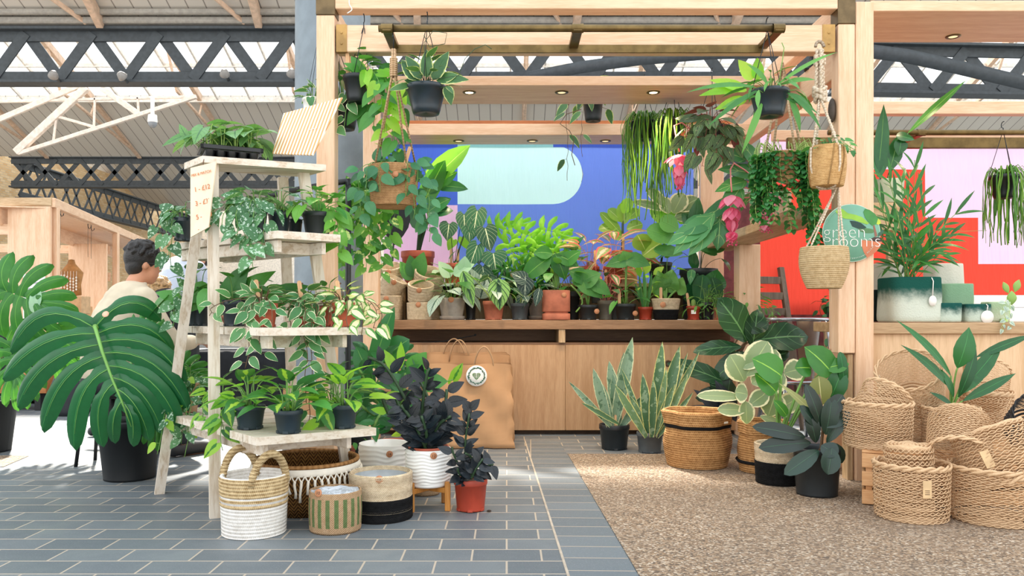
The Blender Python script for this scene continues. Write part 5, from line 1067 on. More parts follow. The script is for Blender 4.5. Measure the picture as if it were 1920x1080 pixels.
# medinilla with pink flowers on the side plank
p=Pl('medinilla','glossy plant with drooping pink flower clusters in a jute pot on the side plank','potted plant',(1.73,5.25,1.517),36); p.pot(.13,.2,'coil',JUTE,.125)
p.lp('med',[(1420,330,1345,318,34),(1400,340,1340,360,30),(1390,350,1345,415,36),(1380,370,1300,430,28),(1400,300,1340,285,30),(1420,310,1380,260,30),(1430,340,1480,380,30)],5.1,'ovate',bend=.7,root=(0,0,.18),sr=.005); p.lp('med',[(1340,400,1262,478,44),(1338,410,1270,440,40),(1345,420,1290,480,34),(1350,410,1345,470,36),(1330,420,1250,460,38)],4.95,'lance',bend=.5); p.clump('med',12,.22,(.0,.24),.19,.42,'ovate',.6)
fq=None; g=random.Random(8)
def blossom(c,s,tiers=3):
    global fq
    fq=MB(); c=p.L(c)
    for tI in range(tiers):
        n=9-tI; zz=c.z-s*tI*.62
        for i in range(n):
            a=2*pi*i/n+tI*.5; leafE(fq,(c.x+.01*cos(a),c.y+.01*sin(a),zz),a,radians(-15-tI*28+g.uniform(-12,12)),s*(1-.13*tI),s*.62,0,shape='ovate',bend=.9,fold=-.2,rr=g)
    for i in range(26):
        a=g.uniform(0,6.28); r=s*.3*g.random(); fq.lathe([(0,-.006),(.006,0),(0,.006)],6,M=Matrix.Translation((c.x+r*cos(a),c.y+r*sin(a),c.z-s*tiers*.55-g.random()*s*.4)))
for (x,y,D,sz,tr) in ((1372,366,4.9,.12,4),(1436,358,4.85,.125,3),(1274,290,5.1,.11,3)): 
    blossom(P(x,y,D),sz,tr); fq.build('flower',PINKM,p.t); p.s.tube(sm([Vector((0,0,.2)),p.L(P(x+4,y-60,D+.08)),p.L(P(x,y-6,D))]),.005,6)
p.done(ST_P)
# ================================================================ floor, left: monstera
p=Pl('monstera','huge split-leaf monstera in a black pot beside the ladder leg','potted plant',(-2.12,4.5,.001),40); p.pot(.17,.33,'tub',plain('101316',.5,0,.1),.135)
q=MB(); o=p.o; LH=[(176,614,70,545,20,660,32),(181,626,70,620,6,712,35),(187,646,70,660,34,765,36),(194,668,105,690,80,808,36),(203,692,135,722,140,842,36),(214,718,168,752,192,835,32),(230,750,205,778,214,828,24)]
RH=[(178,614,245,530,300,598,32),(182,626,275,580,322,660,34),(187,642,300,615,345,722,36),(194,662,300,650,352,768,36),(202,686,295,688,336,800,36),(211,708,275,720,305,812,34),(221,730,262,752,280,824,30),(234,758,256,785,248,834,24)]
lobes(q,LH+RH,3.92,o,rg=p.rg); 
q.build('giant_leaf',LM['mon'],p.t); q=MB(); q.tube([p.L(P(*k)) for k in ((178,612,3.885),(192,660,3.87),(210,710,3.87),(228,752,3.88),(246,800,3.92))],[.009,.0075,.006,.0045,.002],8)
for L_ in LH+RH: q.tube([p.L(P(L_[0]*(1-t)**2+2*L_[2]*t*(1-t)+L_[4]*t*t,L_[1]*(1-t)**2+2*L_[3]*t*(1-t)+L_[5]*t*t,3.905-.02*sin(pi*t)+.1*t*t)) for t in [i/8 for i in range(8)]],[.0022-.0002*i for i in range(8)],5)
q.build('leaf_vein',plain('79AE55',.5,0,.05),p.t); disc(p.t,*p.L(P(198,589,3.86)),.016,(-.5,0,0),mat=plain('E9B89A',.6))
p.s.tube(sm([Vector((0,0,.3)),Vector((.02,-.15,.55)),p.L(P(200,640,4.1)),p.L(P(178,612,3.89))]),.012,8)
q=p.q('monb'); ML=[(95,595,60,560,10,545,60),(92,600,50,590,-10,600,55),(95,605,60,625,0,660,50),(98,610,80,650,50,700,40)]
for dx,dy,sc,dd in ((130,75,1,.3),(60,90,.8,.5)): pass
def small_mon(q,cx,cy,ax,sz,D,o,rg,k=6):   # split leaf pointing along angle ax (photo degrees, y down)
    lst=[]
    for s_ in (-1,1):
        for i in range(k):
            f=i/(k-1); a=radians(ax)+s_*radians(140-118*f); b=radians(ax)+s_*radians(100-92*f); m0=sz*(.02+.55*f); bx,by=cx+cos(radians(ax))*m0,cy+sin(radians(ax))*m0; l=sz*(.62+.1*sin(pi*f))
            lst.append((bx,by,bx+cos(a)*l*.6,by+sin(a)*l*.6,bx+cos(b)*l,by+sin(b)*l,sz*.22*(1-.3*f)))
    lobes(q,lst,D,o,rg=rg,M=9,droop=.05,pill=.006); return lst
for (cx,cy,ax,sz,D) in ((292,700,60,90,4.35),(330,690,20,60,4.5),(250,640,-40,60,4.6),(300,760,100,70,4.3)):
    small_mon(q,cx,cy,ax,sz,D,o,p.rg); p.s.tube(sm([Vector((0,0,.3)),p.L(P((cx+240)/2,(cy+800)/2-20,4.45)),p.L(P(cx,cy,D+.02))]),.007,6)
p.done(ST_G)
p=Pl('monstera','paler split-leaf monstera cropped by the picture edge behind the huge leaf','potted plant',PZ(-30,5.4,.001),41); p.pot(.2,.35,'tub',BLACK,.16); q=p.q('monb')
for (cx,cy,ax,sz,D) in ((10,545,20,120,5.0),(60,600,40,100,5.1),(20,650,80,100,5.0),(100,650,30,80,5.3)): 
    small_mon(q,cx,cy,ax,sz,D,p.o,p.rg); p.s.tube(sm([Vector((0,0,.3)),p.L(P((cx-30)/2,(cy+800)/2-40,5.2)),p.L(P(cx,cy,D+.02))]),.008,6)
p.lp('grnp',[(66,575,74,534,24),(70,590,60,545,20)],5.0,'ovate'); p.done()
# zz plants
def zz(p,D,stems,k='zzb',L=.062,W=.48,sr=.008,n=13):
    for pts in stems:
        q=[p.L(P(*e)) for e in pts]; p.path(sm([Vector(e) for e in q],4),k,sum((q[i+1]-q[i]).length for i in range(len(q)-1))/n,L,W,'ovate',sr=sr,droop=.25,pet=.006,bend=.35,fold=.15)
    return p
p=Pl('zz_plant','bushy near-black plant in the white wavy planter on a wooden stand, price disc 12','potted plant',(-.372,3.80,.108),42); p.pot(.108,.175,'ribs',M_WHT,.1); disc(p.t,.035,-.107,.155,.016,(0,0,.3),'12')
q=MB(); q.lathe([(.088,.17),(.096,.172),(.098,.184),(.092,.186),(.088,.17)],30); q.build('inner_pot',M_TER,p.t)
zz(p,3.8,[((795,845,3.8),(770,770,3.78),(725,690,3.75),(690,670,3.72)),((800,845,3.78),(792,770,3.74),(800,705,3.7),(806,690,3.7)),((806,845,3.8),(830,790,3.76),(838,730,3.75)),((790,846,3.85),(760,790,3.9),(740,740,3.95)),((800,846,3.74),(780,800,3.66),(752,760,3.62)),((806,846,3.76),(820,800,3.68),(845,780,3.66)),((798,846,3.9),(810,770,3.95),(780,700,3.98)),((795,846,3.76),(800,815,3.68),(790,780,3.64))],'zzb',.088,.58); zz(p,3.8,[((792,846,3.86),(750,800,3.9),(726,770,3.9),(716,740,3.9)),],'brt',.08,.5,.01,6); p.done(ST_D)
p=Pl('zz_plant','deep green bushy plant on the ground behind the white planters','potted plant',(-.64,4.55,.001),43); p.pot(.11,.2,'nursery',M_TER); zz(p,4.5,[((730,800,4.5),(700,740,4.4),(672,690,4.35)),((735,800,4.5),(740,730,4.4),(720,660,4.4)),((740,800,4.5),(770,740,4.45),(790,690,4.4)),((735,800,4.5),(690,770,4.3),(665,750,4.3)),((738,800,4.5),(755,750,4.35),(760,700,4.3)),((738,800,4.5),(720,770,4.3),(700,800,4.25))],'zzg',.09,.5,.008,12)
p.lp('strd',[(700,690,740,575,36),(735,660,768,636,44),(690,700,668,650,36)],4.45,'paddle',bend=.6); p.lp('phil',[(790,720,840,715,40),(770,700,800,660,40)],4.4,'ovate',bend=.5); p.lp('brt',[(752,690,752,640,16),(744,700,720,655,20)],4.35,'lance'); p.lp('lime',[(850,712,868,680,22)],4.5,'arrow'); p.s.tube(sm([p.L(P(770,770,4.45)),p.L(P(810,725,4.5)),p.L(P(850,712,4.5))]),.004,6); p.done(ST_G)
small_q=MB(); 
p=Pl('swiss_cheese_plant','glossy split-leaved plant growing up between the ladder and the counter','potted plant',(-.95,5.0,.001),44); p.pot(.11,.2,'nursery',BLACKP); q=p.q('strd')
for (cx,cy,ax,sz,D) in ((735,665,40,60,4.9),(690,665,120,60,4.9),(690,740,100,60,4.8)): small_mon(q,cx,cy,ax,sz,D,p.o,p.rg,5); p.s.tube(sm([Vector((0,0,.18)),p.L(P((cx+670)/2,cy+60,4.95)),p.L(P(cx,cy,D+.02))]),.006,6)
p.done()
t=thing('planter_stand','wooden four-legged planter stand under the white planter with disc 12','stand',(-.372,3.80,0)); WS=wood('C98B45','A86B2E','z',.4)
for a in (45,135,225,315):
    x,y=.118*cos(radians(a+10)),.118*sin(radians(a+10)); q=MB(); q.box((x-.013,y-.013,0),(x+.013,y+.013,.135),.003); q.build('leg',WS,t)
q=MB()
for a in (55,145): q.beam((-.11*cos(radians(a)),-.11*sin(radians(a)),.094),(.11*cos(radians(a)),.11*sin(radians(a)),.094),.022,.024,.002)
q.build('cross_bar',WS,t)
p=Pl('zz_plant','small dark blue-leaved plant in a red pot standing alone on the slate','potted plant',(-.169,3.75,.003),45); p.pot(.079,.148,'nursery',M_RED,.064)
p.lp('zzb',[(880,790,868,768,18),(884,775,866,762,14),(882,768,900,748,18),(880,768,868,750,20),(878,800,896,785,12),(876,812,900,795,14),(872,815,850,790,18),(870,835,898,822,14),(870,838,848,812,14),(868,855,900,842,14)],3.7,'ovate',fold=.2); zz(p,3.7,[((880,898,3.72),(872,840,3.7),(880,775,3.68)),((882,898,3.7),(860,870,3.66),(850,850,3.64),(848,838,3.64)),((884,898,3.72),(900,880,3.7),(925,870,3.68)),((878,898,3.72),(862,890,3.66),(858,878,3.64)),((884,898,3.66),(892,880,3.62),(905,860,3.62)),((882,898,3.68),(885,860,3.64),(872,850,3.62))],'zzb',.066,.55,.005,8); p.done(ST_D)
q=MB(); q.lathe([(.006,0),(.012,.003),(.005,.007),(0,.007)],9); o=q.build('dirt_clump',SOIL); o.location=P(917,960,3.71); o.location.z=.002; tag(o,'dark crumb of spilled soil on the slate beside the small red pot','dirt')
# ================================================================ floor, right
p=Pl('snake_plant','tall snake plant in a black pot beside the birch counter panel seam','potted plant',(.74,5.5,.001),50); p.pot(.105,.17,'nursery',BLACKP,.085); p.blades('sanw',[(1150,800,1186,632,26),(1142,800,1112,690,20,-.03),(1160,800,1142,676,24,.04),(1165,800,1208,740,18),(1145,800,1066,715,12,-.05),(1155,800,1170,660,22,.05),(1148,800,1130,720,14,-.02),(1152,800,1150,700,18,.03)],5.45); p.blades('sans',[(1160,795,1090,755,10,-.04)],5.4); stick(p.t,.0,-.06,.14,.1,.016); p.done()
p=Pl('snake_plant','yellow-edged snake plant in a grey pot beside the jute basket','potted plant',(.96,5.37,.001),51); p.pot(.088,.135,'nursery',M_GRY,.072); p.blades('sans',[(1215,820,1205,700,20),(1222,820,1242,640,24,.03),(1228,820,1275,648,26,.05),(1212,820,1152,720,16,-.03),(1235,815,1290,700,16),(1226,818,1312,658,14,.06),(1225,818,1265,720,16,-.03),(1218,820,1180,740,14,.02),(1228,820,1250,690,14,-.03),(1212,820,1165,690,12,.03),(1232,820,1300,735,12,-.02),(1222,820,1225,710,16,-.04),(1230,820,1290,660,12,.05)],5.32); stick(p.t,-.05,-.03,.11,.09,.014,(0,-.2)); p.done()
p=Pl('fiddle_leaf_fig','tall dark fiddle leaf fig behind the baskets at the counter end','potted plant',(1.42,5.55,.001),52); p.pot(.15,.28,'tub',BLACKP); p.lp('fig',[(1400,640,1346,560,62),(1405,640,1516,632,56),(1400,660,1340,710,40),(1390,650,1300,660,30),(1365,720,1252,680,36),(1370,740,1305,745,34),(1410,650,1420,580,40),(1400,690,1480,660,36),(1380,770,1330,700,46),(1395,620,1440,600,40)],5.5,'obov',bend=.7,root=(0,0,.26),wave=.18,sr=.006); p.s.tube([Vector((0,0,.2)),p.L(P(1398,640,5.52))],.012,7); p.lp('zzb',[(1375,780,1320,752,30),(1372,790,1300,730,30),(1380,790,1340,712,32)],5.3,'lance'); p.done(ST_B)
t=jute_sack('jute basket with a low black stripe holding the cream-edged rubber plant',1.50,4.69,.14,.29,(.062,),1.7); p=Pl('rubber_plant','cream-edged variegated rubber plant standing in the jute basket','potted plant',(1.50,4.69,.02),53); p.pot(.11,.2,'nursery',BLACKP)
RV=[(1395,715,1368,665,54),(1398,705,1440,640,52),(1392,745,1306,742,24),(1398,770,1345,768,28),(1402,740,1378,735,42),(1405,760,1440,735,34),(1400,795,1398,752,32),(1410,720,1450,690,48),(1430,735,1470,700,46),(1440,780,1455,735,50),(1390,690,1424,668,30),(1470,700,1510,690,44),(1455,770,1500,745,40),(1425,720,1455,655,44),(1425,780,1470,800,20)]
p.lp('rubv',RV,4.55,'obov',bend=.35); p.s.tube([Vector((0,0,.15)),p.L(P(1405,800,4.6)),p.L(P(1395,745,4.57)),p.L(P(1380,700,4.57))],.007,7); p.s.tube([Vector((0,0,.15)),p.L(P(1440,790,4.6)),p.L(P(1450,720,4.6)),p.L(P(1430,660,4.6))],.007,7); p.done(ST_B)
t=thing('jute_basket','jute basket with black lower half half hidden by the black pot','basket',(1.48,4.36,.004)); pot(t,.125,.215,'coil',JUTE,.112,False,name='body'); bands(t,lambda z:.113+.012*z/.215,(0.001,),JUTEB,'black_band',.12)
p=Pl('strelitzia','bright paddle-leaved plant with thick green stalks in the half-black basket','potted plant',(1.48,4.36,.012),54); p.pot(.095,.17,'nursery',BLACKP); p.lp('strel',[(1465,705,1410,672,58),(1455,735,1415,700,42),(1475,780,1450,750,22),(1560,700,1508,650,56),(1520,690,1490,690,40),(1550,690,1592,682,30)],4.3,'paddle',bend=.6,root=(0,0,.16),sr=.008); p.lp('olv',[(1540,760,1535,705,44)],4.25,'obov',bend=.2); p.lp('aspi',[(1558,745,1580,690,40),(1575,660,1582,730,20)],4.3,'paddle',bend=.6); p.lp('olv',[(1540,790,1460,718,16)],4.2,'lance'); p.done(ST_G)
p=Pl('rubber_plant','glossy near-black rubber plant in the plain black pot before the birch panel','potted plant',(1.58,4.075,.003),55); p.pot(.117,.24,'tub',plain('20272B',.45,0,.1),.1); p.lp('rub',[(1510,820,1410,800,30,0,-.03),(1520,830,1422,840,34,0,-.05),(1535,845,1470,890,32,-.05,-.12),(1530,830,1515,775,28),(1550,830,1590,770,24),(1545,800,1594,775,28),(1540,835,1570,855,34,-.05,-.1),(1560,840,1552,890,36,-.08,-.12),(1555,830,1580,868,30),(1548,815,1560,745,34),(1540,800,1510,720,28),(1530,800,1500,760,22),(1550,780,1580,740,30),(1560,800,1592,770,26)],4.0,'obov',bend=.45,fold=.18); p.s.tube([Vector((0,0,.2)),p.L(P(1540,840,4.05)),p.L(P(1545,780,4.05)),p.L(P(1535,740,4.05))],.008,7); p.done(ST_B)
p=Pl('aspidistra','broad dark-leaved plant rising from the cord basket on the crate','potted plant',(2.18,3.93,zc),56); p.t['group']=None
w=_B[(13,16,.04,None)].copy(); COL.objects.link(w); w.parent=p.t; w.scale=(.128,.128,.19); w.name='basket'
s=MB(); s.lathe([(.11,.16),(0,.17)],16); s.build('soil',SOIL,p.t); p.z=.17
p.lp('aspi',[(1783,705,1680,600,17),(1782,728,1688,646,19),(1795,690,1817,613,40),(1800,735,1880,640,30),(1805,752,1905,700,20),(1798,740,1862,655,30),(1785,760,1742,735,11),(1830,670,1935,628,17),(1788,745,1762,690,14),(1797,745,1830,650,22)],3.9,'lance',bend=.7,root=(0,0,.16),sr=.004); q=MB(); q.box((-.02,-.001,-.02),(.02,.001,.02),.0005); g_=q.build('paper_tag',plain('D9B98C',.7),p.t); g_.location=p.L(P(1795,790,3.79)); g_.rotation_euler=(0,.5,0); q=MB(); q.box((-.016,-.003,-.01),(.012,-.001,.012),.0008); g_=q.build('plastic_tag',PAPER,p.t); g_.location=p.L(P(1783,780,3.78)); p.done(ST_G)
del p.t['group']
# ================================================================ right counter
t_,r_p,h_p=felt('tall dark-rimmed ombre felt pot with an oval white tag and a palm',1703,517,600,100,4.62,FELTG,(.06,.12,.022))
p=Pl('parlour_palm','slender palm fountaining from the tall ombre felt pot','potted plant',PZ(1700,4.64,.895),57); p.pot(.115,.19,'nursery',BLACKP,.1); g=p.rg; q=p.q('palm')
for i,(tx,ty) in enumerate([(1650,385),(1640,430),(1665,330),(1690,330),(1705,322),(1700,365),(1735,400),(1760,428),(1800,395),(1790,436),(1720,440),(1745,470),(1760,455),(1660,460),(1668,500),(1640,360),(1775,480),(1730,360),(1680,420),(1715,300),(1690,450),(1725,490)]):
    D=4.62+g.uniform(-.2,.2); A=Vector((g.uniform(-.05,.05),g.uniform(-.04,.04),.17)); B=p.L(P(tx,ty,D)); M_=A.lerp(B,.55)+Vector((0,0,.1)); pts=bez(A,M_,B,10); p.s.tube(pts,[.0032]*6+[.002]*5,5)
    for j in range(3,11,2):
        d=(pts[min(j,10)]-pts[j-1]).normalized(); lat=d.cross(Vector((0,-1,.3))).normalized()
        for s_ in (-1,1): leaf(q,pts[j],d*.9+lat*s_*(.75-.05*j)+Vector((0,g.uniform(-.25,.25),-.15)),(0,-.8,.6),.17*g.uniform(.7,1.15),.021,'lance',.6,.1,rr=g,cols=(-1,0,1))
p.s.tube([Vector((0,0,.17)),p.L(P(1800,434,4.5)),p.L(P(1850,432,4.5))],.0015,4); p.done(ST_G)
p=Pl('prickly_pear','little prickly pear cactus with two ears in a white planter','potted plant',PZ(1897,4.62,.985),58); q=p.q('cac')
def pad(c,w,h,rot): q.lathe([(w*.35*sin(pi*i/10)*2*.5+.0001,-h/2+h*i/10) for i in range(11)],16,M=Matrix.Translation(c)@Matrix.Rotation(rot,4,'Y'),sy=.35)
pad((0,0,.03),.085,.085,0); pad((-.034,0,.09),.055,.075,-.45); pad((.03,0,.1),.065,.08,.35); p.done(lname='pads')
p=Pl('string_of_hearts','thin silvery trailing strands spilling over the counter beside the white planter','plant',PZ(1882,4.52,.885),59); p.s.lathe([(.02,-.008),(.018,.01),(0,.012)],10); p.path(sm([p.L(P(*k)) for k in ((1888,560,4.52),(1880,580,4.47),(1886,600,4.44),(1878,612,4.425),(1884,622,4.42))]),'silv',.03,.03,.8,'heart',sr=.0012,pet=.006); p.path(sm([p.L(P(*k)) for k in ((1895,570,4.52),(1892,600,4.43),(1896,610,4.425),(1892,618,4.42))]),'silv',.035,.03,.8,'heart',sr=.0012,pet=.006); p.done(ST_L)
p=Pl('cast_iron_plant','long upright glossy leaves in a sage pot on the wall shelf','potted plant',(SX(1667,5.3),5.34,zz2(378)),60); p.pot(.11,.16,'plain',plain('A9B39A',.7),.1); p.lp('strd',[(1645,330,1657,195,28),(1652,330,1650,240,30),(1668,320,1685,252,30),(1650,335,1640,270,24)],5.25,'lance',bend=.3,root=(0,0,.14)); p.lp('strel',[(1702,250,1812,150,15)],5.2,'lance',bend=.35); p.lp('aspi',[(1690,262,1684,292,26),(1680,255,1715,262,22)],5.2,'ovate'); p.s.tube([Vector((0,0,.14)),p.L(P(1702,250,5.2))],.004,6); p.done(ST_D)
# ================================================================ main counter, front row
CZ=.885
def cpot(name,lab,x0,x1,y0,D=6.22,style='nursery',mat=None,seed=1,y1=598,zb=CZ,rb=None):
    s=D/1500; px=(x0+x1)/2; return Pl(name,lab,'potted plant',PZ(px,D,zb),seed).pot((x1-x0)/2*s,(y1-y0)*s,style,mat,rb)
p=cpot('alocasia','silver-leaved plant in the concrete pot with a saucer at the counter front',822,873,557,6.24,'saucer',M_CON,70); p.clump('silv',10,.19,(.0,.14),.17,.6,'arrow',.6,.12,(20,-45)); p.clump('phil',12,.24,(.12,.26),.14,.6,'ovate',.5,.12,(40,-10)); p.lp('grnp',[(845,520,822,490,26),(870,510,872,480,26),(850,515,890,495,26)],6.2,'ovate'); disc(p.t,.0,-.105,.155,.022); p.done()
p=cpot('alocasia','striped dragon-scale leaves hanging before the small terracotta pot',905,946,563,6.2,'nursery',M_CLAY,71); p.lp('drag',[(935,522,937,582,42),(868,508,888,575,26)],6.05,'ovate',bend=.25,fold=.1,root=(0,0,.14)); p.clump('clar',6,.18,(.1,.24),.15,.75,'heart',.3,.1,(10,-40)); p.clump('silv',4,.16,(.06,.16),.15,.55,'arrow'); p.done(ST_L)
p=cpot('potted_plant','black pot with a silver ribbed leaf behind the dragon-scale plant',872,893,558,6.36,'nursery',BLACKP,72); p.lp('silv',[(890,545,878,500,36),(900,560,912,520,34)],6.35,'ovate',bend=.3,root=(0,0,.14)); p.done(ST_L)
p=cpot('alocasia','black-velvet leaf with white veins in the grey pot beside the terracotta',957,992,567,6.2,'nursery',plain('414A4F',.45,0,.08),73); p.lp('velv',[(985,518,984,556,34),(990,528,958,512,30),(1012,540,1004,575,18)],6.08,'ovate',bend=.3,root=(0,0,.11)); p.clump('velv',4,.15,(.04,.14),.13,.8,'ovate',.4,.1,(10,-40)); p.done(ST_L)
p=cpot('alocasia','rounded dark plant in the grey saucer pot tucked behind the black-velvet leaf',990,1022,557,6.42,'saucer',plain('8B8078',.8),74); p.clump('velv',8,.2,(.06,.2),.17,.75,'ovate',.4,.1,(15,-30)); p.done(ST_L)
p=cpot('philodendron','arching lobed leaf over the square two-piece terracotta pot',1017,1068,543,6.2,'square2',M_CLAY,75); p.lp('monb',[(1035,480,975,530,40),(1040,475,1060,525,36),(1036,476,1000,475,30),(1042,478,1085,500,30),(1050,500,1090,470,30)],6.15,'lance',bend=.9,root=(0,0,.2),sr=.006); disc(p.t,.055,-.108,.19,.02); p.clump('phil',8,.2,(.12,.28),.16,.55,'ovate'); p.done(ST_G)
p=cpot('alocasia','grey-green sail leaf on a thick stem in the black pot with a price disc',1083,1122,570,6.2,'nursery',BLACKP,76); p.lp('epi',[(1092,525,1130,560,44),(1094,522,1065,508,34),(1110,530,1146,555,30),(1090,530,1128,512,40)],6.15,'arrow',bend=.8,root=(0,0,.1),sr=.007); disc(p.t,.06,-.072,.065,.02); p.s.tube(sm([p.L(P(*k)) for k in ((1070,535,6.25),(1085,550,6.2),(1092,568,6.18),(1080,585,6.14))]),.007,6); p.done(ST_G)
p=cpot('aglaonema','pink-stemmed plant in the grey pot between the two black pots',1120,1150,562,6.4,'nursery',plain('7E7A70',.6),77); p.clump(['agla','agld'],12,.2,(.05,.26),.2,.4,'lance',.6,.14,(50,-25)); p.done(ST_P)
p=cpot('aglaonema','dark red-edged plant in the grey pot behind the second black pot',1135,1165,562,6.5,'nursery',M_GRY,78); p.clump('agld',14,.22,(.06,.26),.17,.36,'lance',.6,.14,(50,-30)); p.done(ST_P)
p=cpot('alocasia','pale shield leaf on a tall stem in the second black pot with a price disc',1152,1193,568,6.2,'nursery',BLACKP,79); p.lp('epi',[(1176,488,1135,500,30),(1176,486,1220,498,34),(1174,488,1168,470,30)],6.15,'arrow',bend=.8,root=(0,0,.1),sr=.006); disc(p.t,.065,-.07,.05,.02); stick(p.t,-.05,-.03,.1,.12,.022); p.clump('phil',8,.18,(.03,.14),.1,.6,'heart'); p.done(ST_G)
p=cpot('snake_plant','slim upright green stalks in the small red pot on the counter',1196,1224,574,6.22,'nursery',M_RED,80); p.blades('phil',[(1205,576,1198,515,6),(1210,576,1207,505,7),(1214,576,1222,510,7),(1208,576,1190,530,6)],6.2); p.lp('brt',[(1208,515,1220,490,14),(1225,515,1245,500,14),(1200,520,1195,495,12)],6.25,'lance'); p.clump('brt',12,.14,(.1,.26),.06,.5,'ovate'); p.done(ST_G)
p=cpot('begonia','fan-topped plants in the jute pot with a black base on the counter',1222,1275,559,6.2,'coil',JUTE,81); bands(p.t,lambda z:.0838+.0262*z/.162,(0.001,),JUTEB,'black_band',.078); disc(p.t,-.045,-.112,.115,.022); p.lp('fern',[(1245,545,1235,508,40),(1250,540,1262,505,44),(1268,545,1280,520,36),(1240,545,1228,515,36)],6.2,'heart',bend=.6,wave=.25,root=(0,0,.14),sr=.009); stick(p.t,-.05,-.06,.13,.12,.022); p.done(ST_G)
p=cpot('potted_cactus','tiny green cactus and a wooden label in the small red pot with a white sticker',1287,1313,572,6.2,'nursery',M_RED,82); p.q('cac').lathe([(.012,.08),(.016,.12),(.012,.15),(0,.16)],12,wob=lambda a,z:.003*cos(8*a)); stick(p.t,-.035,-.02,.08,.13,.02,(0,-.15)); q=MB(); q.box((-.018,-.001,-.015),(.018,.001,.015),.0005); o=q.build('sticker',PAPER,p.t); o.location=(-.01,-.05,.06); o.rotation_euler=(-.12,0,-.2); p.lp('strd',[(1300,575,1308,512,44)],6.4,'ovate',bend=.1); p.done(ST_G)
p=cpot('trailing_cactus','wispy toothed trailing plant in the black pot by the tiny cactus',1314,1338,565,6.24,'nursery',BLACKP,83); p.clump('fern',26,.2,(-.04,.16),.09,.22,'lance',.8); p.trail('fern',[(200,.1,.05),(240,.12,.05),(290,.12,.06),(330,.1,.08)],.05,.03,.04,.3,'lance'); p.lp('zzg',[(1335,545,1345,505,46)],6.4,'ovate'); p.done(ST_G)
p=cpot('potted_plant','small terracotta pot behind the fig leaf near the counter end',1338,1356,575,6.2,'nursery',M_CLAY,84); p.clump('fern',14,.12,(.0,.16),.07,.4,'lance'); p.done(ST_G)
p=cpot('fern','crinkled fern in the terracotta pot at the very end of the counter',1386,1407,573,6.18,'nursery',M_CLAY,85); p.clump('fern',30,.18,(-.02,.2),.09,.3,'lance',.7,.1,(60,-40)); p.lp('fern',[(1395,535,1385,510,26),(1400,535,1410,508,24),(1395,545,1392,520,26)],6.15,'heart',wave=.4); p.trail('fern',[(300,.16,.1),(340,.18,.14),(0,.1,.18)],.045,.03,.05,.35,'lance'); p.done(ST_G)
# ---- back rows
RZ=1.185
p=cpot('bird_of_paradise','tall plant with big upright leaves in the large red pot behind the jute pots',752,815,453,6.75,'nursery',M_TER,86,y1=514,zb=RZ); p.lp('stlt',[(800,350,882,272,46)],6.6,'paddle',bend=.3,fold=.3); p.lp('strel',[(795,380,835,300,42),(800,360,858,322,34)],6.55,'paddle',bend=.4); p.lp('strd',[(820,350,878,355,26),(800,400,846,372,30),(790,430,770,380,34),(812,400,850,395,24)],6.55,'paddle',bend=.7)
for (x,y) in ((800,352),(795,382),(790,430),(812,400)): p.s.tube(sm([Vector((0,0,.25)),p.L(P((x+783)/2,(y+450)/2,6.7)),p.L(P(x,y,6.58))]),.016,8)
p.done(ST_D)
p=Pl('dark_leaf_plant','single huge black-green leaf hanging behind the jute planter','plant',PZ(735,6.62,RZ),87); p.lp('dark',[(742,385,740,460,58)],6.4,'ovate',bend=.2); p.s.lathe([(.06,0),(.07,.12),(.05,.12)],16); p.s.tube(sm([Vector((0,0,.1)),p.L(P(740,420,6.6)),p.L(P(742,384,6.42))]),.008,6); p.done(ST_D)
p=cpot('anthurium','heart-leaved dark plant with pale veins in a red pot beside the bird of paradise',830,872,476,6.7,'nursery',M_TER,88,y1=514,zb=RZ); p.lp('clar',[(842,420,838,452,36),(895,395,886,450,40),(870,402,872,440,32),(880,420,880,455,34)],6.55,'heart',bend=.3,root=(0,0,.14)); p.lp('brt',[(868,445,880,470,24),(850,450,840,470,20)],6.75,'heart'); stick(p.t,-.02,-.04,.12,.17,.022); stick(p.t,.03,-.03,.12,.17,.022,(0,.06)); p.done(ST_D)
p=cpot('anthurium','pale-veined heart leaves spreading in the middle of the counter back row',895,935,490,6.62,'nursery',BLACKP,89,y1=530,zb=1.1); p.lp('clar',[(910,428,920,472,42),(895,460,878,508,34),(925,475,930,510,50),(905,500,910,535,34),(915,512,928,540,30)],6.4,'heart',bend=.3,root=(0,0,.16)); p.clump('clar',8,.2,(.02,.2),.17,.8,'heart',el=(10,-50)); p.done(ST_D)
p=cpot('philodendron','white-veined young philodendron in the front of the big red pot',768,800,520,6.5,'nursery',BLACKP,90,y1=540,zb=1.1); p.lp('phil',[(778,520,768,478,30),(780,522,795,472,34),(772,525,750,490,26)],6.4,'ovate',bend=.4,root=(0,0,.06)); p.done(ST_G)
p=cpot('philodendron','pale marbled young plant above the concrete pot',822,856,520,6.6,'nursery',BLACKP,91,y1=545,zb=1.06); p.clump(['grnp','phil','strd'],14,.22,(.02,.22),.13,.6,'ovate',.5); p.done(ST_G)
def split(lab,px,y,D,seed,spots,k='brt',zb=RZ,pr=.07,cat='potted plant'):
    p=Pl('swiss_cheese_plant',lab,cat,PZ(px,D,zb),seed); p.pot(pr,.13,'nursery',BLACKP); q=p.q(k)
    for (cx,cy,ax,sz,dd) in spots: small_mon(q,cx,cy,ax,sz,D+dd,p.o,p.rg,4); p.s.tube(sm([Vector((0,0,.1)),p.L(P((cx+px)/2,cy+22,D)),p.L(P(cx,cy,D+dd+.01))]),.004,5)
    p.clump('strd' if k=='monb' else 'monb',8,.2,(.05,.22),.13,.6,'ovate'); p.done(ST_L)
split('sunlit split-leaved plant in the centre of the back row, palest leaves',985,470,6.75,92,[(948,430,-20,44,-.05),(975,436,20,46,-.1),(1000,450,40,44,-.1),(955,462,70,44,-.15),(925,425,-10,36,0)])
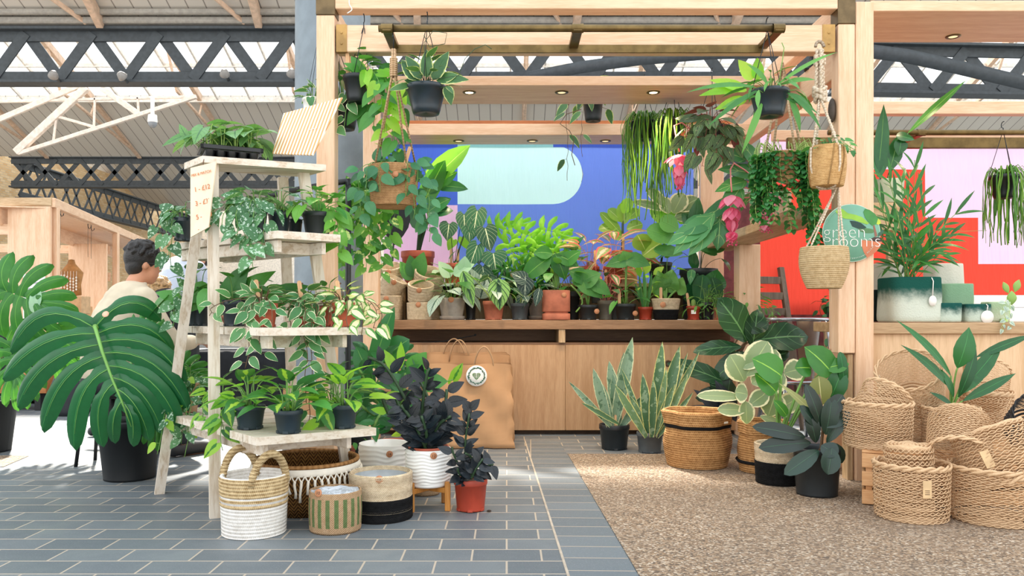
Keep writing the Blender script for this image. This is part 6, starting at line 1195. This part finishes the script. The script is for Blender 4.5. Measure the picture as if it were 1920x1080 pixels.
split('sunlit split-leaved plant beside the coral-edged plants in the back row',1035,470,6.72,93,[(1020,432,10,46,-.1),(1045,444,30,42,-.1),(1005,462,120,40,-.15),(1040,470,70,42,-.2)])
split('mid green split-leaved plant below the sunlit ones, black pot hidden',960,520,6.5,94,[(955,500,160,34,-.1),(985,495,30,34,-.1),(965,525,90,30,-.1),(1005,510,60,30,-.1)],'monb',1.0)
p=cpot('spider_plant','white-striped grassy plant between the heart leaves and the split leaves',945,975,520,6.55,'nursery',BLACKP,95,y1=545,zb=1.05); p.clump('grnp',20,.22,(.0,.2),.2,.14,'lance',.9,.1,(60,-20),pet=0); stick(p.t,.0,-.05,.1,.14,.022); p.done(ST_G)
def agla(lab,px,y,D,seed,n,zb=RZ,mat=None): 
    p=Pl('aglaonema',lab,'potted plant',PZ(px,D,zb),seed); p.pot(.085,.14,'nursery',mat or M_TER); p.clump('agla',n,.2,(.06,.24),.25,.42,'lance',.8,.2,(60,-20),sr=.0015); stick(p.t,.04,-.06,.12,.15,.022); p.done(ST_P)
agla('coral-edged leafy plant in a red pot at the middle of the back row',1105,500,6.62,96,14); agla('coral-edged leafy plant with the pinkest stalks beside the small rubber plant',1150,500,6.6,97,14,mat=M_TER); agla('low coral-edged plant before the other two in the back row',1125,520,6.5,98,12,1.02,M_GRY)
p=cpot('rubber_plant','young bright rubber plant in an orange pot at the back of the counter',1147,1186,457,6.72,'nursery',plain('CE6A3C',.5,0,.08),99,y1=487,zb=1.33); p.lp('rubb',[(1160,425,1122,430,22),(1165,440,1125,398,22),(1170,420,1170,378,30),(1175,430,1205,420,26),(1165,415,1140,392,24),(1178,410,1198,392,22),(1168,445,1150,440,22)],6.7,'obov'); p.lp('brt',[(1168,400,1182,372,24)],6.68,'obov'); p.s.tube([Vector((0,0,.1)),p.L(P(1168,400,6.7))],.01,7); stick(p.t,.0,-.06,.1,.17,.022); p.done(ST_D)
q=MB(); t=thing('plant_crate','small upturned timber box under the orange pot at the counter back','box',(SX(1167,6.72),6.72,1.185)); q.box((-.11,-.1,0),(.11,.1,.145),.003); q.build('box',PINX,t)
p=cpot('rubber_plant','white-variegated rubber plant glowing at the end of the blue banner',1215,1260,475,6.7,'nursery',BLACKP,100,y1=515,zb=RZ); p.lp('rubv',[(1250,395,1186,378,20),(1252,390,1212,354,26),(1262,400,1282,362,36),(1255,400,1240,370,30),(1270,395,1310,372,34),(1265,410,1300,400,30)],6.6,'obov'); p.lp('brt',[(1240,420,1225,380,30),(1255,430,1250,380,34),(1275,420,1290,390,30)],6.65,'obov'); p.lp('rubb',[(1210,470,1195,440,40),(1205,480,1240,455,40),(1215,490,1180,500,40)],6.5,'obov'); p.s.tube([Vector((0,0,.12)),p.L(P(1255,400,6.65))],.009,7); p.done(ST_D)
p=cpot('rubber_plant','broad grey-green rubber plant in the large black pot near the counter end',1275,1345,503,6.55,'tub',plain('2A3438',.45,0,.08),101); p.lp('epi',[(1268,450,1212,430,44),(1272,430,1236,412,40),(1280,475,1225,468,26),(1300,460,1360,466,30),(1295,450,1345,478,24),(1310,440,1330,400,30)],6.4,'obov',bend=.3); p.lp('zzg',[(1300,430,1310,370,30),(1295,420,1278,400,26),(1320,430,1350,410,34),(1300,500,1298,465,20),(1310,500,1290,490,24)],6.45,'ovate'); p.lp('strd',[(1318,515,1310,580,36),(1335,520,1350,575,30)],6.3,'ovate',bend=.2); p.s.tube([Vector((0,0,.36)),p.L(P(1300,460,6.5)),p.L(P(1296,420,6.5))],.009,7); p.clump('med',8,.25,(.05,.3),.2,.4,'ovate'); p.done(ST_D)
p=cpot('philodendron','small leafy plant filling the gap behind the begonia pot',1232,1262,545,6.6,'nursery',BLACKP,102); p.clump(['brt','phil'],18,.2,(.05,.35),.11,.55,'ovate'); p.done(ST_G)
p=cpot('philodendron','dark leafy plant filling the gap behind the square terracotta pot',1058,1088,545,6.55,'nursery',BLACKP,103); p.clump(['strd','phil'],18,.22,(.05,.38),.14,.55,'ovate'); p.done(ST_G)
p=cpot('philodendron','glossy leafy plant filling the gap behind the black-velvet leaf',975,1005,545,6.6,'nursery',BLACKP,104); p.clump(['strd','monb'],18,.22,(.1,.4),.14,.5,'ovate'); p.done(ST_G)
q=MB(); t=thing('cable','black cable lying in the counter slot with a round end','cable',P(840,640,6.3)); o=t.location; 
q.tube(sm([P(752,640,6.2)-o,P(790,642,6.2)-o,P(830,640,6.2)-o,P(862,634,6.25)-o,P(890,629,6.25)-o]),.004,6); q.lathe([(0,-.01),(.012,0),(0,.01)],8,M=Matrix.Translation(P(891,628,6.25)-o)); q.build('wire',BLACKP,t)
# ---------------------------------------------------------------- people
SKIN=plain('C98E6E',.55,0,.06)
def blob(o,vox,sm_=6):
    m=o.modifiers.new('r','REMESH'); m.mode='VOXEL'; m.voxel_size=vox; m.use_smooth_shade=True
    s=o.modifiers.new('s','SMOOTH'); s.iterations=sm_; s.factor=.5; return o
def ell(q,c,r,M=None,n=20):
    T=Matrix.Translation(c)
    if M is not None: T=T@M
    q.lathe([(sin(pi*i/12)*1.0+1e-4,-cos(pi*i/12)) for i in range(13)],n,M=T@Matrix.Diagonal((*r,1)))
def limb(q,pts,rad,n=12): 
    pts=[Vector(p) for p in pts]; q.tube(sm(pts,4),[rad[min(int(i/4),len(rad)-2)]*(1-(i%4)/4)+rad[min(int(i/4)+1,len(rad)-1)]*((i%4)/4) for i in range(4*(len(pts)-1))]+[rad[-1]],n)
    ell(q,pts[0],(rad[0],)*3); ell(q,pts[-1],(rad[-1],)*3)
def torso(q,hip,chest,sh,inf=0.0):   # sections from hips to shoulders
    hip,chest,sh=Vector(hip),Vector(chest),Vector(sh)
    for i in range(13):
        f=i/12; p=(hip*(1-f)**2+chest*2*f*(1-f)+sh*f*f); w=.165-.02*sin(pi*f*1.2)+.035*f; d=.115+.012*sin(pi*f)-.035*max(0,f-.75)*4*.5
        ell(q,p,(w*(1 if f<.9 else .85)+inf,d+inf,.085+inf))
def hand(q,w,d,up,s=1.0,curl=.6):
    w,d,up=Vector(w),Vector(d).normalized(),Vector(up).normalized(); x=d.cross(up).normalized()
    for i in range(5): ell(q,w+d*(.045*s)+x*((i-2)*.014*s),(.014*s,.042*s,.014*s),Matrix((x,d,up)).transposed().to_4x4())
    for i,l in enumerate((.062,.075,.08,.07)):
        b=w+d*.085*s+x*((1.5-i)*.021*s); dd=(d*cos(curl*.5)-up*sin(curl*.5)); e=b+dd*l*.5*s; f=e+(d*cos(curl*1.3)-up*sin(curl*1.3))*l*.5*s; q.tube([b-d*.02,b,e,f],[.0095*s,.0095*s,.0085*s,.0065*s],8)
    b=w+x*.03*s+d*.02*s; q.tube([b,b+x*.03*s+d*.025*s,b+x*.03*s+d*.06*s],[.012*s,.0105*s,.008*s],8)
def headparts(q,c,R):   # local head axes: y forward, z up
    R4=R.to_4x4(); g=lambda x,y,z: Vector(c)+R@Vector((x,y,z))
    ell(q,g(0,-.01,.03),(.078,.097,.098),R4); ell(q,g(0,.03,-.045),(.058,.06,.068),R4); ell(q,g(0,.055,-.085),(.034,.03,.03),R4)
    ell(q,g(0,.098,-.012),(.013,.02,.026),R4); ell(q,g(0,.088,-.058),(.026,.012,.009),R4)
    for s in (-1,1): ell(q,g(s*.083,-.008,-.005),(.011,.02,.033),R4); ell(q,g(s*.033,.082,.02),(.018,.01,.01),R4)
def hairdo(t,c,R,col,big=.012,low=-.05,name='hair',seed=1,longer=0.0):
    q=MB(); R4=R.to_4x4(); g=lambda x,y,z: Vector(c)+R@Vector((x,y,z)); rg=random.Random(seed)
    ell(q,g(0,-.022,.048),(.083+big,.093+big,.088+big),R4)
    ell(q,g(0,-.05,-.005),(.076+big*.4,.06,.075),R4)
    ell(q,g(0,.04,.105),(.065,.045,.03+big),R4)
    for i in range(120):
        a=rg.uniform(0,6.28); e=rg.uniform(.1,1.45); p=g((.088+big)*cos(a)*cos(e),-.022+(.098+big)*sin(a)*cos(e),.048+(.088+big)*sin(e)); q_=p+R@Vector((rg.uniform(-.02,.02),rg.uniform(-.01,.03),rg.uniform(.0,.016))); q.tube([p,(p+q_)/2+R@Vector((0,0,.012)),q_+R@Vector((0,0,.006))],[.013,.012,.006],5)
    o=q.build(name,plain(col,.45,0,.25,.9,150),t); blob(o,.007,1); return o
def seated(lab,loc,rz,lean,jcol,tcol,hcol,seed,headturn=0.0,headz=0.0,glasses=False,arm=(.22,.42,.72)):
    t=thing('person',lab,'person',loc,rz); q=MB(); hip=(0,0,.53); ch=(0,lean*.2-.03,.78); sh=(0,lean,1.03); hc=Vector((0,lean+.09,1.215+headz)); R=Matrix.Rotation(headturn,3,'Z')@Matrix.Rotation(-.12,3,'X')
    torso(q,hip,ch,sh); limb(q,[(0,lean,1.04),(0,lean+.03,1.12),hc+Vector((0,-.01,-.05))],[.06,.055,.052]); headparts(q,hc,R)
    for s in (-1,1):
        S=Vector((s*.19,lean,1.02)); El=Vector((s*.27,lean+.12,.76)); Wr=Vector((s*.15,lean+.36,.74)); limb(q,[S,El,Wr],[.055,.043,.03]); hand(q,Wr,(-s*.3,1,-.1),(0,0,1))
        Kn=Vector((s*.13,.44,.5)); An=Vector((s*.13,.42,.09)); limb(q,[(s*.095,.02,.51),Kn,An],[.085,.062,.043]); limb(q,[An+Vector((0,-.04,-.04)),An+Vector((0,.05,-.05)),An+Vector((0,.16,-.062))],[.04,.042,.03])
    blob(q.build('body',SKIN,t),.012)
    q=MB(); torso(q,(0,0,.56),ch,sh,.022); ell(q,(0,lean-.005,1.06),(.12,.085,.05))
    for s in (-1,1): limb(q,[(s*.185,lean,1.02),(s*.275,lean+.12,.76),(s*.165,lean+.32,.742)],[.075,.066,.05])
    q.tube([(.075*cos(a),lean+.005+.07*sin(a)+.015,1.105+.012*sin(a)) for a in [2*pi*i/20 for i in range(20)]],.017,7,closed=True)
    o=q.build('jacket',jcol,t); blob(o,.012,5)
    q=MB()
    for s in (-1,1): limb(q,[(s*.095,.02,.51),(s*.13,.45,.5),(s*.13,.42,.13)],[.105,.08,.066]); 
    ell(q,(0,0,.5),(.18,.14,.1)); blob(q.build('trousers',tcol,t),.013)
    q=MB()
    for s in (-1,1): limb(q,[(s*.13,.37,.05),(s*.13,.47,.05),(s*.13,.6,.04)],[.048,.05,.038])
    for v in range(len(q.v)): q.v[v]=(q.v[v][0],q.v[v][1],max(.004,q.v[v][2]))
    blob(q.build('shoes',plain('2A2A2C',.5),t),.01,2)
    hairdo(t,hc,R,hcol,seed=seed)
    if glasses:
        q=MB(); g=lambda x,y,z: hc+R@Vector((x,y,z))
        for s in (-1,1): q.tube([g(s*.086,-.01,.012),g(s*.08,.06,.016),g(s*.066,.1,.016)],.0025,5); q.tube([g(s*.034+.024*cos(a),.103,.012+.02*sin(a)) for a in [2*pi*i/16 for i in range(16)]],.002,5,closed=True)
        q.tube([g(-.01,.104,.014),g(.01,.104,.014)],.002,5); q.build('glasses',plain('22201E',.3),t)
    return t
def stool(name,lab,loc,h=.44,mat=None):
    t=thing(name,lab,'stool',loc); q=MB(); q.lathe([(0,h-.03),(.16,h-.03),(.17,h-.02),(.17,h-.004),(.165,h),(0,h)],28); q.build('seat',mat or BLACK,t)
    for a in (.8,2.4,3.9,5.5): q=MB(); q.tube([(.12*cos(a),.12*sin(a),h-.03),(.17*cos(a),.17*sin(a),0)],.011,8); q.build('leg',BLACK,t)
    return t
PX=lambda px,D:(px-950)/1500*D
BEIGE=plain('CDBFA6',.85,0,.08,.3,25)
seated('seated man with short dark hair, glasses and a beige jacket, seen from behind',(PX(203,4.98),4.95,0),radians(-38),.15,BEIGE,plain('2A2C30',.8),'1B1614',1,-.25,.02,True)
stool('stool','black stool under the man in the beige jacket',(PX(203,4.98),4.95,0))
seated('seated blond person in black clothes half hidden behind the plant ladder',(PX(338,6.3),6.3,0),radians(100),.1,plain('1E1F22',.8),plain('17181A',.8),'C9A070',2,.3,-.14)
stool('stool','black stool under the blond person behind the ladder',(PX(338,6.3),6.3,0))
# bending person in white
t=thing('person','standing person in a pale grey shirt bending away behind the beige jacket','person',(PX(310,7.4),7.4,0),radians(-20)); q=MB()
hip,ch,sh=(0,0,.95),(0,.02,1.2),(0,.2,1.38); hc=Vector((0,.42,1.44)); R=Matrix.Rotation(-.9,3,'X')
def scaled(q): return q
torso(q,hip,ch,sh); limb(q,[(0,.2,1.38),(0,.3,1.42),hc+Vector((0,-.06,-.03))],[.06,.055,.05]); headparts(q,hc,R)
for s in (-1,1):
    limb(q,[(s*.2,.2,1.36),(s*.27,.33,1.1),(s*.2,.5,.92)],[.055,.042,.03]); hand(q,(s*.2,.5,.92),(0,.8,-.5),(0,.5,.8)); limb(q,[(s*.1,0,.92),(s*.11,.03,.5),(s*.11,-.02,.09)],[.09,.062,.045]); limb(q,[(s*.11,-.05,.045),(s*.11,.05,.04),(s*.11,.15,.03)],[.04,.04,.028])
blob(q.build('body',SKIN,t),.013); q=MB(); torso(q,(0,0,.97),ch,sh,.025)
for s in (-1,1): limb(q,[(s*.19,.2,1.36),(s*.25,.28,1.2)],[.08,.075])
blob(q.build('shirt',plain('B4BAC8',.8,0,.04),t),.013,5); q=MB()
for s in (-1,1): limb(q,[(s*.1,0,.92),(s*.11,.03,.5),(s*.11,-.02,.1)],[.11,.085,.07])
ell(q,(0,0,.95),(.185,.14,.1)); blob(q.build('trousers',plain('30323A',.8),t),.014)
q=MB()
for s in (-1,1): limb(q,[(s*.11,-.05,.05),(s*.11,.05,.05),(s*.11,.17,.04)],[.048,.05,.038])
for v in range(len(q.v)): q.v[v]=(q.v[v][0],q.v[v][1],max(.004,q.v[v][2]))
blob(q.build('shoes',plain('E6E4DF',.5),t),.012,2); hairdo(t,hc,R,'3A2A20',seed=4)
# ---------------------------------------------------------------- market stall far left
t=thing('market_stall','pale birch market stall receding beyond the seated man','stall',(-7.0,12.2,0)); o=Vector((-7.0,12.2,0)); dv=(Vector((-8.55,19.2,0))-Vector((-6.93,12.2,0))); Ld=dv.length; dn=dv.normalized(); sd=Vector((dn.y,-dn.x,0))
B0=Vector((-6.93,12.2,0))-o
q=MB(); q.box((-7.60+7.0,-.02,0),(-6.95+7.0,.03,2.60),.004); q.build('front_panel',BIRZ,t)
q=MB(); q.box((-9.5+7,-.03,2.605),(-6.93+7,.08,2.73),.004); q.build('cap_beam',PINX,t)
q=MB(); q.beam(B0+Vector((0,0,2.66)),B0+dv+Vector((0,0,2.66)),.08,.14,.004); q.build('side_beam',BIRY,t)
q=MB(); q.beam(B0-sd*.4+Vector((0,0,2.58)),B0+dv-sd*.4+Vector((0,0,2.58)),.74,.02,.002); q.build('soffit',BIRY,t)
q=MB(); q.beam(B0-sd*.75+Vector((0,0,2.44)),B0+dv-sd*.75+Vector((0,0,2.44)),.04,.26,.002); q.build('inner_board',BIRY,t)
for f in (.02,.54,.99):
    q=MB(); p_=B0+dv*f; q.beam(p_,p_+Vector((0,0,2.6)),.1,.1,.004,up=(0,1,0)); q.build('post',BIRZ,t)
    q=MB(); p_=B0+dv*f-sd*2.4; q.beam(p_,p_+Vector((0,0,2.6)),.1,.1,.004,up=(0,1,0)); q.build('post',BIRZ,t)
for zc_ in (1.05,1.72,2.25):
    q=MB(); q.beam((-9.6+7,.02,zc_),(-7.6+7,.02,zc_),.06,.16,.003); q.build('cross_beam',BIRX,t)
    q=MB(); p_=B0+dv*.54; q.beam(p_-sd*.1+Vector((0,0,zc_)),p_-sd*2.3+Vector((0,0,zc_)),.06,.16,.003); q.build('cross_beam',BIRX,t)
q=MB(); p_=B0+dv*.50; q.box((p_.x-.85,p_.y-.02,0),(p_.x-.1,p_.y+.02,2.35),.003); q.build('side_panel',birch('z'),t)
q=MB(); q.beam(B0+dv*.1-sd*.35+Vector((0,0,.86)),B0+dv*.95-sd*.35+Vector((0,0,.86)),.7,.05,.003); q.build('counter_top',BIRY,t)
q=MB(); q.beam(B0+dv*.1-sd*.05+Vector((0,0,.42)),B0+dv*.95-sd*.05+Vector((0,0,.42)),.03,.8,.003); q.build('counter_front',BIRY,t)
ax_,bx_=P(38,522,12.1),P(80,568,12.1)
t=thing('notice','white paper notice pinned on the birch stall panel','notice',(ax_+bx_)/2+Vector((0,.07,0))); w_,h_=(bx_.x-ax_.x)/2,(ax_.z-bx_.z)*1.15; q=MB(); q.box((-w_,-.002,-h_),(w_,.002,h_*.6),.0005); q.build('sheet',PAPER,t); q=MB()
for i in range(4): q.box((-w_*.7,-.004,h_*.25-i*.09),(w_*(.7-.15*(i%2)),-.002,h_*.25-i*.09+.025),.0003)
q.build('print',plain('B9B6BE',.7),t)
c=P(134,528,13.6)
t=thing('jewellery_display','brown display bust hung with white beaded chains in the far stall','display',(c.x,c.y,c.z-.25)); q=MB(); q.lathe([(.02,0),(.17,.02),(.16,.2),(.2,.4),(.07,.55),(.05,.62),(0,.63)],24,sy=.5); q.build('bust',plain('A8763F',.7,0,.15),t)
for k in range(7):
    q=MB(); x0=-.15+k*.05; 
    for j in range(5): ell(q,(x0,-.13,.12+j*.05+.03*sin(k)),(.014,.014,.018),n=8)
    q.tube([(x0,-.13,.12),(x0,-.12,.42)],.003,4); q.build('chain',plain('F2EDE2',.4),t)
q=MB(); q.box((-.25,-.15,-.3),(.25,.15,0),.01); q.build('plinth_box',plain('C9A47A',.7),t)
c=P(105,560,12.6)
t=thing('card_box','brown and cream card boxes on the far stall counter','box',(P(138,640,14).x,14,.90)); q=MB(); q.box((-.3,-.1,0),(.0,.1,.2),.004); q.box((.0,-.1,0),(.28,.1,.2),.004); q.build('box',plain('C79A68',.7),t)
for k,(px,y,D) in enumerate(((113,400,12.6),(165,424,14.2),(171,428,14.4),(215,452,16.0))):
    c=P(px,y,D); q=MB(); q.tube([c+Vector((0,0,.12)),c,c+Vector((.02,0,-.05)),c+Vector((.05,0,-.03)),c+Vector((.055,0,.0))],.006,5); q.tube([c,c+Vector((0,0,-.55))],.003,4); o_=q.build('wire_hook',WIRE); tag(o_,'thin wire hook hanging under the far birch stall roof','hook','wire hooks of the far stall')
# dark tables and bench on the left
def table(lab,x0,x1,y0,y1,h,mat,cat='table',name='cloth_table'):
    t=thing(name,lab,cat,((x0+x1)/2,(y0+y1)/2,0)); w,d=(x1-x0)/2,(y1-y0)/2; q=MB(); q.box((-w,-d,h-.03),(w,d,h-.004),.004); q.build('table_top',PINX,t); q=MB(); n=60; V=[]
    for j,(z,e) in enumerate(((h,0.0),(h-.02,.012),(h*.5,.03),(.03,.05))):
        for i in range(n):
            a=2*pi*i/n; c_,s_=cos(a),sin(a); m_=max(abs(c_)/w,abs(s_)/d); x,y=c_/m_,s_/m_; k=e*(1+.6*sin(i*1.7)); V.append((x+k*c_,y+k*s_,z))
    q.add(V,[tuple(range(n))]+[(j*n+(i+1)%n,j*n+i,(j+1)*n+i,(j+1)*n+(i+1)%n) for j in range(3) for i in range(n)]); q.build('cloth',mat,t)
    for a in (-1,1):
        for b in (-1,1): q=MB(); q.box((a*(w-.08)-.02,b*(d-.08)-.02,0),(a*(w-.08)+.02,b*(d-.08)+.02,h-.03),.002); q.build('leg',BLACK,t)
    return t
BKC=plain('16181C',.85,0,.2)
table('long table under a black cloth at the left edge behind the monstera',-6.2,-3.9,8.4,9.2,.72,BKC)
table('low table under a black cloth seen between the ladder shelves',-3.1,-2.05,7.6,8.3,.58,BKC)
t=thing('bench','low orange-brown wooden bench before the black cloth table','bench',(-5.2,7.9,0)); q=MB(); q.box((-.75,-.17,.17),(.75,.17,.36),.004); q.build('seat',wood('B97843','9A5E30','x'),t)
for a in (-.65,.65): q=MB(); q.box((a-.03,-.14,0),(a+.03,.14,.17),.002); q.build('leg',BLACK,t)
for k,(px,y,D,c) in enumerate(((110,708,7.3,'2A2B30'),)):
    t=thing('tote_bag','dark cloth bag on the ground beside the black cloth table','bag',(PX(130,7.4),7.4,0)); q=MB(); q.lathe([(0,.003),(.16,.0),(.18,.05),(.17,.25),(.12,.36),(.1,.37)],24,wob=lambda a,z:.015*sin(3*a+z*9),sy=.6); q.build('body',plain(c,.8),t); q=MB(); q.tube([(-.07,0,.35),(-.05,0,.5),(.05,0,.5),(.07,0,.35)],.008,6); q.build('handle',plain(c,.8),t)
t=thing('paper_bag','plain kraft box bag on the floor seen through the ladder legs','bag',(PX(575,5.6),5.6,.0)); q=MB(); q.hexa([(-.16,-.09,.003),(.16,-.09,.003),(.16,.09,.003),(-.16,.09,.003)],[(-.15,-.05,.42),(.15,-.05,.42),(.15,.05,.42),(-.15,.05,.42)]); q.build('bag_body',KRAFT,t)
# ---------------------------------------------------------------- chairs behind the counter end
CHR=plain('B9BEC4',.22,.95,.05)
t=thing('metal_chair','brushed steel chair with a solid curved back behind the fig','chair',(PX(1502,5.75),5.7,0),radians(8)); q=MB()
N=12
pts=lambda z,r,a0,a1:[(r*sin(a),r*-cos(a)*.75+.1,z) for a in [radians(a0+(a1-a0)*i/N) for i in range(N+1)]]
q.tube(pts(.89,.235,-95,95),.013,8); q.build('back_rim',CHR,t)
q=MB(); A=pts(.885,.232,-22,26); B=pts(.47,.19,-16,18); V=A+B; V2=[(x,y+.003,z) for x,y,z in V]; M=N+1; q.add(V+V2,[(i,i+1,M+i+1,M+i) for i in range(N)]+[(2*M+i,3*M+i,3*M+i+1,2*M+i+1) for i in range(N)]); q.build('back_splat',CHR,t)
q=MB(); q.lathe([(0,.455),(.19,.455),(.2,.45),(.205,.44),(.2,.43),(0,.44)],32,sq=4,M=Matrix.Translation((0,.12,0))); q.build('seat',CHR,t)
for sx_2,sy_2 in ((-1,-1),(1,-1),(-1,1),(1,1)): q=MB(); q.tube([(sx_2*.16,.12+sy_2*.16,.44),(sx_2*.2,.12+sy_2*.21,.004)],[.02,.014],8); q.build('leg',CHR,t)
for s_ in (-1,1): q=MB(); q.tube([(s_*.233,.1,.885),(s_*.215,.02,.65),(s_*.19,.0,.45)],.011,7); q.build('back_post',CHR,t)
def fchair(lab,px,D,rz):
    t=thing('folding_chair',lab,'chair',(PX(px,D),D,0),rz); GW=wood('7A6A58','5E5044','z')
    for s_ in (-1,1): q=MB(); q.beam((s_*.19,-.12,.004),(s_*.19,.16,1.32),.035,.05,.003,up=(1,0,0)); q.build('back_post',GW,t); q=MB(); q.beam((s_*.15,.22,.004),(s_*.15,-.05,.75),.03,.045,.003,up=(1,0,0)); q.build('leg',GW,t)
    for z in (.95,1.08,1.21): q=MB(); q.beam((-.19,-.12+.28*z/1.32,z),(.19,-.12+.28*z/1.32,z),.02,.06,.002); q.build('back_slat',GW,t)
    q=MB(); q.box((-.17,-.03,.45),(.17,.02,.85),.003); q.build('seat',GW,t); return t
fchair('folded grey timber chair leaning before the red cloth, behind the steel chair',1452,6.45,.35)
p=Pl('houseplant','small dark plant dangling by the birch side panel behind the steel chair','potted plant',PZ(1565,6.35,.001),120); t2=thing('plant_stool','plain timber stool carrying the dark plant behind the steel chair','stool',PZ(1565,6.35,0)); q=MB(); q.box((-.14,-.14,.84),(.14,.14,.87),.003); q.build('seat',PINX,t2)
for a in (-1,1):
    for b in (-1,1): q=MB(); q.box((a*.11-.015,b*.11-.015,0),(a*.11+.015,b*.11+.015,.84),.002); q.build('leg',PINZ,t2)
p.t.location.z=.872; p.o=Vector(p.t.location); p.pot(.08,.13,'nursery',BLACKP); p.clump('zzg',14,.16,(.0,.2),.09,.5,'ovate'); p.trail('zzg',[(190,.25,.06),(220,.35,.05),(250,.3,.05),(280,.28,.05)],.08,.05,.08,.5,'ovate'); p.done(ST_D)

# ---------------------------------------------------------------- small fittings
t=thing('wall_fitting','dark oval weathered fitting on the stall post beside the knotted rope','fitting',(1.818,4.45,P(0,207,4.45).z)); q=MB(); ell(q,(-.008,0,0),(.02,.03,.068)); q.build('cover',plain('4A3F36',.6,0,.2),t)
t=thing('spot_lamp','small black spot lamp under the side beam behind the knotted rope','lamp',P(1524,118,4.9)); q=MB(); M=Matrix.Rotation(radians(25),4,'Y'); q.lathe([(0,.07),(.03,.065),(.034,-.05),(.03,-.06),(.024,-.055),(0,-.05)],20,M=M); q.build('lamp_housing',BLACKP,t); q=MB(); q.tube([(0,0,.05),(.03,0,.1),(.06,.0,.14)],.006,6); q.build('bracket',BLACKP,t)
t=thing('string','short white string hanging off the top beam near the bronze bracket','string',P(656,0,4.385)); o=t.location; q=MB(); q.tube(sm([P(655,-4,4.39)-o,P(655,8,4.39)-o,P(660,18,4.385)-o,P(651,25,4.385)-o]),.003,6); q.build('cord',WHITE,t)
for k,(px,y,rx) in enumerate(((100,140,.5),(228,142,-.3),(421,137,.2),(547,137,.4))):
    t=thing('floodlight',('pale round floodlight on the near dark girder, farthest from the column','second pale floodlight along the near dark girder from the far end','pale floodlight on the near girder, second from the grey column','pale round floodlight on the near girder beside the grey column')[k],'lamp',P(px,y,13.7)); q=MB(); q.lathe([(0,.07),(.05,.06),(.075,.0),(.085,-.04),(.08,-.045),(0,-.03)],20,M=Matrix.Rotation(radians(60),4,'X')@Matrix.Rotation(rx,4,'Y')); q.build('lamp_housing',plain('8F8B86',.5),t); q=MB(); q.tube([(0,0,.0),(0,.1,-.02),(0,.2,-.06)],.03,6); q.build('bracket',STEEL,t)
